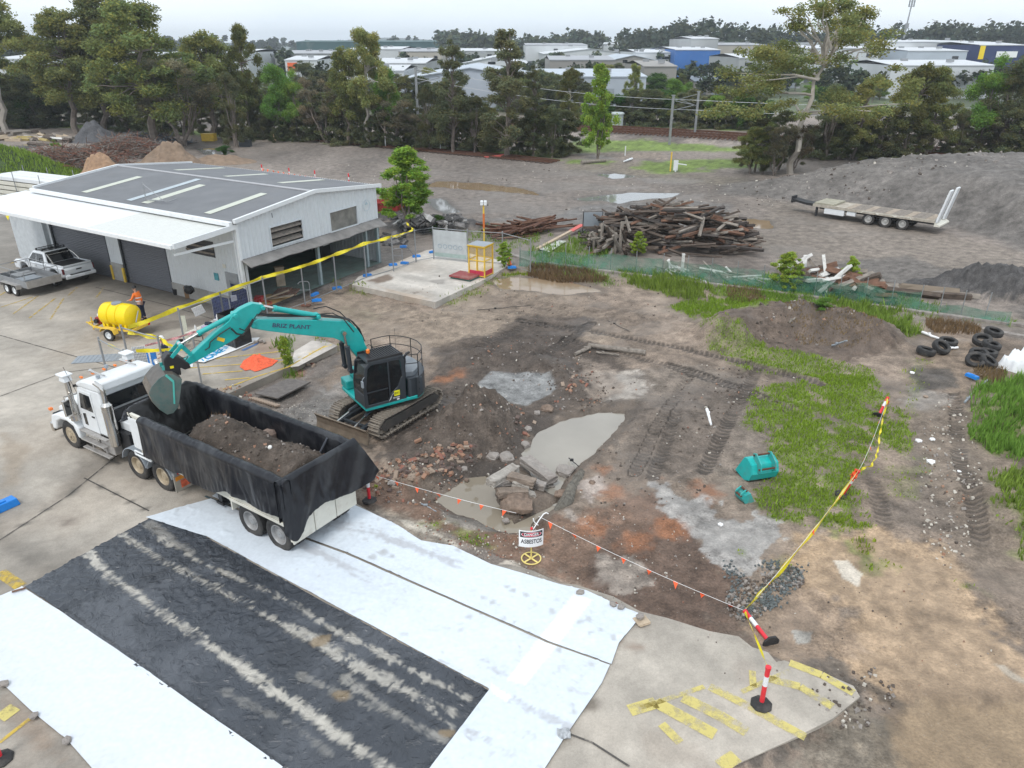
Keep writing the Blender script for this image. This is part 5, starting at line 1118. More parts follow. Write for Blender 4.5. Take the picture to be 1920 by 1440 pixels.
a_=ep(412,634);b=MB();b.box((a_[0],by+.147,a_[1]),(.24,.01,.12),Matrix.Rotation(-.5,3,'Y'));b.build('arm_sticker',M('sticker_orange',(.8,.5,.03),.5),exc)

# PEOPLE
def skinned(name,joints,edges,mat,parent,sub=2):
 me=bpy.data.meshes.new(name);me.from_pydata([j[0] for j in joints],edges,[]);me.materials.append(mat)
 o=bpy.data.objects.new(name,me);COL.objects.link(o)
 if parent is not None: o.parent=parent
 m=o.modifiers.new('skin','SKIN')
 for i,j in enumerate(joints):
  r=j[1];me.skin_vertices[0].data[i].radius=r if isinstance(r,tuple) else (r,r)
 me.skin_vertices[0].data[0].use_root=True
 m.use_smooth_shade=True;s=o.modifiers.new('sub','SUBSURF');s.levels=1;s.render_levels=sub;return o
def person(label,loc,rz,top,trousers,hair,arms,lean=0.0,sit=False,hat_=None):
 t=thing('person',label,'person',loc,rz);L=lean
 hip=.92 if not sit else .5
 J=[((0,0,hip),(.14,.17)),((L*.3,0,hip+.25),(.12,.16)),((L*.7,0,hip+.48),(.12,.2)),((L,0,hip+.58),(.06,.06)),((L+.02,0,hip+.66),(.055,.055)),((L+.04,0,hip+.76),(.095,.08)),((L+.03,0,hip+.86),(.08,.07))]
 E_=[(0,1),(1,2),(2,3),(3,4),(4,5),(5,6)]
 for s in (1,-1):
  n=len(J)
  if sit: J += [((.1,s*.1,hip-.02),.1),((.45,s*.12,hip+.02),.075),((.5,s*.12,hip-.4),.055),((.6,s*.12,hip-.44),.04)]
  else: J += [((0,s*.1,hip-.08),.1),((.03,s*.12,.5),.07),((-.02,s*.13,.09),.045),((.12,s*.14,.04),.04)]
  E_ += [(0,n),(n,n+1),(n+1,n+2),(n+2,n+3)]
  n=len(J);sh,elb,hnd=arms
  J += [((L*.95,s*.2,hip+.52),.06),((elb[0],s*elb[1],hip+elb[2]),.045),((hnd[0],s*hnd[1],hip+hnd[2]),.03),((hnd[0]+.07,s*hnd[1],hip+hnd[2]-.02),.035)]
  E_ += [(2,n),(n,n+1),(n+1,n+2),(n+2,n+3)]
  m_=n+3
  for f in range(4): J.append(((hnd[0]+.14-.01*abs(f-1.5),s*(hnd[1]+(f-1.5)*.018),hip+hnd[2]-.05),.008));E_.append((m_,len(J)-1))
  J.append(((hnd[0]+.1,s*(hnd[1]-.045),hip+hnd[2]-.02),.009));E_.append((m_,len(J)-1))
 body=skinned('body',J,E_,skin_m,t)
 T_=[((0,0,hip+.02),(.155,.185)),((L*.3,0,hip+.25),(.14,.18)),((L*.7,0,hip+.48),(.14,.215)),((L*.95,0,hip+.56),(.07,.09))];TE=[(0,1),(1,2),(2,3)]
 for s in (1,-1): n=len(T_);T_ += [((L*.95,s*.21,hip+.52),.075),((elb[0],s*elb[1],hip+elb[2]),.062),((elb[0]*.3+hnd[0]*.7,s*(elb[1]*.3+hnd[1]*.7),hip+elb[2]*.3+hnd[2]*.7),.048)];TE += [(2,n),(n,n+1),(n+1,n+2)]
 skinned('shirt',T_,TE,top,t)
 P_=[((0,0,hip+.04),(.15,.18))];PE=[]
 for s in (1,-1):
  n=len(P_)
  if sit: P_ += [((.1,s*.1,hip-.02),.115),((.45,s*.12,hip+.02),.09),((.5,s*.12,hip-.34),.07)]
  else: P_ += [((0,s*.1,hip-.08),.12),((.03,s*.12,.5),.09),((-.02,s*.13,.14),.07)]
  PE += [(0,n),(n,n+1),(n+1,n+2)]
 skinned('trousers',P_,PE,trousers,t)
 for s in (1,-1):
  x0=(.5 if sit else-.02);z0=(hip-.44 if sit else 0);b=MB();b.box((x0+.06,s*.13,z0+.06),(.28,.1,.12),taper=(.7,.8));b.build('boot',black,t,bevel=.03)
 hx,hz_=L+.04,hip+.79
 b=MB();b.lathe([(.1,-.01),(.102,.04),(.085,.09),(.04,.12),(.0,.125)],(hx-.01,0,hz_+.02),'z',16,cap=False);hb=b.build('hair' if hat_ is None else 'hard_hat',hair if hat_ is None else hat_,t,smooth=True)
 if hat_ is not None: b=MB();b.lathe([(.105,0),(.14,-.005),(.14,.01),(.1,.03)],(hx+.01,0,hz_+.03),'z',16);b.build('brim',hat_,hb,smooth=True)
 b=MB()
 for s in (1,-1): b.lathe([(.0,-.008),(.012,0),(.0,.01)],(hx+.085,s*.032,hz_),'x',8);b.box((hx-.0,s*.085,hz_-.01),(.04,.02,.06))
 b.build('eye',black,t);b=MB();b.box((hx+.1,0,hz_-.03),(.03,.025,.05));b.box((hx+.085,0,hz_-.075),(.02,.05,.012));b.build('nose',skin_m,t,bevel=.006)
 for z in (.12,.3):
  if top==hivis: b=MB();b.lathe([(.19,0),(.19,.05)],(L*.4,0,hip+z),'z',16,cap=False);b.build('reflective_band',refl_white,t).scale=(.85,1,1)
 return t
person('person in an orange hi-vis shirt and dark trousers behind the yellow tank trailer',at(270,600,.03),R(175),hivis,navy,black,(None,(.25,.25,.25),(.45,.2,.2)),.12)
person('person in dark clothes and a white hard hat between the truck cab and fence',at(321,704,.03),R(200),navy,navy,black,(None,(.05,.26,.25),(.25,.25,.05)),.05,hat_=white_ink)
op=person('person seated at the controls inside the excavator cab',XC+ef*.62+el*.78+Vector((0,0,.98)),R(UH),M('shirt_print',(.3,.2,.22),.8,var=.6,scale=14),navy,black,(None,(.2,.28,.3),(.45,.25,.18)),.02,sit=True)
tick('05')

# SHED
EZ=4.85;W_,L_s=SHED_W,SHED_L
E1g=Vector((E1.x,E1.y,0))
def gp(x,y): return on_plane(x,y,E1g,EX)
def sp_(x,y): return on_plane(x,y,E1g,EY)
ur_,zr_=gp(585,362);zr_=max(zr_,5.35)
shed_white=M('shed_white',(.62,.65,.67),.45,var=.04,dirt=.18,dirtcol=(.42,.41,.38),dscale=.8)
roof_grey=M('roof_grey',(.22,.225,.235),.5,.15,var=.1,scale=.8,dirt=.3,dirtcol=(.3,.29,.28),dscale=.5)
roof_white=M('roof_white',(.72,.74,.75),.4,var=.04,dirt=.25,dirtcol=(.52,.51,.47),dscale=.5)
skyl=M('skylight',(.52,.54,.45),.4,var=.06)
shed=thing('shed','long white corrugated metal shed with grey roof, roller doors and an open end bay','shed',(0,0,0))
def ribbed(name,quad,n,mat,amp=.03,parent=shed,rows=1,prof=(0,0,1,1)):
 """sheet from corner a to b along its width with ribs running a->d; quad is a,b,c,d"""
 a,b_,c,d=[Vector(q) for q in quad];nrm=(b_-a).cross(d-a).normalized()
 if nrm.z<0 and abs(nrm.z)>.05: nrm=-nrm
 m=len(prof);N=n*m+1;V=[];F=[]
 for i in range(N):
  t=i/(N-1);o=nrm*amp*prof[i % m]
  V.append(a.lerp(b_,t)+o);V.append(d.lerp(c,t)+o)
 for i in range(N-1): F.append((2*i,2*i+2,2*i+3,2*i+1))
 k=MB();k.add(V,F);return k.build(name,mat,parent,rec=False)
nrm_g=Vector((EX.y,-EX.x,0))
def G(u,z,out_=0.0): return S(u,-out_,z)
zb=lambda u: 2.25+.0*u
w1=[gp(505,427),gp(564,412),gp(567,446),gp(509,464)];w2=[gp(617,399),gp(667,386),gp(671,420),gp(621,433)]
a0,a1=w1[0][0],w1[1][0];b0,b1=w2[0][0],w2[1][0]
zt1,zb1=(w1[0][1]+w1[1][1])/2,(w1[2][1]+w1[3][1])/2;zt2,zb2=(w2[0][1]+w2[1][1])/2,(w2[2][1]+w2[3][1])/2
def ztop(u): return EZ+(zr_-EZ)*(u/ur_ if u<ur_ else (W_-u)/(W_-ur_))
ZB=gp(462,487)[1]
V=[];F=[];mbg=MB()
us_=sorted(set([round(k*.1,3) for k in range(int(W_*10)+1)]+[a0,a1,b0,b1,ur_,W_]))
def off(u): return .05*(1 if (int(u*10) % 3)==0 else 0)
for p,q in zip(us_[:-1],us_[1:]):
 m_=(p+q)/2;segs=[(ZB,None)]
 if a0<=m_<=a1: segs=[(ZB,zb1),(zt1,None)]
 elif b0<=m_<=b1: segs=[(ZB,zb2),(zt2,None)]
 for lo,hi in segs:
  mbg.add([G(p,lo,off(p)),G(q,lo,off(q)),G(q,hi if hi else ztop(q)-.02,off(q)),G(p,hi if hi else ztop(p)-.02,off(p))],[(0,1,2,3)])
mbg.build('gable_wall',shed_white,shed,rec=False)
def frame_g(u0,u1,z0,z1,mat,w_=.06,name='window_frame',parent=shed):
 k=MB()
 for (p,q,r,s) in ((u0-w_,u1+w_,z1,z1+w_),(u0-w_,u1+w_,z0-w_,z0),(u0-w_,u0,z0,z1),(u1,u1+w_,z0,z1)):
  k.add([G(x,z,o) for o in (.07,-.02) for x,z in ((p,r),(q,r),(q,s),(p,s))],[(0,1,2,3),(7,6,5,4),(0,1,5,4),(1,2,6,5),(2,3,7,6),(3,0,4,7)])
 return k.build(name,mat,parent)
f1=frame_g(a0,a1,zb1,zt1,shed_white,name='louvre_window')
for k in range(3):
 z=zb1+.12+(zt1-zb1)*k/3;kk=MB();kk.add([G(a0,z,.05),G(a1,z,.05),G(a1,z+.17,-.2),G(a0,z+.17,-.2),G(a0,z-.03,.05),G(a1,z-.03,.05),G(a1,z+.14,-.2),G(a0,z+.14,-.2)],[(0,1,2,3),(7,6,5,4),(0,1,5,4),(2,3,7,6)]);kk.build('louvre',timber_grey,f1)
kk=MB();kk.add([G(a0,zb1,-.3),G(a1,zb1,-.3),G(a1,zt1,-.3),G(a0,zt1,-.3)],[(0,1,2,3)]);kk.build('dark_lining',black,f1)
f2=frame_g(b0,b1,zb2,zt2,shed_white,name='window')
kk=MB();kk.add([G(b0,zb2,-.02),G(b1,zb2,-.02),G(b1,zt2,-.02),G(b0,zt2,-.02)],[(0,1,2,3)]);kk.build('pane',M('dirty_glass',(.17,.165,.15),.35,var=.4,scale=2.5,dirt=.5,dirtcol=(.3,.28,.25)),f2)
e_=gp(686,385);kk=MB();kk.tube([G(e_[0]+.34*math.cos(a),e_[1]+.34*math.sin(a),.05) for a in [2*math.pi*k/24 for k in range(24)]],.012,4,closed=True)
kk.add([G(e_[0]-.15,e_[1]+.05,.05),G(e_[0]+.18,e_[1]+.05,.05),G(e_[0]+.02,e_[1]+.25,.05)],[(0,1,2)]);kk.build('faded_emblem',M('emblem',(.42,.52,.57),.6),shed)
def apron(u,v):
 U_=W_*u-.05;sag=fbm(U_*.7,v*0,400)*.35;x=.02+.75*v;z=ZB+.05-.32*v+sag*v*.5
 P_=[S(a,-b,c) for a,b,c in zip(U_,x,z)];return np.array([p.x for p in P_]),np.array([p.y for p in P_]),np.array([p.z for p in P_])
o=surf('canvas_apron',apron,60,6,M('apron_grey',(.2,.19,.18),.75,var=.3,scale=1.5,bump=.3),shed);sl_=o.modifiers.new('s','SOLIDIFY');sl_.thickness=.03
oe=.25
def roofq(u0,u1,v0,v1,z0,z1): return [S(u0,v0,z0),S(u0,v1,z0),S(u1,v1,z1),S(u1,v0,z1)]
ribbed('roof_slope',roofq(-oe,ur_,-.2,L_s,EZ+.06,zr_+.08),90,roof_grey,.055,prof=(0,0,0,1))
ribbed('roof_slope',roofq(W_+oe,ur_,-.2,L_s,EZ+.06,zr_+.08),90,roof_grey,.055,prof=(0,0,0,1))
for (pa,pb,side) in [((441-130+60,400),(480,362),0)]: pass
def rs(v,u0,u1,w_,mat=skyl,side=0):
 """translucent roof strip at v, from u0 (eave) to u1"""
 zf=lambda u: (EZ+.06+(zr_+.02-EZ)*(u+oe)/(ur_+oe) if side==0 else EZ+.06+(zr_+.02-EZ)*(W_+oe-u)/(W_+oe-ur_))+.055
 k=MB();k.add([S(u0,v,zf(u0)),S(u1,v,zf(u1)),S(u1,v+w_,zf(u1)),S(u0,v+w_,zf(u0))],[(0,1,2,3)]);k.build('skylight',mat,shed)
rs(2.1,.2,4.3,.55);rs(7.4,.2,4.3,.6);rs(8.9,.2,5.2,.5,M('skylight_blue',(.4,.46,.49),.4));rs(13.4,.3,4.2,.6)
rs(3.8,7.2,W_-.5,.6,side=1);rs(8.6,7.0,W_-1,.5,side=1);rs(13.5,7.0,W_-.5,.6,side=1)
kk=MB()
kk.beam(S(ur_,-.25,zr_+.12),S(ur_,L_s,zr_+.12),.3,.04);kk.build('ridge_cap',M('ridge',(.36,.36,.37),.5),shed)
kk=MB()
for (u0,u1,z0,z1) in ((-oe,ur_,EZ+.1,zr_+.12),(W_+oe,ur_,EZ+.1,zr_+.12)):
 kk.beam(S(u0,-.2,z0),S(u1,-.2,z1),.16,.2);kk.beam(S(u0,L_s,z0),S(u1,L_s,z1),.16,.2)
[MB.sep(kk,'barge_board',white_paint,shed)]
kk=MB();kk.beam(S(-oe-.12,-.1,EZ-.02),S(-oe-.12,L_s+.1,EZ-.02),.22,.22);kk.beam(S(W_+oe+.1,-.1,EZ-.02),S(W_+oe+.1,L_s,EZ-.02),.2,.18);kk.build('gutter',white_paint,shed,bevel=.02)
AW=4.0;AZ0,AZ1=EZ-.2,EZ-1.05
uA,zA=gp(325,462);uA=min(-3.2,max(-4.6,uA));AZ1=zA if 3.0<zA<4.5 else 3.8
ribbed('awning_roof',[S(uA,.05,AZ1),S(uA,7.2,AZ1),S(-.15,7.2,AZ0),S(-.15,.05,AZ0)],30,M('awning_cream',(.6,.61,.58),.45,var=.05,dirt=.2,dirtcol=(.45,.44,.4),dscale=.7),.02,prof=(0,0,0,1))
ribbed('awning_roof',[S(uA,7.2,AZ1),S(uA,19.5,AZ1),S(-.15,19.5,AZ0),S(-.15,7.2,AZ0)],55,roof_white,.02,prof=(0,0,0,1))
kk=MB();kk.beam(S(uA-.08,-.02,AZ1-.03),S(uA-.08,19.6,AZ1-.03),.18,.2);kk.build('awning_gutter',white_paint,shed,bevel=.02)
kk=MB();kk.beam(S(uA-.05,-.05,AZ1+.0),S(-.1,-.05,AZ0+.0),.1,.26);kk.beam(S(uA+.1,.2,AZ1-.45),S(-.1,.2,AZ0-.75),.1,.12)
for v in (.3,4,8,12,16,19): kk.beam(S(uA+.1,v,AZ1-.15),S(-.1,v,AZ0-.15),.06,.14)
MB.sep(kk,'awning_frame',white_paint,shed)
kk=MB();kk.b2((0,0,0),(.01,.01,.01))
v_d=[sp_(328,553)[0],sp_(238,526)[0],sp_(215,520)[0],sp_(112,500)[0]]
dtop=3.35
def swall(v0,v1,z0,z1,mat=shed_white,name='side_wall',n=None): return ribbed(name,[S(-.02,v0,z0),S(-.02,v1,z0),S(-.02,v1,z1),S(-.02,v0,z1)],n or max(2,int((v1-v0)/.2)),mat,-.02)
swall(0,v_d[0],.0,4.8);swall(v_d[1],v_d[2],0,4.8);swall(v_d[3],22.0,0,3.9);swall(v_d[0],v_d[1],dtop,4.8);swall(v_d[2],v_d[3],dtop,4.8)
door_grey=M('door_grey',(.115,.12,.135),.45,var=.05)
for (v0,v1) in ((v_d[0],v_d[1]),(v_d[2],v_d[3])):
 kk=MB();N=30
 for i in range(N): z0,z1=dtop*i/N,dtop*(i+1)/N;kk.add([S(.12,v0,z0),S(.12,v1,z0),S(.09,v1,(z0+z1)/2),S(.09,v0,(z0+z1)/2),S(.12,v1,z1),S(.12,v0,z1)],[(0,1,2,3),(3,2,4,5)])
 dd_=kk.build('roller_door',door_grey,shed,rec=False)
 kk=MB();kk.beam(S(.03,v0+.05,0),S(.03,v0+.05,dtop),.1,.1);kk.beam(S(.03,v1-.05,0),S(.03,v1-.05,dtop),.1,.1);MB.sep(kk,'door_guide',charcoal,dd_)
kk=MB();kk.b2((0,0,0),(0.001,0.001,0.001))
def sbox(name,u0,u1,v0,v1,z0,z1,mat,parent=shed):
 k=MB();P_=[S(u,v,z) for z in (z0,z1) for v in (v0,v1) for u in (u0,u1)];k.add(P_,[(0,2,3,1),(4,5,7,6),(0,1,5,4),(2,6,7,3),(0,4,6,2),(1,3,7,5)]);return k.build(name,mat,parent)
plinth=M('plinth',(.36,.35,.33),.8,dirt=.3)
sbox('plinth',-.07,.0,.1,v_d[0],.03,.75,plinth);sbox('plinth',-.07,.0,v_d[1],v_d[2],.03,1.1,plinth)
sbox('corner_guard',-.12,.05,v_d[1]-.05,v_d[1]+.12,.03,.9,yellow_paint);sbox('corner_guard',-.12,.05,v_d[2]-.12,v_d[2]+.05,.03,.9,yellow_paint)
sbox('corner_post',-.12,.05,-.08,.1,.03,EZ-.1,white_paint)
sbox('side_door',-.07,-.03,.45,1.4,.03,2.1,M('door_lightgrey',(.3,.31,.32),.5))
sbox('wall_notice',-.07,-.05,2.0,2.35,1.5,1.9,M('notice_teal',(.08,.3,.35),.5,var=.3,scale=8));sbox('wall_notice',-.07,-.05,1.25,1.5,2.3,2.5,cream_paint)
lv=sbox('high_louvre',-.05,.2,2.0,4.3,2.75,3.6,black)
for k in range(2): sbox('louvre',-.12,-.05,2.0,4.3,2.9+.3*k,3.0+.3*k,timber_grey,lv)
sbox('downpipe',-.16,-.06,.12,.22,.1,4.6,white_paint)
swall_b=ribbed('rear_wall',[S(W_,0,.0),S(W_,L_s,0),S(W_,L_s,4.8),S(W_,0,4.8)],60,shed_white,.02)
kk=MB();kk.add([S(0,L_s,0),S(W_,L_s,0),S(W_,L_s,EZ),S(ur_,L_s,zr_),S(0,L_s,EZ)],[(0,1,2,3,4)]);kk.build('end_wall',shed_white,shed)
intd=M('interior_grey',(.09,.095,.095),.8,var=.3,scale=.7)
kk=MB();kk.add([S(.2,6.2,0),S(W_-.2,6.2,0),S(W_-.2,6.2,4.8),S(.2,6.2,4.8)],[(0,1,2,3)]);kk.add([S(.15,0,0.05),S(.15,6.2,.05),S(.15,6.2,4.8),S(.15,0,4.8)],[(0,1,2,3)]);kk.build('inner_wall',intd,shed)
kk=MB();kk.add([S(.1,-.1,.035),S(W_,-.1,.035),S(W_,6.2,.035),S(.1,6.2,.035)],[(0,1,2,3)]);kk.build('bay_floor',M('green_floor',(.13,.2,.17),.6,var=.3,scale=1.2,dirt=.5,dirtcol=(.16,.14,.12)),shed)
kk=MB();kk.add([S(.5,-.05,.042),S(3.6,-.05,.042),S(2.8,1.5,.042),S(1.4,1.6,.042)],[(0,1,2,3)]);kk.build('ochre_patch',M('ochre',(.5,.3,.1),.7,var=.2),shed)
post=M('post_blue',(.3,.38,.4),.5,dirt=.3)
for u in (.25,5.75,10.2,W_-.15): sbox('bay_post',u-.09,u+.09,.0,.2,.035,ZB+.05,post if u>1 else shed_white)
kk=MB()
for u in (2.5,5.75,9): kk.beam(S(u,0,ztop(u)-.35),S(u,6,ztop(u)-.35),.1,.25)
kk.build('rafter',charcoal,shed)
sbox('lean_to_wall',-.3,3.5,L_s+.1,L_s+4,.0,3.3,M('leanto_wall',(.5,.53,.55),.5));sbox('lean_to_roof',-.6,4.5,L_s+.05,L_s+4.4,3.9,4.0,roof_grey)
sbox('lean_to_fascia',-.75,-.62,L_s+.05,L_s+4.4,3.55,4.02,shed_white)
kk=MB();p=S(.6,8.1,EZ+.2);kk.tube([p,p+Vector((0,0,1.0))],.03,6);kk.tube([p+Vector((0,0,.9)),p-EY*1.6+Vector((0,0,.15))],.02,5);kk.tube([p+Vector((0,0,.05)),p-EY*2.0+Vector((0,0,.12))],.035,5);kk.tube([p-EY*2+Vector((0,0,.12)),p-EY*2.1+EX*.5+Vector((0,0,.2))],.03,5);kk.build('roof_anchor',galv,shed)
def crate(px_,py_,l,cat,size,mat,z=.035,rz=0,name='crate'):
 k=MB();k.b2((-size[0]/2,-size[1]/2,0),(size[0]/2,size[1]/2,size[2]));k.b2((-size[0]/2-.01,-size[1]/2-.01,size[2]-.05),(size[0]/2+.01,size[1]/2+.01,size[2]-.01));o=k.build(name,mat,bevel=.01);o.location=at(px_,py_,z);o.rotation_euler.z=rz;return tag(o,l,cat)
p=S(9.6,3.5,.04);k=MB();k.b2((-.45,-.35,0),(.45,.35,1.9));k.b2((-.47,-.37,1.6),(.47,.37,1.65));o=k.build('vending_cabinet',black,bevel=.03);o.location=p;o.rotation_euler.z=R(62);tag(o,'tall black cabinet standing inside the open bay near its right end','cabinet')
k=MB();k.b2((-.25,-.38,1.1),(.25,-.36,1.7));pn=k.build('paper_notice',white_ink,o)
k=MB();k.beam((0,0,.05),(1.6,.5,.5),.12,.05);k.beam((.3,.3,.05),(1.9,.2,.3),.3,.03);o=k.build('loose_board',timber_pale);o.location=S(1.6,1.0,.02);tag(o,'pale boards lying slanted on the floor of the open bay','boards')
k=MB();k.b2((0,-.6,0),(1.3,.6,.1));k.b2((.2,-.5,.1),(.9,.5,.2));o=k.build('floor_mat',timber_red,bevel=.02);o.location=S(3.1,1.3,.04);tag(o,'low dark red pallet on the green bay floor behind the fence','pallet')
k=MB();k.tube([(.5*math.cos(a),.5*math.sin(a)*.8,.03) for a in [k_*.4 for k_ in range(16)]],.03,6,closed=True);k.b2((-.5,.2,0),(-.1,.6,.3));o=k.build('hose_coil',red_lamp);o.location=S(1.4,.5,.04);tag(o,'red machine with a coiled hose at the left end of the open bay','hose reel')
k=MB();k.b2((-.25,-.12,0),(.25,.12,1.15));k.b2((-.28,-.2,1.1),(.28,.2,1.16));o=k.build('timber_lectern',timber_pale,bevel=.01);o.location=S(4.3,2.0,.04);o.rotation_euler.z=.5;tag(o,'narrow pale timber stand on the bay floor left of the blue post','stand')
k=MB();k.b2((-.3,-.3,0),(.3,.3,.62));o=k.build('cardboard_box',M('cardboard',(.3,.19,.11),.85,var=.1),bevel=.01);o.location=at(358,556,.035);o.rotation_euler.z=.4;tag(o,'brown cardboard box against the shed wall under a black bag','box')
tag(put(rock(90,.28,1.1,2,.5),'black_bag',M('bagblack',(.015,.015,.017),.3,bump=.6),at(354,543,.85)),'black rubbish bag sitting on the cardboard box at the shed wall','bag')
def bucket_(px_,py_,l,r=.19,h=.35,z=.035): 
 k=MB();k.lathe([(r*.8,0),(r,h),(r*.93,h),(r*.75,.02)],(0,0,0),'z',16,cap=False);k.lathe([(r*.75,.02),(.01,.02)],(0,0,0),'z',16,cap=False);k.tube([(r*math.cos(a),0,h-.02+r*.3*math.sin(-a)) for a in [math.pi*i/8 for i in range(9)]],.008,4);o=k.build('bucket',black,smooth=True);o.location=at(px_,py_,z);return tag(o,l,'bucket')
bucket_(331,552,'black bucket on the apron below the right roller door');bucket_(342,651,'black bucket under the left end of the trestle table');bucket_(372,630,'black bucket under the right end of the trestle table')
# ---- stacked long white bundles on racks behind
rk=thing('panel_rack','rack of long white sheet bundles stacked behind the left end of the shed','rack',(0,0,0))
dR=(at(225,345,1.6)-at(5,320,1.6));dR.z=0;dR.normalize();sR=Vector((-dR.y,dR.x,0));o0=at(2,372,0)
cream2=M('bundle_cream',(.62,.6,.52),.5,var=.08,dirt=.2)
for r_ in range(5):
 for c_ in range(3):
  k=MB();p=o0+sR*(c_*1.0)+Vector((0,0,.35+r_*.42));k.beam(p,p+dR*(11+((r_*3+c_*5) % 4)*.7),.85,.33);k.build('bundle',roof_white if r_>3 else cream2,rk,bevel=.02)
k=MB()
for s in (.2,3.8,7.5,11): k.tube([o0+dR*s-sR*.6,o0+dR*s-sR*.6+Vector((0,0,2.7))],.04,6);k.tube([o0+dR*s+sR*2.6,o0+dR*s+sR*2.6+Vector((0,0,2.7))],.04,6);[k.beam(o0+dR*s-sR*.6+Vector((0,0,h_)),o0+dR*s+sR*2.6+Vector((0,0,h_)),.06,.06) for h_ in (.12,.95)]
k.build('rack_frame',galv,rk)

# UTE, BOX TRAILER, TANK TRAILER
UTH=150;u_o=(at(112,541)+at(183,524))/2;uf,ul=hat(UTH),hat(UTH+90)
ute=thing('pickup','white dual cab pickup with an open black tray parked by the left roller door','pickup',at(150,531,.03)+uf*2.3,R(UTH))
carwhite=M('car_white',(.7,.73,.76),.22,var=.02,coat=.5)
b=MB();W2_=.93
prof=[(2.6,.5),(2.68,.75),(2.6,.98),(2.4,1.07),(1.25,1.17),(-.62,1.17),(-2.45,1.14),(-2.55,1.05),(-2.56,.62),(-2.3,.5),(-1.98,.5),(-1.93,.78),(-1.75,.93),(-1.5,.98),(-1.25,.93),(-1.08,.78),(-1.03,.48),(1.13,.48),(1.18,.78),(1.35,.93),(1.6,.98),(1.85,.93),(2.02,.78),(2.07,.5)]
b.prism(prof,-W2_,W2_)
body=b.build('body',carwhite,ute,bevel=.07,smooth=True)
b=MB();q=[(1.25,1.15,.9),(.5,1.82,.74),(-.6,1.84,.74),(-.92,1.15,.9)]
vs=[(x,s*y,z) for s in (1,-1) for x,z,y in q];b.add(vs,[(0,1,2,3),(7,6,5,4),(0,1,5,4),(1,2,6,5),(2,3,7,6)]);b.build('cabin',carwhite,ute,bevel=.06,smooth=True)
for s in (1,-1):
 b=MB()
 for x0,x1,t0,t1 in ((.95,.2,.48,.16),(.12,-.68,.1,-.5)):
  b.add([(x0,s*.908,1.2),(x1,s*.908,1.2),(t1,s*.795,1.7),(t0 if x0<.5 else .45,s*.795,1.7)],[(0,1,2,3)])
 b.build('side_window',glass_dark,ute)
b=MB();b.add([(1.24,-.8,1.2),(1.24,.8,1.2),(.58,.66,1.79),(.58,-.66,1.79)],[(0,1,2,3)]);b.build('windscreen',glass_dark,ute)
b=MB();b.add([(-.925,-.8,1.2),(-.925,.8,1.2),(-.66,.68,1.8),(-.66,-.68,1.8)],[(0,1,2,3)]);b.build('rear_window',glass_dark,ute)
b=MB();b.b2((.4,-.6,1.845),(-.5,.6,1.856));b.build('sunroof',glass_dark,ute,bevel=.01)
b=MB();b.b2((-.95,-.76,1.15),(-2.42,.76,1.185));b.build('tray_liner',black,ute)
b=MB();b.b2((-.92,-.86,1.14),(-2.45,-.78,1.25));b.b2((-.92,.78,1.14),(-2.45,.86,1.25));b.b2((-2.42,-.86,1.14),(-2.5,.86,1.25));b.build('tray_rim',carwhite,ute,bevel=.02)
b=MB()
for s in (1,-1): b.tube([(-.8,s*.68,1.7),(-1.1,s*.74,1.55),(-1.5,s*.8,1.22)],.035,8)
b.tube([(-.85,-.68,1.66),(-.85,.68,1.66)],.035,8);b.build('sports_bar',chrome,ute,smooth=True)
b=MB()
for x in (.25,-.35): b.tube([(x,-.68,1.94),(x,.68,1.94)],.022,6);[b.box((x,s*.66,1.89),(.09,.06,.1)) for s in (1,-1)]
b.build('roof_rack',black,ute)
b=MB();b.prism([(-2.56,.48),(-2.72,.5),(-2.74,.68),(-2.57,.74)],-.9,.9);b.build('rear_bumper',carwhite,ute,bevel=.03)
b=MB();b.b2((-2.58,-.62,.68),(-2.7,.62,.74));b.build('bumper_step',black,ute)
b=MB();b.b2((-2.55,-.16,.92),(-2.59,.16,.98));b.build('tailgate_handle',black,ute)
b=MB();b.b2((-2.74,-.2,.55),(-2.755,.2,.65));b.build('number_plate',refl_white,ute)
for s in (1,-1):
 b=MB();b.b2((-2.42,s*.86,.78),(-2.57,s*.945,1.1));b.build('tail_light',M('tail_red',(.12,.015,.02),.25),ute,bevel=.02)
 b=MB();b.box((1.0,s*1.03,1.2),(.12,.2,.14));b.build('door_mirror',carwhite,ute,bevel=.04)
 b=MB();b.b2((2.3,s*.6,.82),(2.64,s*.94,.96));b.build('headlight',chrome,ute,bevel=.03)
 b=MB();[b.b2((x,s*.93,.98),(x-.16,s*.955,1.01)) for x in (.3,-.65)];b.build('door_handle',chrome,ute)
 b=MB();[b.b2((x,s*.931,.5),(x-.012,s*.934,1.16)) for x in (1.0,.15,-.85)];b.build('door_gap',black,ute)
 for x in (1.6,-1.5): wheel(ute,x,s*.82,.39,.39,.26,black,s)
bt_=thing('box_trailer','galvanised tandem box trailer with a mesh frame, beside the white pickup','trailer',at(62,553,.03)+uf*1.0-ul*.55,R(UTH-2))
b=MB()
for (a,c) in (((-1.55,-.95,.55),(1.55,.95,.6)),((-1.55,-.95,.6),(1.55,-.92,.95)),((-1.55,.92,.6),(1.55,.95,.95)),((1.52,-.95,.6),(1.55,.95,.95))): b.b2(a,c)
b.build('tub',galv,bt_,bevel=.01)
b=MB();b.b2((-1.6,-.97,.56),(-1.64,.97,.98));b.build('tailgate',alu,bt_,bevel=.01)
b=MB()
for x in (-1.5,0,1.5):
 for s in (1,-1): b.tube([(x,s*.93,.95),(x,s*.93,1.45)],.02,5)
for s in (1,-1): b.tube([(-1.5,s*.93,1.45),(1.5,s*.93,1.45)],.02,5);b.tube([(-1.5,s*.93,1.2),(1.5,s*.93,1.2)],.012,5)
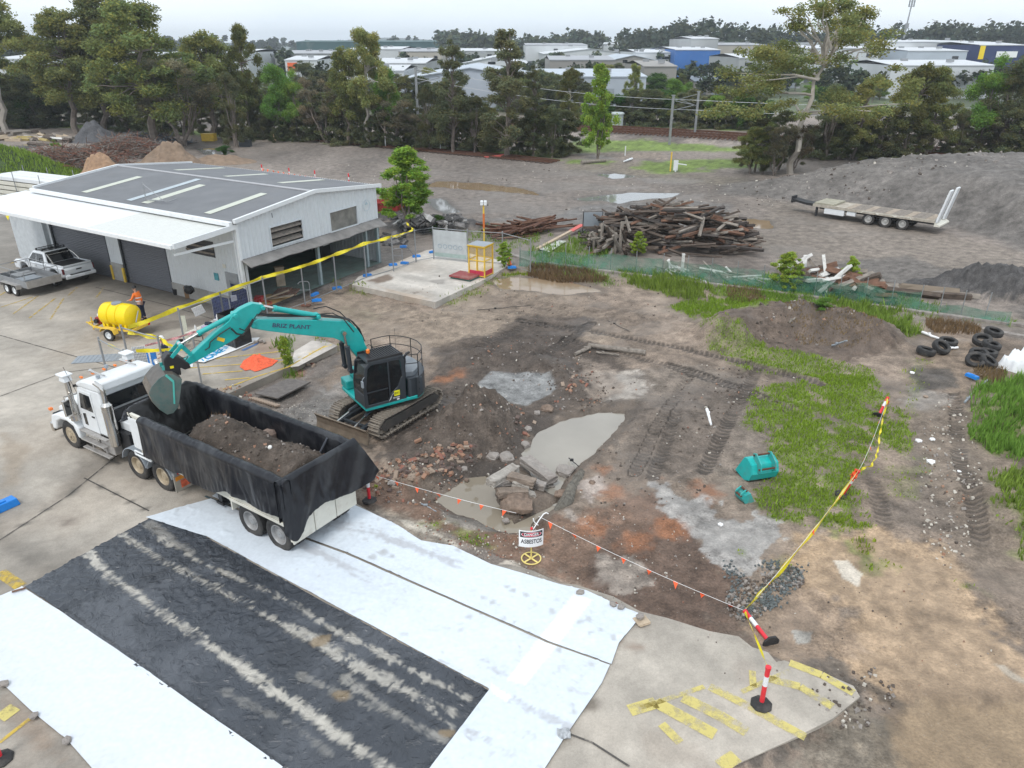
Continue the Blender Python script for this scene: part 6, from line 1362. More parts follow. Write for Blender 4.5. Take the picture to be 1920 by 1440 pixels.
for x in (-1.5,1.5): b.tube([(x,-.93,1.45),(x,.93,1.45)],.02,5)
b.tube([(1.55,.8,.5),(3.0,0,.5),(1.55,-.8,.5)],.04,6);b.tube([(2.7,0,.5),(2.7,0,.05)],.03,6);b.build('cage_frame',galv,bt_)
for s in (1,-1):
 b=MB();b.b2((-.85,s*.95,.66),(.85,s*1.22,.69));b.b2((.85,s*.95,.45),(.89,s*1.22,.69));b.b2((-.89,s*.95,.45),(-.85,s*1.22,.69));b.build('mudguard',alu,bt_)
 for x in (-.42,.42): wheel(bt_,x,s*1.08,.32,.32,.18,white_paint,s)
for i,(x,y,l) in enumerate([(.6,0,'silver checker plate toolbox lying in the front of the box trailer'),(-.6,.3,'blue-grey metal case lying at the tail of the box trailer')]):
 k=MB();k.b2((-.45,-.5,0),(.45,.5,.28));k.b2((-.47,-.52,.28),(.47,.52,.31));o=k.build('toolbox',[galv,greyplastic][i],bevel=.015);o.location=Vector(bt_.location)+hat(UTH-2)*x+hat(UTH+88)*y+Vector((0,0,.6));o.rotation_euler.z=R(UTH-2);tag(o,l,'toolbox')
TKH=163;kf,kl=hat(TKH),hat(TKH+90)
tk=thing('tank_trailer','yellow plastic water tank on a small yellow single axle trailer','trailer',at(203,641,.03)-kl*.95,R(TKH))
tk.scale=(.9,.9,.9)
b=MB();prof=[(0.02,-1.02),(.4,-1.0),(.6,-.86),(.64,-.6),(.64,-.32),(.58,-.27),(.64,-.22),(.64,.22),(.58,.27),(.64,.32),(.64,.6),(.6,.86),(.4,1.0),(.02,1.02)]
b.lathe([(r,h-.1) for r,h in prof],(0,0,1.2),'x',28,cap=False)
for x in (-.8,-.42,-.02,.38,.62): b.b2((x-.07,-.5,.6),(x+.07,.5,1.0))
b.build('tank',yellow_plastic,tk,smooth=True)
b=MB();b.lathe([(.26,1.8),(.26,1.88),(.1,1.9)],(-.05,0,0),'z',18);b.build('tank_lid',greyplastic,tk)
b=MB()
for s in (1,-1): b.b2((-1.2,s*.55,.5),(1.3,s*.62,.6));b.beam((1.2,s*.58,.55),(2.2,s*.04,.5),.07,.09)
for x in (-1.2,-.4,.4,1.25): b.b2((x,-.6,.5),(x+.07,.6,.58))
b.b2((-1.25,-.75,.48),(-1.15,.75,.62));b.tube([(2.15,0,.5),(2.35,0,.5)],.04,8);b.tube([(1.95,0,.1),(1.95,0,.85)],.035,8)
b.build('frame',yellow_paint,tk,bevel=.01)
for s in (1,-1):
 b=MB();b.prism([(.45,.5),(.42,.68),(.25,.74),(-.25,.74),(-.42,.68),(-.5,.42),(-.46,.42),(-.38,.64),(-.22,.7),(.22,.7),(.38,.64),(.42,.5)],s*.7,s*1.02);b.build('mudguard',yellow_paint,tk,bevel=.01)
 wheel(tk,0,s*.88,.32,.32,.19,white_paint,s)
 b=MB();b.b2((-1.25,s*.62,.5),(-1.28,s*.75,.6));b.build('tail_light',red_lamp,tk)
b=MB();b.b2((1.05,-.3,.6),(1.45,.25,.95));b.build('pump',M('pump_red',(.3,.02,.02),.5),tk,bevel=.04);b=MB();b.b2((1.1,-.25,.95),(1.4,.1,1.12));b.build('pump_tank',white_paint,tk,bevel=.04);b=MB();b.lathe([(.12,0),(.12,.12)],(1.25,.3,.8),'y',12);b.build('pump_flywheel',black,tk)
b=MB();b.tube([(-1.2,.1,.62),(-1.35,.25,1.0),(-1.3,-.1,1.5)],.03,6);b.build('filler_pipe',greyplastic,tk)
tick('06')

# SITE FENCES AND TAPES
def fence_panel(a,b_,label,banner=False,name='temporary_fence',h=2.1):
 """a, b_: feet of the panel; frame, two end posts, wire mesh"""
 a=Vector(a);b_=Vector(b_);d=(b_-a);L=math.hypot(d.x,d.y);t=thing(name,label,'fence',a,math.atan2(d.y,d.x),'temporary fence panels');dz=b_.z-a.z
 k=MB();k.tube([(0,0,.05),(0,0,h),(L,0,h+dz),(L,0,.05+dz)],.032,6);k.tube([(0,0,.12),(L,0,.12+dz)],.022,6);k.build('frame',galv,t)
 for x,zz in ((.0,0),(L,dz)): k=MB();k.tube([(x,0,.0+zz),(x,0,h+.12+zz)],.042,6);k.build('post',galv,t)
 k=MB();n=int(L/.1)
 for i in range(1,n): x=L*i/n;k.tube([(x,0,.12+dz*i/n),(x,0,h+dz*i/n)],.0022,3,cap=False)
 for i in range(1,13): z=.12+(h-.12)*i/13;k.tube([(0,0,z),(L,0,z+dz)],.0022,3,cap=False)
 k.build('wire_mesh',galv,t)
 if banner:
  k=MB();k.b2((.05,-.02,.2),(L-.05,-.035,h-.1));bn=k.build('banner',M('banner_grey',(.46,.49,.5),.7,var=.12,scale=3),t)
  for i in range(5):
   q=MB();cxx=.5+i*(L-1)/4;q.tube([(cxx+.13*math.cos(u),-.045,.95+.13*math.sin(u)) for u in [2*math.pi*w/14 for w in range(14)]],.018,4,closed=True);q.build('banner_ring',M('ring_grey',(.3,.38,.44),.6),bn)
  q=MB();q.b2((.1,-.037,.25),(L-.1,-.042,.5));q.build('banner_stripe',M('banner_green',(.33,.42,.4),.7),bn)
 return t
def foot_(px_,py_,l,rz=0,z=None,up=0):
 p=at(px_,py_,0) if z is None else at(px_,py_,z);p=Vector((p.x,p.y,max(hz(p.x,p.y),.0)+up))
 k=MB();k.box((0,0,.07),(.56,.22,.14),taper=(.9,.85));k.box((0,0,.15),(.2,.1,.03));o=k.build('fence_foot',blue_plastic,bevel=.02);o.location=p;o.rotation_euler.z=rz;tag(o,l,'fence foot','blue plastic fence feet');return o
HT=2.1
def top_(x,y,z0=0.0):
 p=at(x,y,HT+z0);return Vector((p.x,p.y,z0))
FP=[((185,637),(232,660),.03,'short fence panel nearest the truck cab, standing apart on the concrete'),((227,614),(296,634),.03,'fence panel directly in front of the yellow tank trailer'),((334,582),(413,553),.03,'fence panel with a white board hung on it above the table'),
      ((413,553),(492,524),.03,'fence panel in front of the blue shade screen, left of the open bay'),((492,524),(564,502),-.05,'fence panel across the ochre patch at the left of the open bay'),((564,502),(625,480),-.05,'fence panel in front of the bay beside the stacked blue feet'),
      ((625,480),(682,460),-.05,'fence panel in front of the bay where the torn cloth sags'),((682,460),(734,447),-.05,'fence panel passing the right corner of the shed'),((734,447),(777,432),.03,'fence panel leading from the shed corner to the turn, right of the brace'),
      ((777,432),(811,427),.03,'narrow fence panel at the turn beside the yellow-green weeds'),((811,427),(876,433),.03,'fence panel covered by a faded grey banner'),((876,433),(942,437),-.05,'fence panel behind the yellow cage'),((942,437),(995,451),-.1,'fence panel right of the yellow cage, ending at the green mesh')]
for a,b_,z0,l in FP: fence_panel(top_(*a,z0),top_(*b_,z0),l,banner='banner' in l)
fp=thing('temporary_fence','end panel of fence seen edge on between the tipper and the orange mesh heap','fence',at(379,722,.03),R(120),'temporary fence panels')
k=MB();k.tube([(0,0,0),(0,0,2.15)],.03,6);k.tube([(.22,0,0),(.22,0,2.15)],.03,6);k.build('post',galv,fp)
for x,y,l,rz in [(594,565,'lower blue fence foot of the crossed pair by the brace',.3),(591,558,'upper blue fence foot stacked crosswise on another',1.2),(632,542,'blue fence foot at the edge of the dirt in front of the bay',.5),(689,519,'blue fence foot at the corner of the pale slab',.4),(737,499,'blue fence foot near the shed corner on the pale slab',.4),
     (759,496,'blue fence foot under the small pipe brace',-.3),(781,483,'blue fence foot below the fence turn',.4),(812,475,'blue fence foot at the left end of the grey banner',.4),(757,464,'blue fence foot behind the fence beside the slanting brace',.2),(960,583-80,'blue fence foot at the start of the green mesh fence',.2)]: foot_(x,y,l,rz,up=.14 if 'upper' in l else 0)
foot_(1822,708,'blue block lying alone on the track below the tyres',2.0);foot_(2,958,'blue block at the left picture edge on the concrete',1.0,up=.0).scale=(1.8,1.8,1.8)
for x,y,l in ((583,560,'bent galvanised pipe brace by the stacked blue feet'),(755,494,'bent galvanised pipe brace on the pale slab')):
 k=MB();k.tube([(0,0,0),(0,0,.9),(-.08,0,1.0),(-.5,0,1.02),(-.62,0,.9)],.022,6);k.tube([(0,0,.5),(-.6,0,.55)],.015,5);o=k.build('pipe_brace',galv);p=at(x,y,0);o.location=(p.x,p.y,.02);o.rotation_euler.z=.4;tag(o,l,'brace')
k=MB();k.beam(at(762,461,1.0),at(778,480,.05),.05,.05);tag(k.build('slanting_brace',galv),'slanting galvanised brace beside the fence turn','brace')
k=MB();k.box((0,0,0),(.5,.25,.08));o=k.build('brick_stack',brick_m[0],bevel=.01);p=at(573,566,0);o.location=(p.x,p.y,hz(p.x,p.y)+.05);tag(o,'low stack of orange bricks at the foot of the fence','bricks')
def ribbon(name,pts,w_,mat,label,cat,twist=.5,sag=0.0,seg=10,seed=1):
 rr_=random.Random(seed);V=[];F=[];n=0
 for (p,q) in zip(pts[:-1],pts[1:]):
  for i in range(seg+(1 if q is pts[-1] else 0)):
   t=i/seg;c=p.lerp(q,t)-Vector((0,0,sag*4*t*(1-t)));d=(q-p).normalized();s_=d.cross(Vector((0,0,1)));a=twist*math.sin(n*.9+seed)+rr_.uniform(-.2,.2)*twist;ww=w_*(.75+.35*math.sin(n*.37+seed)**2)
   o_=(Vector((0,0,1))*math.cos(a)+s_*math.sin(a))*ww/2;V += [c+o_,c-o_];n += 1
 for i in range(n-1): F.append((2*i,2*i+1,2*i+3,2*i+2))
 k=MB();k.add(V,F);o=k.build(name,mat);tag(o,label,cat);return o
def AT(l,z): return [at(x,y,z) for x,y in l]
ribbon('barrier_tape',AT([(240,614),(333,578),(413,549),(492,520)],2.15),.22,tape_yellow,'yellow barrier tape along the fence tops from the tank trailer to the shed corner','tape',.35,.04,seed=2)
ribbon('barrier_tape',AT([(492,520),(564,500),(625,478),(682,457),(734,444),(752,440)],2.15),.2,tape_yellow,'yellow barrier tape along the fence tops in front of the open bay','tape',.5,.03,seed=3)
ribbon('barrier_tape',[at(752,440,2.15),at(775,431,2.2),at(762,418,2.4)],.12,tape_yellow,'loose end of yellow tape tied at the fence turn','tape',.9,seed=4)
ribbon('barrier_tape',[at(240,622,2.0),at(298,632,2.1),at(325,650,1.9),at(345,652,1.7)],.2,tape_yellow,'yellow tape sagging from the tank trailer fence towards the excavator bucket','tape',.6,.05,seed=5)
ribbon('barrier_tape',[at(185,638,2.1),at(232,659,2.1)],.09,tape_yellow,'thin yellow tape on the short fence panel near the truck cab','tape',.6,seed=6)
ribbon('barrier_tape',[at(255,658,1.6),at(322,656,1.6)],.17,tape_yellow,'level run of yellow tape just above the truck cab roof','tape',.3,seed=7)
ribbon('barrier_tape',[at(272,648,1.4),at(330,634,1.4),at(372,620,1.3)],.11,M('tape_redwhite',(.65,.3,.3),.5,var=.9,scale=5),'red and white striped tape beyond the truck near the table','tape',.5,seed=8)
def t_top(name,px_,py_,tx,ty,ln,label,base_z=None,bent=False):
 """red bollard with octagonal rubber foot; leans so that its head stands at the measured point"""
 p=at(px_,py_,0);g_=hz(p.x,p.y);p=at(px_,py_,g_);p=at(px_,py_,g_)
 best=None
 for i in range(1,300):
  z=g_+.02+i*.005;q=at(tx,ty,z);e=abs((q-p).length-ln)
  if best is None or e<best[0]: best=(e,q)
 d=(best[1]-p).normalized() if name != 'up' else Vector((0,0,1))
 t=thing('bollard',label,'bollard',p);t['group']='red and white bollards'
 rot=Vector((0,0,1)).rotation_difference(d).to_matrix();t.rotation_euler=(0,0,0)
 def L2(v): return rot @ Vector(v)
 def lt(prof,mat,nm,n=16):
  k=MB();k.lathe(prof,(0,0,0),'z',n,rot=rot);return k.build(nm,mat,t,smooth=True,bevel=0)
 k=MB();k.lathe([(.235,0),(.24,.04),(.2,.075),(.08,.1),(.07,.12)],(0,0,.0),'z',8,rot=(rot if bent else None));k.build('rubber_foot',rubber,t,bevel=.01)
 lt([(.052,.08),(.052,ln*.5)],red_plastic,'post');lt([(.054,ln*.52),(.054,ln*.76)],refl_white,'reflective_sleeve');lt([(.052,ln*.76),(.052,ln*.93),(.062,ln*.935),(.062,ln*.99),(.03,ln*1.0),(.0,ln)],red_plastic,'head');lt([(.05,ln*.48),(.05,ln*.54)],red_plastic,'collar')
 return p+d*ln
h1=t_top('up',1427,1322,1437,1245,1.12,'upright red and white bollard standing on the yellow painted concrete')
h2=t_top('ln',1446,1208,1396,1145,1.15,'leaning bollard at the corner where both bunting lines meet',bent=True)
h3=t_top('ln',1578,930,1610,882,1.15,'leaning bollard wrapped in orange tags beside the grass',bent=True)
h4=t_top('ln',1646,782,1665,745,1.15,'farthest leaning bollard, at the end of the yellow tape',bent=True)
h5=t_top('up',693,940,691,892,1.05,'bollard behind the tail of the tipper by the rubble')
t_top('up',2,1425,-8,1350,1.1,'bollard cut off by the left picture edge, only its foot showing')
def wrap(p,l,n=6,s=1):
 k=MB();rr_=random.Random(s)
 for i in range(n): c=p+Vector((rr_.uniform(-.07,.07),rr_.uniform(-.07,.07),rr_.uniform(-.35,.05)));k.box(c,(rr_.uniform(.05,.14),.01,rr_.uniform(.1,.22)),Euler((rr_.random()*.8,rr_.random()*.8,rr_.random()*3)).to_matrix())
 tag(k.build('flag_bunch',orange_fab),l,'flags')
wrap(h3+Vector((-.1,0,-.1)),'bunch of orange flags wound round the leaning bollard beside the grass',8,3);wrap(h4+Vector((-.05,0,-.1)),'bunch of orange flags on the farthest bollard',7,4)
ribbon('barrier_tape',[h1-Vector((0,0,.05)),h2],.075,tape_yellow,'yellow tape between the upright bollard and the leaning corner bollard','tape',.8,seed=11)
m1=at(1500,1040,.75);ribbon('barrier_tape',[h2,h2.lerp(h3,.25)-Vector((0,0,.22)),h2.lerp(h3,.6)-Vector((0,0,.25)),h3],.19,tape_yellow,'broad yellow tape running from the corner bollard up to the grass','tape',.22,seed=13)
ribbon('barrier_tape',[h3,at(1635,872,.35),at(1645,850,.4),at(1652,800,.8),h4],.11,tape_yellow,'yellow tape from the grass-side bollard to the farthest bollard','tape',.8,seed=14)
flag_me=None
def bunting(a,b_,n,label,sag=.12,size=.17,col=orange_fab,seed=1):
 rr_=random.Random(seed);t=thing('bunting',label,'bunting',(0,0,0));N=24
 f=lambda s: a.lerp(b_,s)-Vector((0,0,sag*4*s*(1-s)))
 k=MB();k.tube([f(i/N) for i in range(N+1)],.006,4);k.build('cord',white_ink,t);d=(b_-a).normalized()
 for i in range(n):
  c=f((i+.5)/n);u=Vector((0,0,-1));tilt=rr_.uniform(-.5,.5);u=u+Vector((d.y,-d.x,0))*tilt;w_=size*.42
  tip=c+u*size+d*rr_.uniform(-.04,.04);k=MB();k.add([c-d*w_,c+d*w_,tip,c+Vector((d.y,-d.x,0))*.03*rr_.uniform(-1,1)+u*size*.45],[(0,3,2),(0,1,3),(1,2,3)]);fo=k.build('flag',col,t);s_=fo.modifiers.new('s','SOLIDIFY');s_.thickness=.004
bs=at(1046,985,0)
sign_top=at(984,968,1.25)
bunting(h5,at(968,962,.98),7,'orange bunting from the tail of the tipper to the danger sign',.05,seed=1)
bunting(at(1010,968,1.0),h2,8,'orange bunting from the danger sign to the corner bollard',.1,seed=2)
bunting(h2+Vector((0,0,.02)),h3,8,'orange bunting strung beside the yellow tape towards the grass',.18,seed=3);bunting(h3,h4,6,'orange bunting hanging between the two bollards beside the grass',.45,seed=4)
bunting(at(488,315,1.2),at(655,340,1.2),16,'orange bunting beyond the shed roof across the gravel yard',.1,.34,seed=5)
for i,(x,y) in enumerate([(493,330),(544,337),(592,342),(655,348)]):
 p=at(x,y,0);k=MB();k.lathe([(.22,0),(.2,.06),(.06,.1)],(0,0,0),'z',10);k.lathe([(.055,.08),(.055,.6)],(0,0,0),'z',10,mi=0);k.lathe([(.056,.6),(.056,.85)],(0,0,0),'z',10,mi=1);k.lathe([(.06,.85),(.07,1.2),(.02,1.22)],(0,0,0),'z',10,mi=0);o=k.build('bollard',[red_plastic,refl_white]);o.location=(p.x,p.y,0);tag(o,['leftmost','second from left','third from left','rightmost'][i]+' of the red bollards carrying bunting beyond the shed roof','bollard','bollards beyond the shed')
bunting(at(0,405,2.9),at(110,396,3.2),4,'yellow bunting hanging in front of the white awning',.02,.3,tape_yellow,6)
# ---- danger sign on its wheel stand
p=at(996,1043,0);p.z=hz(p.x,p.y);sg=thing('danger_sign','danger asbestos sign on a pale yellow stand with a wheel base','sign',p,R(8))
k=MB();n=28;k.tube([(.27*math.cos(2*math.pi*i/n),.27*math.sin(2*math.pi*i/n),.03) for i in range(n)],.02,6,closed=True)
for a in (.6,.6+math.pi/2): k.beam((-.27*math.cos(a),-.27*math.sin(a),.03),(.27*math.cos(a),.27*math.sin(a),.03),.045,.02)
k.build('wheel_base',yellow_pale,sg);k=MB();k.tube([(0,0,.03),(0,0,1.0)],.022,8);k.build('pole',yellow_pale,sg)
N=12;k=MB();V=[];F=[]
def sgp(u,v): a=(u-.5);return Vector((-.36+.68*u,-.05-.11*(1-(2*a)**2)*.8+.03*a,.5+.54*v+.04*(1-u)))
for i in range(N+1): V += [sgp(i/N,0),sgp(i/N,1)]
F=[(2*i,2*i+2,2*i+3,2*i+1) for i in range(N)];k.add(V,F);bd=k.build('sign_board',white_ink,sg);s_=bd.modifiers.new('s','SOLIDIFY');s_.thickness=.008;s_.offset=1
def onsign(name,u0,u1,v0,v1,mat,off,rnd=False):
 k=MB();V=[];F=[]
 if rnd:
  cu,cv,ru,rv=(u0+u1)/2,(v0+v1)/2,(u1-u0)/2,(v1-v0)/2;P_=[(cu+ru*math.copysign(abs(math.cos(a))**.6,math.cos(a)),cv+rv*math.sin(a)) for a in [2*math.pi*i/28 for i in range(28)]]
  V=[sgp(cu,cv)+Vector((0,-off,0))]+[sgp(u,v)+Vector((0,-off,0)) for u,v in P_];F=[(0,i+1,(i+1) % 28+1) for i in range(28)]
 else:
  for i in range(N+1): u=u0+(u1-u0)*i/N;V += [sgp(u,v0)+Vector((0,-off,0)),sgp(u,v1)+Vector((0,-off,0))]
  F=[(2*i,2*i+2,2*i+3,2*i+1) for i in range(N)]
 k.add(V,F);return k.build(name,mat,bd)
onsign('black_panel',.04,.96,.6,.95,black_ink,.012);onsign('red_oval',.08,.92,.64,.92,white_ink,.0145,True);onsign('red_oval',.1,.9,.66,.9,red_ink,.017,True)
def curved_text(s,size,u0,u1,v,mat,off,nm):
 o=text(nm,s,size,mat,bd,ext=.001,bold=.018);me=o.data;xs=[q.co.x for q in me.vertices];lo,hi=min(xs),max(xs)
 for q in me.vertices: u=u0+(u1-u0)*(q.co.x-lo)/(hi-lo);vv=v+q.co.y/.54;w=sgp(u,vv);q.co=w+Vector((0,-off-q.co.z*.5,0))
curved_text('DANGER',.115,.2,.8,.78,white_ink,.02,'danger_lettering');curved_text('ASBESTOS',.19,.07,.93,.34,black_ink,.013,'asbestos_lettering')
k=MB();q=Vector((.07,0,1.0));k.tube([(.0,0,.93),(.22,.12,1.2),(.36,.18,1.36),(.44,.2,1.38),(.5,.2,1.34)],.016,6);k.tube([(.16,.1,1.08),(.08,.1,1.2),(.06,.1,1.3)],.014,6);k.tube([(.14,.08,1.12),(.2,.1,1.06)],.014,6);k.build('tie_strap',white_ink,sg)
k=MB();k.lathe([(.03,1.0),(.04,1.04),(.02,1.08)],(0,0,0),'z',8);k.build('pole_cap',red_plastic,sg)
# ---- yellow safety cage, platform, camera pole, cone
p=at(902,516,.04);cg=thing('safety_cage','yellow mesh man cage with a flat roof, standing on the pale slab','cage',p,R(-28))
k=MB();H_=1.95
for x in (-.55,.55):
 for y in (-.5,.5): k.b2((x-.04,y-.04,.03),(x+.04,y+.04,H_))
for z in (.1,1.05,1.85):
 for s in (-1,1): k.b2((-.55,s*.5-.025,z-.03),(.55,s*.5+.025,z+.03));k.b2((s*.55-.025,-.5,z-.03),(s*.55+.025,.5,z+.03))
k.b2((-.03,-.52,.1),(.03,-.47,1.9));k.b2((-.6,-.62,1.92),(.62,.55,1.98));k.build('frame',yellow_paint,cg,bevel=.008)
k=MB()
for i in range(1,14):
 t_=i/14
 for s in (-1,1): k.tube([(-.55+1.1*t_,s*.5,.1),(-.55+1.1*t_,s*.5,1.85)],.004,3,cap=False);k.tube([(s*.55,-.5+t_,.1),(s*.55,-.5+t_,1.85)],.004,3,cap=False)
for i in range(1,22):
 z=.1+1.75*i/22
 for s in (-1,1): k.tube([(-.55,s*.5,z),(.55,s*.5,z)],.004,3,cap=False);k.tube([(s*.55,-.5,z),(s*.55,.5,z)],.004,3,cap=False)
k.build('mesh',yellow_paint,cg)
k=MB();k.b2((-.58,-.6,1.985),(.6,.53,2.0));k.build('roof_panel',greyplastic,cg)
k=MB();k.b2((-.53,-.52,.12),(.53,-.5,.42));k.b2((.53,-.5,.12),(.56,.48,.42));k.build('kick_panel',M('kick_red',(.5,.04,.08),.5,dirt=.2),cg);k=MB();k.b2((-.5,-.45,.1),(.5,.45,.13));k.build('floor',yellow_paint,cg)
p=at(872,521,.04);pl=thing('steel_platform','low maroon steel platform on green timber beside the yellow cage','platform',p,R(-30))
k=MB();k.b2((-.75,-.6,.16),(.75,.6,.22));k.b2((-.77,-.62,.12),(-.7,.62,.2));k.b2((.7,-.62,.12),(.77,.62,.2));k.b2((-.77,-.62,.12),(.77,-.56,.2));k.build('plate',M('maroon',(.26,.05,.05),.6,dirt=.5,dirtcol=(.3,.24,.2)),pl,bevel=.01);k=MB();k.b2((-.7,-.55,0),(-.5,.55,.12));k.b2((.5,-.55,0),(.7,.55,.12));k.b2((-.7,-.5,0),(.7,-.35,.1));k.build('skid',M('skid_green',(.06,.16,.14),.7,dirt=.4),pl)
p=at(908,470,0);cp=thing('camera_pole','orange and yellow pole with a white camera box on top behind the cage','camera pole',(p.x,p.y,.0),0)
zt=None
for i in range(200):
 z=2+.02*i
 q=at(907,383,z)
 if (Vector((q.x,q.y,0))-Vector((p.x,p.y,0))).length<.35 or q.y<p.y: zt=z;break
zt=zt or 3.9
k=MB();k.tube([(0,0,0),(0,0,zt*.55)],.05,8);k.build('pole',yellow_paint,cp);k=MB();k.tube([(0,0,zt*.5),(0,0,zt*.82)],.07,10);k.build('orange_sleeve',M('sleeve_orange',(.62,.16,.03),.5),cp);k=MB();k.tube([(0,0,zt*.82),(0,0,zt)],.06,10);k.build('yellow_sleeve',yellow_paint,cp)
for x in (-.12,.12): k=MB();k.box((x,0,zt+.14),(.2,.3,.3));k.build('camera_box',white_paint,cp,bevel=.03)
k=MB();k.tube([(.2,0,zt),(.33,-.05,zt+.02)],.03,6);k.build('bracket',black,cp)
p=at(955,497,0);k=MB();k.box((0,0,.02),(.3,.3,.04),mi=0);k.lathe([(.12,.04),(.025,.55),(.0,.56)],(0,0,0),'z',14);o=k.build('traffic_cone',M('cone',(.85,.12,.02),.5));o.location=(p.x,p.y,max(.05,hz(p.x,p.y)));tag(o,'small orange traffic cone at the far corner of the pale slab','cone')
p=at(1110,448,0);fb=thing('frame_board','dark grey board in a black tube frame left of the big timber pile','board',(p.x,p.y,0),R(5));k=MB();k.tube([(-.75,0,0),(-.7,0,2.0),(.7,0,2.0),(.75,0,0)],.035,6);k.build('frame',black,fb);k=MB();k.b2((-.68,-.02,.95),(.68,.02,1.95));k.build('board',greyplastic,fb)
# ---- table and people's gear beyond the truck
d_t=(at(413,601,.75)-at(372,620,.75));ct=at(390,612,.75);tb=thing('trestle_table','cream topped trestle table cluttered with bottles and tape beyond the boom','table',(ct.x,ct.y,.03),math.atan2(d_t.y,d_t.x))
k=MB();k.b2((-1.1,-.38,.7),(1.1,.38,.74));k.build('tabletop',cream_paint,tb,bevel=.01)
for x in (-.8,.8): k=MB();k.tube([(x,-.3,.7),(x+.08,-.3,0)],.02,5);k.tube([(x,.3,.7),(x+.08,.3,0)],.02,5);k.tube([(x+.05,-.3,.25),(x+.05,.3,.25)],.015,5);k.build('leg',black,tb)
for i,(x,y,m_,l) in enumerate([(-.7,.1,white_ink,'white bottle at the left end of the trestle table'),(-.3,-.1,M('box_lilac',(.5,.45,.6),.6),'lilac box on the left half of the trestle table'),(.15,.1,navy,'dark pouch in the middle of the trestle table'),(.6,0,M('box_wht',(.7,.68,.7),.6),'white carton on the right end of the trestle table'),(.9,.2,white_ink,'spray bottle at the far right corner of the trestle table')]):
 k=MB();k.lathe([(.05,0),(.05,.18),(.02,.24),(.02,.28)],(0,0,0),'z',10) if 'bottle' in l else k.box((0,0,.06),(.3,.2,.12));k.box((0.0,0,.02),(.1,.06,.04));q=Matrix.Rotation(tb.rotation_euler.z,3,'Z') @ Vector((x,y,.745));o=k.build('table_item',m_,bevel=.008);o.location=Vector(tb.location)+q;tag(o,l,'bottle' if 'bottle' in l else 'box')
wb=sorted([(333,582),(413,553)]);a,b_=at(358,572,1.75),at(386,566,1.75)
k=MB();d=(b_-a).normalized();o_=Vector((d.y,-d.x,0))
q=[at(358,572,1.95),at(375,571,2.0)]
k.add([at(359,579,1.95),at(378,571,1.95),at(386,585,1.35),at(367,594,1.35)],[(0,1,2,3)]);o=k.build('white_board',white_ink);s_=o.modifiers.new('s','SOLIDIFY');s_.thickness=.02;tag(o,'blank white board hung on the fence above the table','board')
k=MB();k.add([at(432,555,1.95),at(443,553,1.95),at(445,563,1.5),at(434,566,1.5)],[(0,1,2,3)]);o=k.build('paper_sign',M('paper_lilac',(.55,.58,.72),.6));s_=o.modifiers.new('s','SOLIDIFY');s_.thickness=.01;tag(o,'small pale paper sign on the fence above the shade screen','sign')
sc_=thing('shade_screen','dark blue shade cloth screen on poles behind the knee of the boom','screen',(0,0,0));P_=[at(404,606,0),at(438,615,0),at(470,596,0),at(440,583,0)]
k=MB()
for p,q in zip(P_[:2]+[P_[2]],P_[1:3]+[P_[3]]): p=Vector((p.x,p.y,.05));q=Vector((q.x,q.y,.05));k.add([p,q,q+Vector((0,0,1.5)),p+Vector((0,0,1.5))],[(0,1,2,3)])
cl_=k.build('cloth',M('shade_blue',(.02,.03,.09),.8,var=.6,scale=5),sc_);cl_.modifiers.new('s','SOLIDIFY').thickness=.01
for p in P_: k=MB();k.tube([(p.x,p.y,.03),(p.x,p.y,1.7)],.025,6);k.build('pole',galv,sc_)
bx_=thing('black_enclosure','black plastic decontamination box standing on the white lettered sheet under the boom','enclosure',(0,0,0));q0,q1,q2=at(417,644,.08),at(443,653,.08),at(472,641,.08);q3=q0+(q2-q1);up_=Vector((0,0,1.5))
k=MB()
for a,b_ in ((q0,q1),(q1,q2),(q2,q3),(q3,q0)): k.add([a,b_,b_+up_,a+up_],[(0,1,2,3)])
w_=k.build('wall',M('black_film',(.018,.018,.02),.28,var=.5,scale=3,bump=.8,bscale=5),bx_);w_.modifiers.new('s','SOLIDIFY').thickness=.02
for a in (q0,q1,q2,q3): k=MB();k.tube([a,a+up_*1.02],.025,6);k.build('pole',black,bx_)
o=grid_poly('lettered_sheet',PW([(362,672),(395,650),(430,638),(488,636),(480,643),(437,661),(400,676),(383,683),(360,681)]),.3,.055,white_ink,fz=wr_white);tag(o,'white plastic sheet lettered in blue, lying beneath the boom','plastic sheet')
a,b_=at(398,672,.09),at(426,656,.09);an=math.atan2(b_.y-a.y,b_.x-a.x)
for s,pp in (('CLEAN',(409,659)),('ZONE',(398,667))): text('blue_lettering',s,.52,blue_ink,o,at(*pp,.085),(0,0,an),.004,1.1)
o=grid_poly('white_board_flat',PW([(340,690),(352,683),(362,684),(362,690),(345,691)]),.4,.05,white_ink);tag(o,'small white sheet beside the lettered sheet, next to the tipper','plastic sheet')
o=grid_poly('blue_film',PW([(452,658),(488,642),(482,648),(458,659)]),.4,.045,M('film_blue',(.08,.16,.35),.4));tag(o,'strip of blue film showing at the edge of the lettered sheet','plastic strip')
k=MB();[k.box((i*.2,(i % 2)*.1,.04),(.2,.12,.08),Euler((0,0,i)).to_matrix()) for i in range(3)];o=k.build('sheet_weights',concrete_m);o.location=at(480,642,.09);tag(o,'three stones weighing down the right tip of the lettered sheet','stones')
k=MB();a,b_=at(256,693,.2),at(281,690,.2)
k.add([a,b_,b_+Vector((0,0,1.05)),a+Vector((0,0,1.05))],[(0,1,2,3)]);o=k.build('grid_panel',white_ink);o.modifiers.new('s','SOLIDIFY').thickness=.02
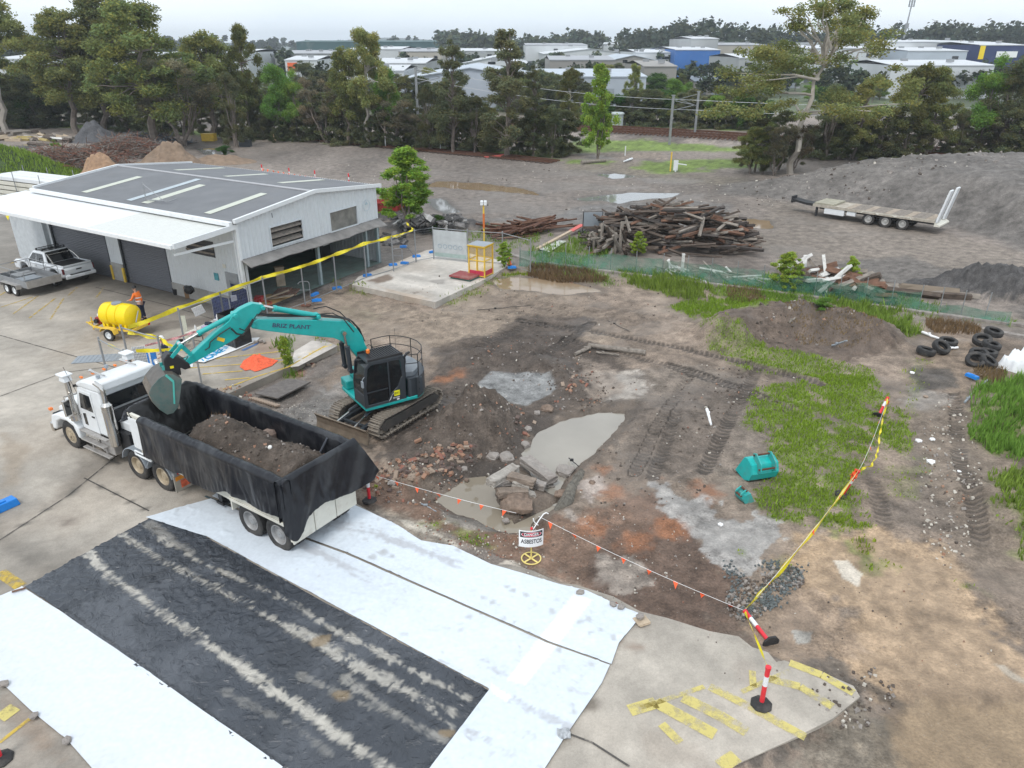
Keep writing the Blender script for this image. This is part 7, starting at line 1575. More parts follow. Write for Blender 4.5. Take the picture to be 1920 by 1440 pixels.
for i in range(1,9):
 q=MB();p1,p2=a.lerp(b_,i/9),a.lerp(b_,i/9)+Vector((0,0,1.05));off_=Vector((.0,-.03,0));q.beam(p1+off_,p2+off_,.012,.012);q.beam(a+off_+Vector((0,0,1.05*i/9)),b_+off_+Vector((0,0,1.05*i/9)),.012,.012);q.build('wire',greyplastic,o)
tag(o,'white wire grid panel standing just behind the truck cab roof','panel')
k=MB();k.box((0,0,.55),(.4,.06,1.1));k.box((-.07,-.035,.6),(.08,.02,.8),mi=1);o=k.build('blue_board',[blue_plastic,white_ink],bevel=.05);o.location=at(291,697,.03);tag(o,'blue rounded board with a white stripe behind the truck cab','board')
k=MB();k.box((0,0,.65),(.5,.02,1.3));k.box((0,-.1,.04),(.5,.3,.02));o=k.build('yellow_tagged_stand',M('stand_pale',(.55,.55,.45),.6));o.location=at(352,640,.03);o.scale=(.4,1,1);tag(o,'narrow pale stand with yellow markings at the left end of the table','stand')
k=MB();k.b2((-1.0,-.45,0),(1.0,.45,.01));[k.b2((-.95+i*.19,-.42,.01),(-.86+i*.19,.42,.02)) for i in range(10)];o=k.build('drain_grate',greyplastic);o.location=at(184,672,.045);o.rotation_euler.z=R(10);tag(o,'dark grey steel grate set in the concrete near the short fence panel','grate')
HO=PW([(450,690),(457,678),(478,666),(492,670),(522,678),(510,688),(486,697),(478,699),(470,695),(460,697)])
def oz(X,Y): s=poly_sd(X,Y,HO);return ss(s,0,.5)*(.18+.5*fbm(X*2,Y*2,500)+.25*np.abs(fbm(X*7,Y*2,501)))+.02
o=grid_poly('orange_mesh_heap',HO,.07,.04,M('orange_mesh',(.85,.13,.05),.7,var=.3,scale=12,bump=.6),fz=oz);tag(o,'crumpled heap of bright orange barrier mesh on the concrete edge','mesh')
pp=[at(478,740,-.08),at(521,749,-.08),at(583,718,-.08),at(540,712,-.08)]
k=MB();k.add([p+Vector((0,0,z)) for z in (0,.07) for p in pp],[(0,1,2,3),(7,6,5,4),(0,1,5,4),(1,2,6,5),(2,3,7,6),(3,0,4,7)]);o=k.build('cover_plate',M('wet_timber',(.13,.115,.105),.6,var=.35,scale=5,bump=.4,dirt=.3),bevel=.01)
tag(o,'flat dark board covering a brick-edged pit beside the kerb','board')
c0,c1,c2=at(474,748,-.2),at(520,762,-.2),at(525,755,-.2)
for i in range(11):
 p=c0.lerp(c1,i/10);k=put(brk[2],'brick',None,(p.x,p.y,-.17),(0,0,.4),(1,1,1));tag(k,'tan brick in the single row along the near edge of the covered pit','brick','bricks edging the covered pit')

# RUBBLE, BRICKS, SLABS
rr=random.Random(21)
def at_g(x,y): p=gat(x,y);return p
slabs_=[((985,862),(1035,900),.55,.32,'long broken concrete beam slanting into the large puddle'),((920,905),(966,878),.42,.3,'broken slab on the upper left of the rock pile'),((955,893),(1000,905),.45,.28,'pointed pale slab on top of the rock pile'),((928,905),(962,900),.4,.3,'square lump at the left middle of the rock pile'),((965,905),(990,915),.38,.3,'dark lump right of the middle of the rock pile'),((935,925),(985,922),.42,.32,'flat pale block across the lower rock pile'),((985,900),(1020,912),.35,.25,'brown slab on the right of the rock pile'),((990,925),(1000,930),.3,.25,'rough lump low on the right of the rock pile')]
for i,(a,b_,w_,h_,l) in enumerate(slabs_):
 zz_=-.25+.16*(len(slabs_)-i)/2 if i else-.05;p,q=at(*a,zz_),at(*b_,zz_-.1);L=(q-p).length+.1;bm_=MB();bm_.box((0,0,0),(L,w_*.8,h_*.8));o=bm_.build('concrete_slab_piece',[concrete_m,M('slab_pale',(.38,.35,.31),.9,var=.3,scale=5,bump=.8,dirt=.6,dirtcol=(.16,.13,.11),dscale=3),M('slab_brown',(.22,.175,.14),.9,var=.35,scale=5,bump=.8,dirt=.4)][i % 3],bevel=.04)
 me=o.data;bmx=bmesh.new();bmx.from_mesh(me);bmesh.ops.subdivide_edges(bmx,edges=bmx.edges,cuts=3,use_grid_fill=True)
 for v in bmx.verts: v.co += Vector((rr.uniform(-.022,.022),rr.uniform(-.022,.022),rr.uniform(-.022,.022)))
 bmx.to_mesh(me);bmx.free()
 d=(q-p).normalized();o.location=(p+q)/2;o.rotation_euler=Vector((1,0,0)).rotation_difference(d).to_euler();tag(o,l,'rubble')
lumps=[((968,945),.62,.35,'large rough conglomerate lump at the foot of the rock pile in the puddle'),((1060,893),.36,.5,'dark wet lump at the end of the long concrete beam'),((1028,920),.2,.5,'pale lump in the puddle right of the rock pile'),((1052,928),.26,.5,'rounded brown lump between the puddle and the ridge'),((925,858),.24,.6,'brown lump standing at the head of the smaller puddle'),((950,862),.3,.6,'dark red lump at the head of the smaller puddle'),((1026,768),.3,.4,'pinkish broken lump on the upper left shore of the large puddle'),((985,837),.18,.7,'round dark stone in the upper left of the large puddle'),((870,880),.14,.5,'tan stone in the smaller puddle'),((875,908),.1,.5,'small stone in the middle of the smaller puddle'),((990,805),.16,.5,'brown stone on the left shore of the large puddle'),((1007,775),.14,.5,'stone beside the pinkish lump on the puddle shore'),((1110,905),.12,.5,'grey stone beside the pale crust right of the puddle'),((948,977),.12,.5,'tan stone at the lower end of the smaller puddle'),((735,907),.16,.5,'jagged stone by the brick scatter behind the tipper')]
for i,((x,y),s,fl,l) in enumerate(lumps): me=rock(200+i,s,fl,3,.45);p=gat(x,y);tag(put(me,'rubble_lump',concrete_m if i % 3 else M('rubble_brown',(.2,.145,.11),.9,var=.4,scale=6,bump=.8),(p.x,p.y,max(p.z,-.42)+s*fl*.25),(0,0,i)),l,'rubble')
k=surf('rubble_ridge',lambda u,v: ((lambda P_,Q_: (P_[0]+(Q_[0]-P_[0])*v+0*u,P_[1]+(Q_[1]-P_[1])*v,P_[2]+.32*np.sin(v*math.pi)*ss(u,0,.08)*ss(u,1,.92)*(1+1.2*fbm(u*9,v*3,510))))(*(lambda A,B,C: ((A[0]+(B[0]-A[0])*u-.32,A[1]+(B[1]-A[1])*u-.0,-.4+0*u),(A[0]+(B[0]-A[0])*u+.32,A[1]+(B[1]-A[1])*u+.1,-.2+0*u)))(at(1050,958,-.2),at(1092,882,-.2),None))),50,16,M('ridge_mat',(.17,.155,.13),.95,var=.5,scale=9,bump=1.0),None)
tag(k,'rough ridge of rubble and clay between the puddle and the pale crust','rubble')
groups=[((700,905),(60,26),30,'brick in the scatter just behind the tail of the tipper','bricks scattered behind the tipper'),((780,880),(80,28),50,'muddy brick in the field between the tipper tail and the smaller puddle','bricks in the mud above the bunting'),((860,850),(48,20),45,'brick in the dense heap along the upper edge of the smaller puddle','bricks heaped above the smaller puddle'),
          ((985,800),(25,30),12,'brick on the left shore of the large puddle','bricks on the shore of the large puddle'),((1075,722),(30,18),14,'brick in the bank above the large puddle','bricks in the bank above the large puddle'),((820,860),(80,40),22,'brick lying on the excavated soil slope','bricks on the excavated soil slope'),((440,735),(30,14),16,'broken brick along the foot of the kerb beside the tipper','bricks at the kerb foot'),((583,682),(14,8),8,'brick in the small pile beside the kerb weeds','bricks by the kerb weeds')]
for (cx,cy),(rx,ry),n,l,g_ in groups:
 for i in range(n):
  a=rr.random()*6.28;q=rr.random()**.6;p=gat(cx+rx*q*math.cos(a),cy+ry*q*math.sin(a));s=rr.uniform(.75,1.3)
  o=put(brk[rr.choice((0,1,1,2,3,3,2))],'brick',None,(p.x,p.y,p.z+.03),(rr.uniform(-.6,.6),rr.uniform(-.6,.6),rr.random()*6),(s*rr.choice((.5,.7,1)),s,s));tag(o,l,'brick',g_)
cl=MB();mats_s=[M('clod',(.1,.08,.066)),concrete_m,brick_m[0],brick_m[1],M('stone_pale',(.5,.46,.4),.9)]
def scatter(cx,cy,rx,ry,n,s0=.015,s1=.055,w=(6,2,.4,.4,.7)):
 for i in range(n):
  a=rr.random()*6.28;q=math.sqrt(rr.random());p=at(cx+rx*q*math.cos(a),cy+ry*q*math.sin(a));s=rr.uniform(s0,s1)*(.5+rr.random());PTS.append((p.x,p.y,s,rr.choices(range(5),w)[0]))
PTS=[]
scatter(880,800,110,90,900,w=(6,2,.6,.6,.3));scatter(780,900,110,40,700,w=(3,2,1.5,1.5,1));scatter(1000,660,120,50,400,w=(6,2,.5,.5,.4));scatter(1080,720,60,40,250,w=(5,2,.8,.8,.4));scatter(1200,830,160,120,260);scatter(1330,760,100,80,160)
scatter(900,990,120,60,500,.015,.04,(1,2,2,2,3));scatter(1150,1050,200,100,260,.012,.035,(2,2,1,1,3));scatter(1780,900,60,160,420,.02,.06,(2,2,0,1,4));scatter(1500,600,150,50,350,.03,.09);scatter(560,780,60,50,350,.015,.04,(1,3,0,0,2));scatter(1600,1300,80,60,160,.02,.05,(4,2,0,0,1));scatter(1400,1120,40,40,260,.03,.06,(3,3,0,0,0));scatter(1470,1080,40,25,220,.03,.06,(2,3,0,0,0));scatter(1440,730,100,60,60)
scatter(1600,1180,300,160,130,.01,.03,(4,2,0,1,1));scatter(1000,560,300,50,250,.02,.05);scatter(1300,380,260,40,200,.03,.09,(1,2,0,0,3));scatter(1640,360,250,30,300,.06,.14,(2,3,0,0,1));scatter(850,320,250,30,100,.04,.1,(2,2,0,0,3));scatter(440,740,40,16,250,.02,.06,(1,1,3,3,1));scatter(1720,340,40,8,40,.15,.3,(0,0,0,0,1))
A4=np.array(PTS);A4=A4[(fbm(A4[:,0]*.8,A4[:,1]*.8,77)>-.03)|(np.random.RandomState(4).rand(len(A4))<.3)];ZZ=HZ(A4[:,0],A4[:,1])
for (x,y,s,mi),z in zip(A4,ZZ): cl.box((x,y,z+s*.2),(s*1.5,s*1.1,s*.9),Euler((rr.random()*3,rr.random()*3,rr.random()*3)).to_matrix(),mi=int(mi))
o=cl.build('loose_stones',mats_s,rec=False);o['kind']='stuff'
cl=MB()
for (l_,n_) in (([(1400,1155),(1440,1100),(1500,1065)],260),([(1395,1150),(1375,1085),(1365,1060)],90),([(1500,1080),(1450,1125),(1430,1140)],180),([(1430,1060),(1460,1065)],60)):
 for i in range(n_):
  t_=rr.random()*(len(l_)-1);j=int(t_);t_ -= j;x=l_[j][0]+(l_[min(j+1,len(l_)-1)][0]-l_[j][0])*t_+rr.gauss(0,9);y=l_[j][1]+(l_[min(j+1,len(l_)-1)][1]-l_[j][1])*t_+rr.gauss(0,6);p=gat(x,y);s=rr.uniform(.02,.06);cl.box((p.x,p.y,p.z+s*.4),(s*1.4,s,s),Euler((rr.random()*3,rr.random()*3,0)).to_matrix())
o=cl.build('gravel_windrow',M('blue_metal',(.11,.125,.125),.8,var=.5,scale=9));tag(o,'windrow of coarse blue-grey gravel around the corner bollard','gravel',kind='stuff')
def log(a,b_,r,l,cat='log',mat=timber_grey,z=.1):
 p,q=gat(*a),gat(*b_);p.z += z;q.z += z;k=MB();N=7;pts=[p.lerp(q,i/N)+Vector((0,0,rr.uniform(-.02,.02))) for i in range(N+1)];k.tube(pts,[r*(1-.25*i/N)*(1+rr.uniform(-.1,.1)) for i in range(N+1)],9);k.box(p.lerp(q,.3)+Vector((0,0,r)),(.12,.06,.08));return tag(k.build('log' if cat=='log' else cat.replace(' ','_'),mat,smooth=True),l,cat)
log((1210,666),(1103,652),.15,'long pale weathered log lying beyond the large puddle',z=.12);log((1105,655),(1078,668),.11,'short log end left of the long pale log');log((1118,664),(1160,669),.05,'thin broken branch under the long pale log')
log((1325,770),(1333,798),.06,'white plastic pipe stub lying on the tread marks','pipe',white_ink,.05);log((1728,627),(1772,644),.07,'white pipe running up to the tyres','pipe',white_ink,.12);log((1772,658),(1795,655),.07,'short white pipe sticking out from under the tyres','pipe',white_ink,.1)
log((1808,757),(1828,735),.045,'lower part of the bent grey pipe by the right hand grass','pipe',greyplastic,.05);log((1828,735),(1852,714),.045,'upper part of the bent grey pipe by the right hand grass','pipe',greyplastic,.08)
log((1560,650),(1588,640),.05,'curved grey pipe on the lower slope of the dirt mound','pipe',greyplastic,.05);log((1066,872),(1085,889),.02,'thin dark stake leaning over the ridge beside the puddle','stake',black,.3);log((790,946),(818,960),.025,'thin grey pipe on the dirt beside the pale crust','pipe',greyplastic,.03)
log((1480,607),(1490,600),.05,'small grey stick on the dirt mound','stick',timber_grey);log((895,582),(1005,572),.015,'black cable lying across the tan clay','cable',hose_m,.02);log((1140,602),(1180,622),.015,'black cable end beside the tread marks','cable',hose_m,.02)
for i,(x,y,s,l) in enumerate([(1745,868,.17,'white block on the track right of the tape'),(1722,828,.14,'white torn plastic piece on the track'),(1748,825,.12,'white paper scrap on the track beside the torn plastic'),(1798,885,.08,'small white stone left of the right hand grass'),(1351,985,.1,'white stone on the pale crust patch'),(1590,566,.1,'white can on top of the dirt mound'),(1545,600,.1,'orange clay pipe piece on the dirt mound'),(1710,700,.12,'pale stone below the left tyres'),(1735,745,.12,'tan flat stone on the track below the tyres'),(1862,680,.12,'pale stone below the blue block')]):
 p=gat(x,y);tag(put(rock(300+i,s,.5,1),'stone',[white_ink,brick_m[1]][1 if 'orange' in l else 0] if i != 8 else brick_m[2],(p.x,p.y,p.z+s*.3),(0,0,i)),l,'stone')
# ---- spare buckets
def spare(px_,py_,hd,s,l,mat):
 p=gat(px_,py_);t=thing('excavator_bucket',l,'bucket',(p.x,p.y,p.z),hd);W=.36*s
 pr=[(.42,.05),(.0,.0),(-.2,.1),(-.28,.3),(-.2,.52),(.0,.6),(.12,.58)];pr=[(a*s,b*s) for a,b in pr]
 k=MB();n=len(pr);inn=[(a*.92+.02,b*.92+.03) for a,b in pr];vs=[(x,y,z) for y in (-W,W) for x,z in pr]+[(x,y,z) for y in (-W,W) for x,z in inn]
 fs=[(i,i+1,n+i+1,n+i) for i in range(n-1)]+[(2*n+i,3*n+i,3*n+i+1,2*n+i+1) for i in range(n-1)];k.add(vs,fs);k.build('shell',mat,t)
 for y in (-W,W): k=MB();k.prism(pr,y-.015,y+.015);k.build('side_plate',mat,t)
 k=MB();k.b2((.36*s,-W-.03,.0),(.52*s,W+.03,.05));k.build('cutting_edge',track_mud,t)
 for y in (-.2*s,.2*s): k=MB();k.prism([(-.26*s,.3*s),(-.4*s,.42*s),(-.36*s,.6*s),(-.1*s,.78*s),(.02*s,.72*s),(-.02*s,.58*s)],y-.02,y+.02);k.build('ear',teal_worn,t,bevel=.01)
 k=MB();k.tube([(-.34*s,-.24*s,.46*s),(-.34*s,.24*s,.46*s)],.035,8);k.tube([(-.05*s,-.24*s,.7*s),(-.05*s,.24*s,.7*s)],.035,8);k.build('pin',rust,t);return t
spare(1420,896,R(105),1.35,'spare teal digging bucket lying on the dirt beside the grass',M('teal_spare',(.01,.42,.4),.4,var=.1,dirt=.25,dirtcol=(.15,.12,.1),dscale=3))
spare(1393,938,R(20),.62,'small rusty teal bucket on end in front of the larger one',teal_worn)
# ---- tyres
tyb=MB();Rr=.42;h=.14
tyb.lathe([(Rr*.56,-h*.6),(Rr*.62,-h*.95),(Rr*.85,-h),(Rr*.97,-h*.8),(Rr,-h*.4),(Rr,h*.4),(Rr*.97,h*.8),(Rr*.85,h),(Rr*.62,h*.95),(Rr*.56,h*.6),(Rr*.75,h*.5),(Rr*.88,0),(Rr*.75,-h*.5),(Rr*.56,-h*.6)],(0,0,0),'z',28,cap=False)
tyo=tyb.build('tyre',rubber,smooth=True)
TY=[((1735,664),(0,.15,0),'flat tyre at the left of the left-hand tyre group'),((1762,662),(.5,.25,0),'front tyre tilted towards the camera in the left-hand group, grass in its hole'),((1776,648),(.1,0,0),'tyre lying flat at the back of the left-hand group'),((1838,650),(.3,-.2,0),'tyre on the left of the upper right-hand stack'),((1858,641),(.15,.1,0),'rearmost tyre, topping the upper right-hand stack'),((1856,658),(.1,.15,0),'tyre at the front of the upper right-hand stack'),((1850,668),(0,0,0),'flat thin-looking tyre in the middle of the right-hand group'),((1833,672),(.2,-.1,0),'half hidden tyre behind the front pair on the right'),((1826,687),(.5,-.35,0),'large tyre at the front left of the right-hand group'),((1850,688),(.35,.35,0),'smaller tyre at the front right of the right-hand group')]
for i,((x,y),rt,l) in enumerate(TY):
 o=tyo if i==0 else tyo.copy()
 if i: COL.objects.link(o)
 p=gat(x,y);o.location=(p.x,p.y,p.z+.16+(.2 if 'topping' in l else 0)+abs(rt[0])*.3+(.1 if 'stack' in l else 0));o.rotation_euler=rt;tag(o,l,'tyre','old tyres dumped on the right')
def bag_fn(u,v):
 x=2.4*(u-.5)*1.0;y=1.9*(v-.5);e=ss(u,0,.15)*ss(u,1,.85)*ss(v,0,.2)*ss(v,1,.8);return x+.25*fbm(v*4,u*3,520),y+.25*fbm(u*4,v*3,521),e*(.75+.9*fbm(u*4,v*4,522)+.35*np.abs(fbm(u*10,v*10,523)))
o=surf('white_tarp',bag_fn,60,50,M('tarp_white',(.78,.79,.8),.5,var=.1,bump=.3));p=gat(1905,695);o.location=(p.x+.6,p.y+.2,p.z-.05);o.rotation_euler.z=.5;tag(o,'crumpled white tarpaulin on the bank at the right edge','tarpaulin')

# TIMBER AND STEEL PILES
def pile(c1,c2,n,lens,sect,hgt,spread,mats_,name,label,cat,group,seed,ang=0.0,jit=.5,z0=0.0,steep=.25):
 """single beams tumbled over a long low heap whose axis runs c1->c2; each beam rests at the height of the heap there"""
 r=random.Random(seed);P1,P2=gat(*c1),gat(*c2);ax=(P2-P1);ax.z=0;L=ax.length;ax.normalize();sd=Vector((-ax.y,ax.x,0));meshes=[]
 for i in range(6):
  s=r.uniform(*sect);b=MB();ln=1.0;b.box((0,0,0),(1,s*r.uniform(.8,1.4),s));o=b.build('beam',mats_[i % len(mats_)],bevel=.0);me=o.data;bpy.data.objects.remove(o);meshes.append(me)
 for i in range(n):
  t=r.random();w=r.gauss(0,.42);env=math.sqrt(max(0,1-(2*t-1)**2))*max(0,1-w*w*1.1);hh=hgt*env*r.random()**.7
  if i<n*.25: hh=hgt*env*.95
  c=P1+ax*(L*t)+sd*(w*spread);c.z=z0+max(hz(c.x,c.y),-.1)+.1+hh
  a=ang+r.gauss(0,jit)+math.atan2(ax.y,ax.x);ln=r.uniform(*lens)
  o=bpy.data.objects.new(name,meshes[i % 6]);COL.objects.link(o);o.location=c;o.rotation_euler=(r.uniform(0,3),r.gauss(0,steep*.5)+(.25 if w>.3 else 0),a);o.scale=(ln,1,1);tag(o,label,cat,group)
pile((1125,452),(1400,468),298,(1.6,3.4),(.12,.21),2.8,3.0,[timber_old,timber_old,timber_old,timber_red,timber_grey,M('timber_dark',(.06,.05,.045),.9,var=.4,bump=.4)],'timber_beam','weathered sleeper in the big timber pile behind the green mesh fence','beam','sleepers in the big pile',31,ang=.16,jit=.5,steep=.35)
pile((1105,465),(1200,475),46,(1.4,2.6),(.1,.18),.9,1.5,[timber_grey,timber_grey,timber_old],'timber_beam','grey upright-leaning board at the left foot of the big timber pile','beam','grey boards at the foot of the big pile',33,ang=1.3,jit=.3,steep=1.5)
pile((1480,525),(1640,560),46,(1.6,3.0),(.18,.32),1.0,1.4,[timber_old,timber_grey,timber_red],'timber_beam','dark beam in the low mixed pile right of the big one','beam','dark beams in the low mixed pile',34,ang=.2,jit=.8,steep=.5)
pile((1470,510),(1590,560),15,(1.6,2.6),(.14,.2),1.2,1.0,[timber_white],'timber_beam','white painted beam tumbled on the low mixed pile','beam','white painted beams',35,ang=-1.0,jit=.45,steep=1.0)
pile((1610,545),(1780,530),12,(2.5,4.5),(.22,.35),.3,.7,[timber_old,timber_grey,M('timber_mid',(.2,.16,.12),.9,bump=.4)],'timber_beam','long heavy beam lying flat at the right end of the timber','beam','long beams at the right end',36,ang=.0,jit=.15,steep=.08)
pile((1250,508),(1420,530),30,(1.2,2.2),(.06,.12),.3,1.0,[timber_grey,timber_white],'timber_batten','pale batten lying in the green mesh below the big pile','batten','pale battens behind the mesh',38,ang=-.5,jit=.5,steep=.3)
pile((945,440),(1040,430),60,(3.0,5.0),(.06,.12),.8,1.6,[rust,rust,timber_red],'steel_rail','rusty rail in the low pile behind the yellow cage','rail','rusty rails piled behind the cage',37,ang=.35,jit=.28,steep=.08)
p,q=gat(1008,470),gat(1092,432);k=MB();k.beam(p+Vector((0,0,.15)),p.lerp(q,.72)+Vector((0,0,.35)),.25,.1);tag(k.build('plank',timber_pale),'long pale plank leaning from the weeds towards the red plank','plank')
k=MB();k.beam(p.lerp(q,.72)+Vector((0,0,.35)),q+Vector((0,0,.45)),.4,.06);tag(k.build('plank',M('plank_red',(.6,.12,.1),.6)),'salmon red plank in front of the dark framed board','plank')
k=MB();k.beam(p.lerp(q,.78)+Vector((.5,0,.2)),q+Vector((.5,0,.35)),.4,.08);tag(k.build('plank',black),'black plank lying beside the salmon red one','plank')
o=grid_poly('white_sheeting',PW([(1010,470),(1040,452),(1062,455),(1030,476)]),.5,.12,M('sheet_pale',(.5,.52,.48),.6));tag(o,'pale sheet half covering the ground left of the red plank','sheet')
k=MB();p=gat(1278,515);k.box((0,0,.65),(.16,.16,1.3));k.box((0,0,1.3),(.18,.18,.04));o=k.build('white_post',timber_white);o.location=(p.x,p.y,p.z);tag(o,'white square post standing in the green mesh fence','post')
mts=[M('asphalt_dark',(.07,.068,.068),.9,var=.5,bump=.6),M('asphalt_mid',(.16,.15,.145),.9,var=.4,bump=.6),M('asphalt_pale',(.4,.39,.38),.9,var=.3)]
for i,(cx,cy,rx,ry,n,zz) in enumerate([(800,425,50,14,130,.7),(850,415,30,10,60,.5),(735,450,30,12,50,.3),(760,410,30,12,40,.4)]):
 k=MB()
 for j in range(n):
  a=rr.random()*6.28;q=math.sqrt(rr.random());p=gat(cx+rx*q*math.cos(a),cy+ry*q*math.sin(a));s=rr.uniform(.12,.5);k.box((p.x,p.y,p.z+.05+rr.random()*zz*(1-q)),(s*1.5,s,s*.35),Euler((rr.gauss(0,.5),rr.gauss(0,.5),rr.random()*6)).to_matrix(),mi=rr.choices((0,1,2),(5,4,1))[0])
 o=k.build('asphalt_rubble',mts,bevel=.0);tag(o,['broken asphalt slabs heaped right of the small tree','asphalt slabs at the right end of the heap near the puddle','broken slabs among weeds at the shed corner','asphalt lumps around the trunk of the small tree'][i],'rubble',kind='stuff')
# ---- red skip
p=at(740,404,0);sk_=thing('skip_bin','red skip bin behind the small bright tree','skip',(p.x,p.y,0),R(5));V=[]
k=MB();out_=[(-2.0,1.2),(-1.4,0),(1.6,0),(2.1,1.2)]
V=[(x,y*(1 if z else .8),z) for y in (-.85,.85) for x,z in out_];n=4;k.add(V,[(0,1,2,3),(7,6,5,4),(1,5,6,2),(0,4,5,1),(2,6,7,3)]);w_=k.build('bin',M('skip_red',(.32,.035,.03),.5,var=.2,dirt=.3),sk_);w_.modifiers.new('s','SOLIDIFY').thickness=.05
k=MB();[k.box((x,-.88,.62),(.08,.06,1.1)) for x in (-1.3,-.5,.3,1.1,1.7)];k.b2((-2.05,-.92,1.15),(2.15,-.86,1.25));k.build('rib',M('skip_red',(.3,.03,.03)),sk_)

# LOW LOADER
a,b_=gat(1617,420),gat(1690,431);LH=math.degrees(math.atan2(a.y-b_.y,a.x-b_.x));lf_,ll_=hat(LH),hat(LH+90)
ctr=b_-ll_*1.1 if (ll_.y<0) else b_+ll_*1.1
ld=thing('low_loader','pale flatbed low loader trailer with two raised white ramps, parked by the gravel bank','trailer',(ctr.x,ctr.y,hz(ctr.x,ctr.y)+.0),R(LH));sgn=1 if ll_.y<0 else-1
FR=8.3
k=MB();k.b2((-2.2,-1.25,.92),(FR-1.2,1.25,1.05));k.b2((-2.2,-1.27,.86),(FR-1.2,-1.22,1.08));k.b2((-2.2,1.22,.86),(FR-1.2,1.27,1.08));k.build('deck',M('deck_pale',(.4,.36,.3),.85,var=.3,dirt=.4),ld,bevel=.01)
k=MB();k.b2((FR-2.9,-1.2,1.06),(FR-1.3,1.2,1.2));k.build('raised_deck',M('deck_timber',(.33,.31,.24),.85,var=.3),ld)
for i in range(13):
 k=MB();x=-2.0+i*.5;k.b2((x,-1.2,1.052),(x+.47,1.2,1.075));k.build('deck_board',timber_grey if i % 3 else M('deck_board2',(.34,.28,.22),.85,var=.3),ld)
k=MB();k.b2((-2.2,-.5,.6),(FR-1.5,-.4,.9));k.b2((-2.2,.4,.6),(FR-1.5,.5,.9));k.prism([(FR-1.6,.92),(FR-.2,.95),(FR+.9,1.1),(FR+1.0,.95),(FR-.4,.75),(FR-1.6,.7)],-.5,.5);k.b2((FR+.9,-.4,.75),(FR+1.05,.4,1.3));k.build('chassis',black,ld)
for s in (1,-1):
 for x in (0,1.28,2.56): wheel(ld,x-.0,s*1.08,.46,.46,.3,rim_steel,s)
 k=MB();k.b2((FR-1.6,s*1.0,0.1),(FR-1.45,s*1.15,.9));k.build('landing_leg',black,ld)
 k=MB();k.b2((4.5,s*.9,.4),(6.1,s*1.24,.86));k.build('toolbox',white_paint,ld,bevel=.02);k=MB();k.b2((3.6,s*.95,.5),(4.3,s*1.2,.84));k.build('small_box',white_paint,ld,bevel=.02)
 k=MB();k.b2((-.62,s*1.0,.93),(-.58,s*1.27,.95));k.prism([(-.6,.88),(-.45,1.0),(.45,1.0),(.64,.88),(.83,1.0),(1.73,1.0),(1.92,.88),(2.1,1.0),(3.0,1.0),(3.2,.86),(3.2,.93),(3.05,1.04),(-.5,1.04),(-.62,.9)],s*1.0,s*1.28);k.build('mudguard',cream_paint,ld)
 k=MB();y0,y1=s*.45,s*1.2;b0=Vector((-2.3,0,.9));tp_=Vector((-2.75,0,3.3));
 k.beam((b0.x,(y0+y1)/2,b0.z),(tp_.x,(y0+y1)/2,tp_.z),.75,.14,up=(1,0,0));rp_=k.build('ramp',white_paint,ld,bevel=.02)
 k=MB();[k.box((b0.lerp(tp_,t_)+Vector((.1,(y0+y1)/2,0))),(.05,.7,.05)) for t_ in (.1,.25,.4,.55,.7,.85)];k.build('ramp_bar',galv,rp_)
k=MB();k.prism([(-2.2,.92),(-2.6,.7),(-2.6,.6),(-2.2,.6)],-1.2,1.2);k.build('beaver_tail',cream_paint,ld)
tick('07')

# GREEN MESH FENCE
def M_mesh(name,col,alpha):
 m=bpy.data.materials.new(name);m.use_nodes=True;n=m.node_tree;N=n.nodes;L=n.links;b=N['Principled BSDF'];b.inputs['Base Color'].default_value=(*col,1);b.inputs['Roughness'].default_value=.7
 tcn=N.new('ShaderNodeTexCoord');q=N.new('ShaderNodeTexNoise');q.inputs['Scale'].default_value=1.3;q.inputs['Detail'].default_value=5;L.new(tcn.outputs['Object'],q.inputs[0]);r=N.new('ShaderNodeMapRange');r.inputs[1].default_value=.3;r.inputs[2].default_value=.7;r.inputs[3].default_value=alpha*.35;r.inputs[4].default_value=min(1,alpha*1.5);L.new(q.outputs[0],r.inputs[0]);L.new(r.outputs[0],b.inputs['Alpha']);return m
gm_mat=M_mesh('green_shade_mesh',(.07,.22,.15),.5)
gl=[((975,497),(1060,503)),((1060,503),(1144,509)),((1144,509),(1240,520)),((1240,520),(1332,530)),((1332,530),(1430,543)),((1430,543),(1526,557)),((1526,557),(1620,570)),((1620,570),(1720,584)),((1720,584),(1800,595)),((1800,595),(1890,607))]
for i,(a,b_) in enumerate(gl):
 p,q=gat(*a),gat(*b_);t=thing('mesh_fence',['first section of green mesh fence, nearest the cage','green mesh fence section in front of the rusty rails and frame board','green mesh fence section at the left foot of the timber pile','green mesh fence section around the white post','green mesh fence section below the right half of the timber pile','green mesh fence section left of the white painted beams','green mesh fence section in front of the white painted beams','green mesh fence section in front of the long flat beams','fallen green mesh right of the timber','last torn green mesh section by the right hand tree'][i],'fence',p,math.atan2(q.y-p.y,q.x-p.x),'green mesh fence sections');L=math.hypot(q.x-p.x,q.y-p.y)
 hh=1.25 if i<8 else .7
 def mf(u,v,i=i,L=L,hh=hh,dz=q.z-p.z): x=L*u;top=hh*(1-.25*np.abs(fbm(x*.4+i*7,v*0,601))*2)-.1*np.sin(u*math.pi);return x,.25*fbm(x*.6+i*9,v*1.2,602)+.5*(1-v)*fbm(x*.5+3*i,v*0,603)-.1,v*top+dz*u
 surf('mesh_cloth',mf,30,8,gm_mat,t)
 for k_ in (0,L/2): k=MB();k.tube([(k_,0,-.1),(k_+rng.uniform(-.06,.06),rng.uniform(-.1,.1),1.5)],.025,5);k.build('post',galv,t)

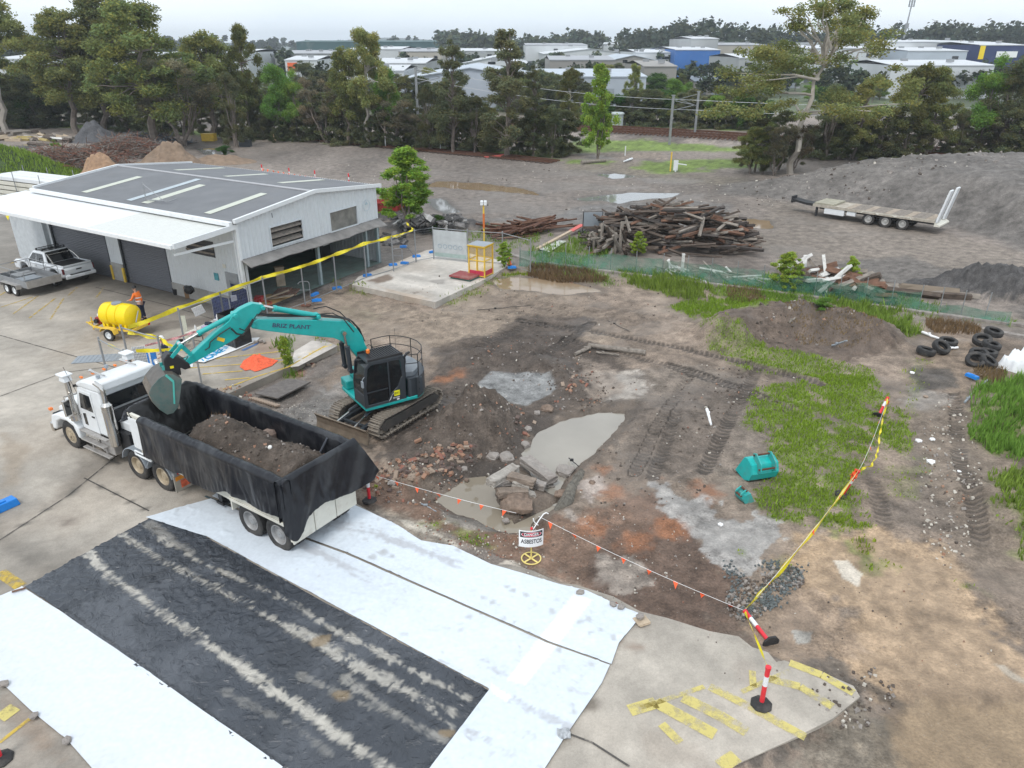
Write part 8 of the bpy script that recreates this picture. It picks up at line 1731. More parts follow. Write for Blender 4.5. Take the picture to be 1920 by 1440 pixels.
# GRASS
def fill(poly,dens,hgt,seed,spacing_mult=1):
 xs=[p[0] for p in poly];ys_=[p[1] for p in poly];r=np.random.RandomState(seed);area=(max(xs)-min(xs))*(max(ys_)-min(ys_));n=int(area*dens);X=r.uniform(min(xs),max(xs),n);Y=r.uniform(min(ys_),max(ys_),n);return X,Y
for i,(P_,dn,h) in enumerate(grass_polys):
 if dn<.15: continue
 dens=420 if h<.2 else (210 if h<.3 else 170)
 X,Y=fill([(x,y) for x,y in P_],dens,h,700+i)
 keep=(X<30)&(Y<60);X,Y=X[keep],Y[keep]
 s=poly_sd(X,Y,P_);g=GRASS(X,Y);r=np.random.RandomState(i);m=(r.rand(len(X))<g*dn*.95)&(s>-.3);X,Y=X[m],Y[m]
 if len(X)<5: continue
 if len(X)>22000: X,Y=X[:22000],Y[:22000]
 Z=HZ(X,Y);hh=h*(1+1.0*fbm(X*1.3,Y*1.3,720))*(.6+.8*r.rand(len(X)))
 o=blades('grass',np.stack([X,Y,Z],1),np.clip(hh,.03,1),grass_dk if h>.2 else grass_m,.019 if h<.2 else .022,.8,i,1 if h<.2 else 2)
 tag(o,None,None,kind='stuff');o['label']='patch of %s green grass growing on the dirt' % ('tall' if h>.2 else 'short');o['category']='grass'
for i,(P_,n,h) in enumerate([(POLY((1000,500),(1100,510),(1140,525),(1060,525),(990,512)),2600,.38),(POLY((1370,540),(1420,545),(1430,565),(1370,562)),700,.3),(POLY((1740,600),(1830,612),(1830,625),(1750,620)),900,.3),(POLY((1460,590),(1640,620),(1640,650),(1500,640)),900,.14),(POLY((1850,690),(1880,690),(1870,720),(1830,700)),400,.3)]):
 X,Y=fill(P_,1,h,1);xs=[p[0] for p in P_];ys_=[p[1] for p in P_];r=np.random.RandomState(900+i);X=r.uniform(min(xs),max(xs),n);Y=r.uniform(min(ys_),max(ys_),n);m=poly_sd(X,Y,P_)>-.2;X,Y=X[m],Y[m]
 o=blades('dry_weeds',np.stack([X,Y,HZ(X,Y)],1),h,dry_m,.014,.9,40+i,2);tag(o,'dry brown weeds standing among the green','weeds',kind='stuff')
tick('grass')

# TREES
def leaf_cloud(name,blobs,n,size,mat,seed,droop=.3,shell=.55,colvar=.35,aspect=2.0):
 """many small leaf sprays through the volume of the crown; darker and lighter sprays by clump"""
 r=np.random.RandomState(seed);B=np.array(blobs,float);vol=(B[:,3]*B[:,4]*B[:,5])**.75;pr=vol/vol.sum();idx=r.choice(len(B),n,p=pr)
 d=r.randn(n,3);d /= np.linalg.norm(d,axis=1)[:,None];rad=r.rand(n)**(shell);c=B[idx,:3]+d*rad[:,None]*B[idx,3:6]
 k=9;cc=r.randn(len(B)*k,3);cc /= np.linalg.norm(cc,axis=1)[:,None];cc=cc*(.55+.45*r.rand(len(cc),1));cc=np.repeat(B[:,:3],k,0)+cc*np.repeat(B[:,3:6],k,0);sub=idx*k+r.randint(0,k,n);c=c*.62+cc[sub]*.38+r.randn(n,3)*.05*B[idx,3:6]
 a=r.rand(n)*2*np.pi;t=np.stack([np.cos(a),np.sin(a),-droop-.7*r.rand(n)*droop+(r.rand(n)-.5)*.9],1);t /= np.linalg.norm(t,axis=1)[:,None];s_=r.randn(n,3);s_ -= t*(s_*t).sum(1)[:,None];s_ /= np.linalg.norm(s_,axis=1)[:,None]+1e-6
 sz=size*(.6+.8*r.rand(n))[:,None];w_=sz/aspect
 V=np.stack([c-t*sz*.5,c+s_*w_*.5,c+t*sz*.5,c-s_*w_*.5],1).reshape(-1,3);F=np.arange(n*4).reshape(n,4)
 tint=(1-colvar)+2*colvar*r.rand(len(B)*k);warm=r.rand(len(B)*k);cl=tint[sub][:,None]*np.stack([.85+.35*warm[sub],np.ones(n),.8+.3*(1-warm[sub])],1)*(.87+.26*r.rand(n,1));col=np.repeat(cl,4,0)
 return V,F,col
TREE_LIB={};rng2=0
def make_tree(kind,seed):
 """returns (trunk mesh, crown mesh), nominal height 10"""
 r=random.Random(seed);b=MB();blobs=[]
 def limb(p,q,r0,r1,n=5,wob=.25,mi=0):
  pts=[];rs_=[]
  for i in range(n+1): t=i/n;w_=wob*math.sin(t*math.pi);pts.append(Vector(p).lerp(Vector(q),t)+Vector((r.uniform(-w_,w_),r.uniform(-w_,w_),r.uniform(0,w_))));rs_.append(r0+(r1-r0)*t)
  b.tube(pts,rs_,6);return pts
 if kind in ('gum','gum_light','gum_big'):
  nb={'gum': 66,'gum_light': 48,'gum_big': 85}[kind];lean=r.uniform(-.8,.8);fork=r.uniform(2.6,4);top=Vector((lean,r.uniform(-.4,.4),7.5));tk_=.62 if kind=='gum_big' else 1;base=limb((0,0,-.2),(lean*.4,0,fork),.22*tk_,.15*tk_);limb((lean*.4,0,fork),top,.14*tk_,.04*tk_)
  forks=[Vector((lean*.4,0,fork))]+[Vector((lean*.4,0,fork)).lerp(top,t) for t in (.25,.45,.65)]
  R_={'gum': 2.7,'gum_light': 3.0,'gum_big': 3.9}[kind]
  for i in range(nb):
   a=r.random()*6.28;h=r.uniform(3.2 if kind=='gum' else 4.2,9.6);rr_=R_*math.sin(min(1,max(.15,(10.6-h)/6))*math.pi*.55)*r.uniform(.35,1.0);c=Vector((lean*.7+rr_*math.cos(a),rr_*math.sin(a),h-.3*rr_));s=r.uniform(.55,1.1)*(.75 if kind=='gum_big' else 1);blobs.append((*c,s,s,s*.72))
   if i % 3: continue
   limb(min(forks,key=lambda f: (f-c).length+(0 if f.z<c.z else 3)),c,.07,.015,4,.3)
  n,sz,mat,dr=(20000,.22,leaf_gum,.6) if kind != 'gum_big' else (19000,.15,leaf_gum,.7)
 elif kind=='casuarina':
  limb((0,0,-.2),(.2,0,9.4),.17,.02,8,.12)
  for i in range(60):
   h=r.uniform(1.0,9.7);a=r.random()*6.28;rr_=1.9*((10.4-h)/9)**.6*r.uniform(.3,1.1);c=Vector((rr_*math.cos(a),rr_*math.sin(a),h));s=r.uniform(.45,.85)*(.65+.5*(10-h)/10);blobs.append((*c,s,s,s*.9));limb((0.1,0,max(1,h-1.2)),c,.045,.01,3,.15)
  n,sz,mat,dr=18000,.18,leaf_dark,.5
 elif kind=='dark':
  for j in range(4): limb((r.uniform(-.2,.2),r.uniform(-.2,.2),-.2),(r.uniform(-1.5,1.5),r.uniform(-1.5,1.5),7),.15,.04,6,.3)
  for i in range(70):
   h=r.uniform(.8,9.3);a=r.random()*6.28;rr_=3.3*math.sin(min(1,(10.3-h)/7)*math.pi*.5)*r.uniform(.2,1.0);c=Vector((rr_*math.cos(a),rr_*math.sin(a),h));s=r.uniform(.5,1.05);blobs.append((*c,s,s,s*.8))
   if i % 4==0: limb((0,0,1.5),c,.05,.012,4,.3)
  n,sz,mat,dr=24000,.2,leaf_dark,.35
 elif kind=='grey':
  for j in range(5):
   a=r.random()*6.28;f=limb((r.uniform(-.15,.15),r.uniform(-.15,.15),-.2),(1.6*math.cos(a),1.6*math.sin(a),r.uniform(3,5)),.15,.07,5,.3)
   for q in range(6):
    a2=a+r.uniform(-1,1);h=r.uniform(4,9);c=Vector((r.uniform(1,3.4)*math.cos(a2),r.uniform(1,3.4)*math.sin(a2),h));limb(f[-1-q % 3],c,.05,.01,4,.3);s=r.uniform(.8,1.3);blobs.append((*c,s,s,s*.7))
  n,sz,mat,dr=15000,.22,leaf_grey,.4
 elif kind=='bush':
  limb((0,0,-.3),(0,0,6),.2,.05,4,.3)
  for i in range(22): a=r.random()*6.28;h=r.uniform(1.2,8.4);rr_=4.2*math.sin(min(1,(10-h)/6)*math.pi*.5)*r.uniform(.1,.95);s=r.uniform(1.3,2.0);blobs.append((rr_*math.cos(a),rr_*math.sin(a),h,s,s,s*.8))
  n,sz,mat,dr=14000,.34,leaf_deep,.2
 elif kind=='scrub':
  for j in range(4): limb((r.uniform(-1,1),r.uniform(-1,1),-.2),(r.uniform(-3,3),r.uniform(-2,2),r.uniform(4,8)),.1,.02,5,.4)
  for i in range(100): a=r.random()*6.28;h=r.uniform(.3,9.4)**1;rr_=5.0*(1-.6*(h/9)**2)*r.uniform(.1,1);s=r.uniform(.6,1.2);blobs.append((rr_*math.cos(a),rr_*math.sin(a),h,s,s,s*.8))
  n,sz,mat,dr=22000,.3,leaf_dark,.3
 elif kind=='lime':
  for j in range(4): limb((r.uniform(-.1,.1),0,-.2),(r.uniform(-1.2,1.2),r.uniform(-1.2,1.2),6.5),.1,.03,5,.3)
  for i in range(80): a=r.random()*6.28;h=r.uniform(1.6,9.5);rr_=2.7*math.sin(min(1,(10.3-h)/6)*math.pi*.5)*(.6+.4*min(1,h/4))*r.uniform(.1,1.0);s=r.uniform(.5,.95);blobs.append((rr_*math.cos(a),rr_*math.sin(a),h,s,s,s*.8))
  n,sz,mat,dr=17000,.3,leaf_lime,.3
 elif kind=='green':
  limb((0,0,-.2),(0,0,7),.16,.04,5,.3)
  for i in range(22): a=r.random()*6.28;h=r.uniform(2.2,9.0);rr_=3.0*math.sin(min(1,(10.2-h)/7)*math.pi*.5)*r.uniform(.15,1.0);s=r.uniform(1.0,1.7);blobs.append((rr_*math.cos(a),rr_*math.sin(a),h,s,s,s*.75));limb((0,0,2+h*.3),(rr_*math.cos(a),rr_*math.sin(a),h),.04,.01,3,.2)
  n,sz,mat,dr=17000,.27,leaf_bright,.2
 V,F,col=leaf_cloud(kind,blobs,int(n*1.45),sz*.8,mat,seed,dr)
 to=b.build('trunk',bark_white if kind in ('gum_big','gum_light') else bark,None,smooth=True);co=np_mesh('crown',V,F,mat,None,col=col);tm,cm=to.data,co.data
 for o in (to,co): bpy.data.objects.remove(o)
 return tm,cm
for kd,nv in (('gum',3),('gum_light',2),('gum_big',1),('casuarina',2),('dark',3),('grey',2),('bush',2),('green',2),('scrub',2),('lime',2)):
 TREE_LIB[kd]=[make_tree(kd,50+7*i+len(kd)) for i in range(nv)]
tick('lib');tcount=0
def tree(px_,py_,top_y,kind,wscale,label,var=0,group=None,cat='tree',rz=None,lean=(0,0),z=None):
 if px_>1500 and 318<=py_<=352: py_=296+(py_-318)*.2;z=0
 """tree rooted at photo point, as tall as its measured top"""
 global tcount
 p=gat(px_,py_) if z is None else at(px_,py_,z)
 lo,hi=.3,45
 for _ in range(30):
  mid_=(lo+hi)/2;d=Vector((p.x,p.y,p.z+mid_-CAM_H));fz=d.y*CP-d.z*SP;uu=d.y*SP+d.z*CP
  if 720-F_PX*uu/fz>top_y: lo=mid_
  else: hi=mid_
 H=lo;tm,cm=TREE_LIB[kind][var % len(TREE_LIB[kind])];t=thing('tree' if cat=='tree' else cat.replace(' ','_'),label,cat,p,rz if rz is not None else (px_*.37) % 6.28,group)
 t.rotation_euler=(lean[0],lean[1],t.rotation_euler.z);s=H/10.2;t.scale=(s*wscale,s*wscale,s)
 for nm,me in (('trunk',tm),('crown',cm)): o=bpy.data.objects.new(nm,me);COL.objects.link(o);o.parent=t
 tcount += 1;return t
TREES=[
 (12,246,-30,'gum_light',1.2,'tall open gum at the left picture edge, sky showing through its crown',0),(70,238,148,'bush',1.35,'round dark green leafy tree behind the timber stacks',0),
 (145,250,5,'gum',1.3,'gum rising straight above the left of the gravel heap',1),(196,244,15,'gum',1.3,'twin stemmed gum just behind the dark gravel heap',2),(292,276,-28,'gum',1.35,'big gum with a long leaning pale trunk behind the scrap heap',0),(235,246,-35,'gum',1.4,'broad gum filling the sky between the two largest crowns',1),
 (345,274,95,'grey',1.25,'grey many stemmed tree with bare twisted branches right of the leaning gum',0),(400,262,38,'gum',1.2,'gum behind the grey many stemmed tree',2),(443,276,128,'dark',.8,'dark low tree with a crooked trunk beside the small black box',0),(472,258,24,'gum',.62,'tall narrow dark gum standing alone against the sky, left of the far green roof',0),
 (492,258,165,'dark',.8,'dark shrubby tree right of the crooked trunk',1),(530,262,112,'green',.85,'bright green tree below the orange-signed building',0),(560,262,120,'green',.7,'second bright green tree, half behind the first',1),(612,268,130,'grey',1.0,'grey leafless looking tree left of the tall pale gum',1),(655,272,80,'gum',.9,'gum directly left of the tall pale trunk',1),(690,274,38,'gum_light',.85,'tall gum with slender pale trunk at the centre left',1),
 (728,272,118,'green',.85,'green tree between the pale gum and the blue-gabled building',0),(768,276,170,'dark',.85,'dark tree in front of the blue-gabled building',2),(808,282,150,'dark',.85,'dark green casuarina mass left of the tallest dark pair',0),(850,287,64,'casuarina',1.15,'tall ragged casuarina, left one of the dark pair',0),(890,288,165,'dark',.9,'low dark tree between the two tall casuarinas',1),(950,294,42,'casuarina',1.4,'tallest dark casuarina in the middle of the picture',1),(1000,292,115,'casuarina',1.1,'smaller casuarina right beside the tallest one',0),
 (1035,296,205,'dark',.8,'dark shrub at the right end of the central thicket',2),(1068,268,118,'gum_light',.7,'thin airy tree in front of the long white warehouse wall',0),(1120,298,112,'lime',.75,'thin tree with sparse green crown standing alone on the verge',1),(1182,232,112,'gum_light',.65,'airy tree beyond the railway left of the concrete wall',1),(1205,232,185,'bush',.8,'dark rounded bush beyond the railway left of the near mast',1),
 (1260,232,142,'green',1.0,'bright green tree beyond the railway between concrete wall and long roof',0),(1245,236,195,'bush',.7,'dark bush beyond the railway behind the near mast',0),(1340,242,160,'green',1.0,'rounded mid green tree beyond the railway below the solar roof',1),(1385,244,165,'bush',.9,'second rounded tree beyond the railway, right of the mid green one',1),(1325,120,105,'bush',1.1,'distant green tree beside the blue building',0),
 (1482,326,-35,'gum_big',1.5,'giant white limbed gum towering over the right side',0),(1415,322,205,'dark',.95,'dark tree at the left foot of the giant gum',1),(1450,330,225,'grey',1.0,'grey twiggy bush in front of the giant gum trunk',0),(1545,330,150,'dark',1.15,'dense dark tree right of the giant gum trunk',0),(1600,332,140,'gum',1.0,'grey-green gum in the right hand thicket',1),(1570,330,215,'grey',1.1,'grey bush low in the right hand thicket',1),(1640,330,190,'dark',1.0,'dark tree in the middle of the right hand thicket',2),
 (1690,330,100,'gum',.95,'open gum with dark trunk in front of the white warehouse',2),(1735,330,108,'gum',.95,'second open gum in front of the white warehouse',0),(1790,330,200,'dark',1.0,'dark tree behind the crest of the gravel bank',0),(1830,325,85,'green',.75,'bright green tree under the navy sign',1),(1870,330,120,'dark',1.2,'tall dark tree near the right picture edge',1),(1915,345,62,'dark',1.3,'tallest dark tree at the right picture edge',2),(1945,350,150,'gum',1.2,'gum half cut by the right picture edge',1),
 (765,424,268,'lime',1.55,'small bright green tree in front of the red skip bin',0),(1935,600,430,'lime',.6,'leafy green shrub reaching in at the right edge above the tyres',1),(1195,480,432,'lime',1.3,'little green sapling growing in front of the big timber pile',1),(1590,545,478,'lime',1.0,'leafy sapling in front of the white painted beams',0),(1470,545,470,'lime',1.7,'spreading green sapling at the left of the mixed timber pile',1),(822,440,398,'bush',1.1,'dark green bush on the asphalt rubble right of the small tree',0),
 (690,470,432,'green',1.6,'low weedy bush between the shed corner and the fence turn',0),(855,478,440,'green',1.0,'yellow-green weed clump behind the fence turn',1),(945,500,452,'lime',1.4,'weedy sapling at the start of the green mesh',1),(538,690,628,'lime',.8,'spindly weed growing out of the kerb crack',0),(420,292,270,'bush',2.0,'low green bush on the yard beyond the shed roof',1),(110,300,258,'green',1.0,'thin sapling beside the brush heap',1),(1540,592,556,'green',2.0,'bushy green weeds at the back of the dirt mound',0)]
for i,(x,y,ty,kd,ws,lb,vr) in enumerate(TREES):
 ct_='tree'
 if 'bush' in lb and kd != 'casuarina' or 'shrub' in lb or 'weed' in lb: ct_='bush'
 tree(x,y,ty,kd,ws,lb,vr,cat=ct_)
USED={}
def near_lbl(x,kind_):
 """names a shrub after the described tree it stands next to"""
 c=min([t_ for t_ in TREES if (x>1130 or t_[0]<1100)],key=lambda t_: abs(t_[0]-x)+(0 if t_[1]<345 else 500));side='left' if x<c[0] else 'right';w_=c[5].split();k_=(c[5],side);USED[k_]=USED.get(k_,0)+1
 return '%s%s just %s of the %s' % (['','second ','third ','fourth ','fifth '][min(4,USED[k_]-1)],kind_,side,' '.join(w_[:7]))
r=random.Random(99)
for i,x in enumerate(range(250,1060,19)):
 y=248+(x-250)*.052+r.uniform(-5,3);xx=x+r.uniform(-8,8);tree(xx,y,y-r.uniform(45,105),r.choice(['dark','scrub','scrub','grey','gum','scrub']),r.uniform(1.1,1.5),near_lbl(xx,'undergrowth shrub'),i,'undergrowth shrubs behind the yard','shrub')
for i,x in enumerate(range(1405,1990,26)):
 y=322+r.uniform(-4,4);tree(x,y,y-r.uniform(60,135),r.choice(['dark','scrub','scrub','gum','grey']),r.uniform(1.1,1.5),near_lbl(x,'thicket shrub'),i,'undergrowth shrubs behind the gravel bank','shrub')
for i,x in enumerate(range(-30,250,24)):
 y=236+r.uniform(-3,3);tree(x,y,y-r.uniform(50,110),r.choice(['dark','scrub','gum','scrub']),r.uniform(1.2,1.6),near_lbl(x,'shrub'),i,'undergrowth shrubs behind the timber stacks','shrub')
for i,x in enumerate(range(1120,1430,17)):
 y=234+(x-1150)*.03;tree(x,y,y-r.uniform(50,84),r.choice(['bush','dark','scrub','gum','scrub']),r.uniform(1.1,1.6),near_lbl(x,'railway side bush'),i,'bushes beyond the railway','bush')
for i in range(46):
 x=r.uniform(-40,1120);y=r.uniform(196,216);tree(x,y,y-r.uniform(50,95),r.choice(['gum','dark','scrub','gum','scrub']),r.uniform(1.2,1.7),near_lbl(x,'tree farther back,'),i,'second row of trees behind the yard','tree',z=0)
for i in range(46):
 x=r.uniform(1130,1960);y=r.uniform(150,205);tree(x,y,y-r.uniform(22,60),r.choice(['gum','dark','green','bush']),r.uniform(1.1,1.7),near_lbl(x,'tree among the sheds,'),i,'trees among the sheds on the right','tree',z=0)
tick('trees')
# ---- left bank, brush heaps, dirt heaps, stacks beyond the shed
def heap(name,label,cat,px_,py_,rx,ry,h,mat,seed,rough=.5,col=None,fine=1.3,rz=0):
 p=gat(px_,py_)
 def f(u,v):
  x=(2*u-1)*1.25;y=(2*v-1)*1.25;q=np.sqrt(x*x+y*y)+fbm(x*1.7+seed,y*1.7,seed)*.35;return x*rx,y*ry,h*ss(q,1.1,.0)*(1+rough*1.6*fbm(x*3*fine+seed,y*3*fine,seed+1))-.08
 o=surf(name,f,60,60,mat);o.location=p;o.rotation_euler.z=rz;return tag(o,label,cat)
sand_m=M('sand_orange',(.33,.21,.13),.95,var=.3,scale=3,bump=.6,dirt=.4,dirtcol=(.2,.14,.1));dirt_m=M('heap_dirt',(.23,.165,.115),.95,var=.35,scale=2,bump=.7,dirt=.4,dirtcol=(.12,.09,.07),dscale=1);grav_m=M('heap_gravel',(.09,.09,.095),.9,var=.3,scale=6,bump=.6);green_m=M('bank_green',(.05,.08,.025),.9,var=.5,scale=3,bump=.8)
heap('sand_heap','pale orange sawdust coloured heap just behind the shed roof','heap',195,332,3.4,2.8,2.3,sand_m,5);heap('dirt_heap','brown dirt heap with a tan crest behind the shed ridge','heap',318,312,4.6,3.4,2.3,dirt_m,9);heap('gravel_heap','dark grey gravel heap in front of the twin stemmed gum','heap',182,264,4.6,3.5,2.4,grav_m,12);heap('dirt_heap','low brown heap with weeds right of the shed ridge','heap',420,304,5,3,.9,dirt_m,15);heap('grassy_bank','grassy green bank at the left edge behind the white rack','bank',5,330,9,5,3.0,green_m,18)
lb_=np.random.RandomState(3);p0=gat(5,330);X=p0.x+lb_.uniform(-9,9,9000);Y=p0.y+lb_.uniform(-5,5,9000);q=np.hypot((X-p0.x)/9,(Y-p0.y)/5);m=q<1;Zb=3.0*ss(q,1.1,0);tag(blades('bank_grass',np.stack([X,Y,Zb],1)[m],.45,grass_dk,.05,.9,61,1),'long grass covering the left bank','grass',kind='stuff')
def brush(label,px_,py_,rx,ry,h,n,mat,seed,cat='brush heap'):
 r=random.Random(seed);p=gat(px_,py_);k=MB()
 for i in range(n):
  a=r.random()*6.28;q=math.sqrt(r.random());c=Vector((p.x+rx*q*math.cos(a),p.y+ry*q*math.sin(a),p.z+h*(1-q*q)*r.uniform(.2,1.05)));d=Vector((r.gauss(0,1),r.gauss(0,1),r.gauss(0,.45))).normalized()*r.uniform(.5,1.6);k.tube([c-d,c+Vector((r.uniform(-.2,.2),0,r.uniform(-.2,.2))),c+d],[.05*r.uniform(.5,1.3),.035,.012],4,mi=r.randrange(3),cap=False)
 o=k.build('brush_heap',mat,rec=False);tag(o,label,cat,kind='stuff')
bm3=[M('twig_brown',(.17,.11,.08),.9),M('twig_grey',(.21,.185,.165),.9),M('twig_red',(.2,.09,.06),.9)]
brush('tangled heap of purple-brown cut branches behind the shed roof',130,318,7.5,4,2.6,1500,bm3,1);brush('heap of reddish roots and branches right of the cut branches',235,292,6.5,3.5,2.4,1100,bm3,2);brush('brush and vine tangle at the left end of the branch heap',90,312,4,3,1.6,500,bm3,4);brush('scrap and bark heap around the foot of the leaning gum',275,272,6,3,1.6,600,[M('scrap_dark',(.08,.08,.085),.6),M('scrap_blue',(.12,.15,.19),.5),M('twig_brown',(.2,.13,.09))],5,'scrap heap')
pile((0,262),(60,256),26,(2.0,4.5),(.3,.5),.9,2.0,[timber_grey,concrete_m,timber_old,timber_grey,timber_pale,timber_old],'stacked_beam','grey beam in the far stack at the left edge','beam','beams stacked at the far left',51,ang=.1,jit=.2,steep=.05)
pile((40,262),(150,268),34,(2.0,4.0),(.25,.45),.5,2.4,[timber_grey,timber_pale,timber_old,M('timber_yel',(.35,.27,.1),.8),timber_grey,timber_white],'stacked_beam','timber in the loose far stack below the round dark tree','beam','timbers below the round dark tree',52,ang=.1,jit=.3,steep=.05)
pile((225,262),(330,282),30,(.8,2.0),(.3,.6),.9,2.0,[M('scrap_dark',(.08,.08,.085)),M('scrap_blue',(.1,.12,.15)),timber_grey,timber_white,timber_red,concrete_m],'scrap_block','block of dark scrap beside the leaning gum','scrap','scrap blocks beside the leaning gum',53,jit=1.0)
k=MB();k.box((0,0,.5),(1.9,1.2,1.0));k.box((0,0,1.02),(2.0,1.3,.06));k.box((.5,-.62,.5),(.5,.04,.6));o=k.build('yellow_crate',yellow_paint,bevel=.03);o.location=gat(393,264);tag(o,'small yellow crate under the trees beyond the bright puddle','crate')
k=MB();k.box((0,0,.4),(1.5,1.0,.8));k.box((0,0,.85),(1.3,.8,.1));o=k.build('black_crate',charcoal,bevel=.03);o.location=gat(461,275);tag(o,'small black box right of the crooked trunk','crate')
k=MB();k.lathe([(.3,0),(.28,.08),(.1,.1),(.04,1.2),(.0,1.25)],(0,0,0),'z',12);o=k.build('traffic_cone',M('cone_pale',(.7,.5,.3),.5));o.location=gat(514,263);tag(o,'pale orange cone at the far edge of the gravel yard','cone')

# SIDING AND RAILWAY
def rails(pts,label,z,gauge=1.07,sleepers=True,name='railway_track'):
 P_=[Vector((at(x,y,z).x,at(x,y,z).y,z)) for x,y in pts];t=thing(name,label,'railway track',(0,0,0));k=MB()
 for s in (-1,1):
  for p,q in zip(P_[:-1],P_[1:]): d=(q-p).normalized();o_=Vector((-d.y,d.x,0))*gauge/2*s;k=MB();k.beam(p+o_+Vector((0,0,.16)),q+o_+Vector((0,0,.16)),.09,.15);k.build('rail',rust,t)
 k=MB()
 for p,q in zip(P_[:-1],P_[1:]):
  d=(q-p);n=int(d.length/.68);dn=d.normalized();o_=Vector((-dn.y,dn.x,0))
  for i in range(n): c=p+d*(i/n);k.beam(c-o_*1.05+Vector((0,0,.03)),c+o_*1.05+Vector((0,0,.03)),.24,.12)
 o=k.build('sleepers',timber_grey if z>.2 else timber_old,t,rec=False);o['kind']='stuff'
rails([(560,262),(640,267),(760,277),(860,286),(960,294),(1045,304)],'old siding of rusty rails along the back edge of the gravel yard',.02)
rails([(580,263),(700,274),(860,289),(1040,306)],'second rusty siding laid close in front of the first',.02)
for i,(y0,l) in enumerate([(3.6,'far railway track on the embankment'),(-.6,'middle railway track on the embankment'),(-4.2,'near railway track on the embankment')]):
 P_=[]
 t=thing('railway_track',l,'railway track',(0,0,0));pts=[Vector((x,y+y0,.55)) for x,y in RAILBED]
 for s in (-1,1):
  k=MB()
  for p,q in zip(pts[:-1],pts[1:]): k.beam(p+Vector((0,s*.55,.17)),q+Vector((0,s*.55,.17)),.09,.16)
  k.build('rail',rust,t)
 k=MB()
 for p,q in zip(pts[:-1],pts[1:]):
  d=q-p;n=int(d.length/.7);dn=d.normalized();o_=Vector((-dn.y,dn.x,0))
  for j in range(n): c=p+d*(j/n);k.beam(c-o_*1.1,c+o_*1.1,.24,.14)
 o=k.build('sleepers',timber_red,t,rec=False);o['kind']='stuff'
def mast(x0,y0,ty,label,arm=1):
 p=at(x0,y0,.1);lo,hi=2,20
 for _ in range(30):
  m_=(lo+hi)/2;d=Vector((p.x,p.y,m_-CAM_H));fz=d.y*CP-d.z*SP;uu=d.y*SP+d.z*CP
  if 720-F_PX*uu/fz>ty: lo=m_
  else: hi=m_
 t=thing('overhead_mast',label,'mast',(p.x,p.y,0));H=lo
 k=MB();k.b2((-.16,-.12,0),(.16,.12,H));k.build('pole',galv,t);k=MB()
 k.beam((0,0,H-.2),(3.2*arm,1.2,H-1.2),.08,.08);k.beam((0,0,H-1.9),(3.2*arm,1.2,H-1.3),.08,.08);k.box((0,0,H+.08),(.5,.3,.12));k.build('bracket_arm',galv,t);return Vector((p.x,p.y,H))
m1=mast(1255,270,180,'nearer overhead line mast beside the tracks');m2=mast(1302,256,173,'farther overhead line mast between the tracks',-1);m3=mast(786,268,128,'overhead line mast standing in the trees left of the casuarinas')
def wire(a,b_,l,sag=.8): k=MB();k.tube([a.lerp(b_,i/12)-Vector((0,0,sag*4*(i/12)*(1-i/12))) for i in range(13)],.035,3,cap=False);tag(k.build('overhead_wire',galv),l,'wire')
for j,dz in enumerate((0,-1.3)): wire(m1+Vector((3,1,dz-.6)),m1+Vector((75,-14,dz)),['upper','lower'][j]+' overhead wire running right from the nearer mast');wire(m3+Vector((0,0,dz)),m1+Vector((3,1,dz-.6)),['upper','lower'][j]+' overhead wire between the tree-hidden mast and the nearer mast')
k=MB();k.lathe([(1.0,0),(1.0,2.0),(1.15,2.05),(1.15,2.25),(.9,2.4)],(0,0,0),'z',14);o=k.build('signal_cabinet',M('cab_pale',(.42,.47,.46),.5),bevel=.02);o.location=at(1157,238,.1);tag(o,'pale green round topped cabinet beside the tracks','cabinet')
k=MB();k.box((0,0,.7),(.5,.12,1.1));k.beam((0,0,0),(.1,0,.5),.4,.1);k.beam((.1,0,.9),(1.2,0,.75),.25,.08);k.tube([(-.5,.3,0),(-.5,.3,2.1)],.08,6,mi=1);o=k.build('bent_sign',[white_paint,yellow_paint]);o.location=gat(1266,322);tag(o,'battered white sign and yellow stake on the grass by the yard corner','sign')
for x,y,l in ((1172,292,'white marker post on the bare verge beyond the yard'),(723,276,'white marker stake behind the siding, left of centre'),(826,282,'white marker stake behind the siding near the dark trees')): k=MB();k.box((0,0,.6),(.14,.06,1.2));k.box((0,0,.25),(.1,.08,.5));o=k.build('marker_post',white_paint);o.location=gat(x,y);tag(o,l,'post')
k=MB();k.beam((0,0,.1),(2.2,.4,.2),.3,.12);k.beam((1.3,.2,.2),(2.6,1.2,.25),.2,.1);o=k.build('fallen_barrier',[M('barrier_red',(.6,.12,.1))]);o.location=gat(908,296);tag(o,'red and white board lying on the siding','board')
log((1090,308),(1135,304),.25,'log lying on the verge at the end of the siding',z=.2);log((1185,300),(1170,305),.15,'white broken branch on the verge','branch',white_paint,.15)
tick('rail')

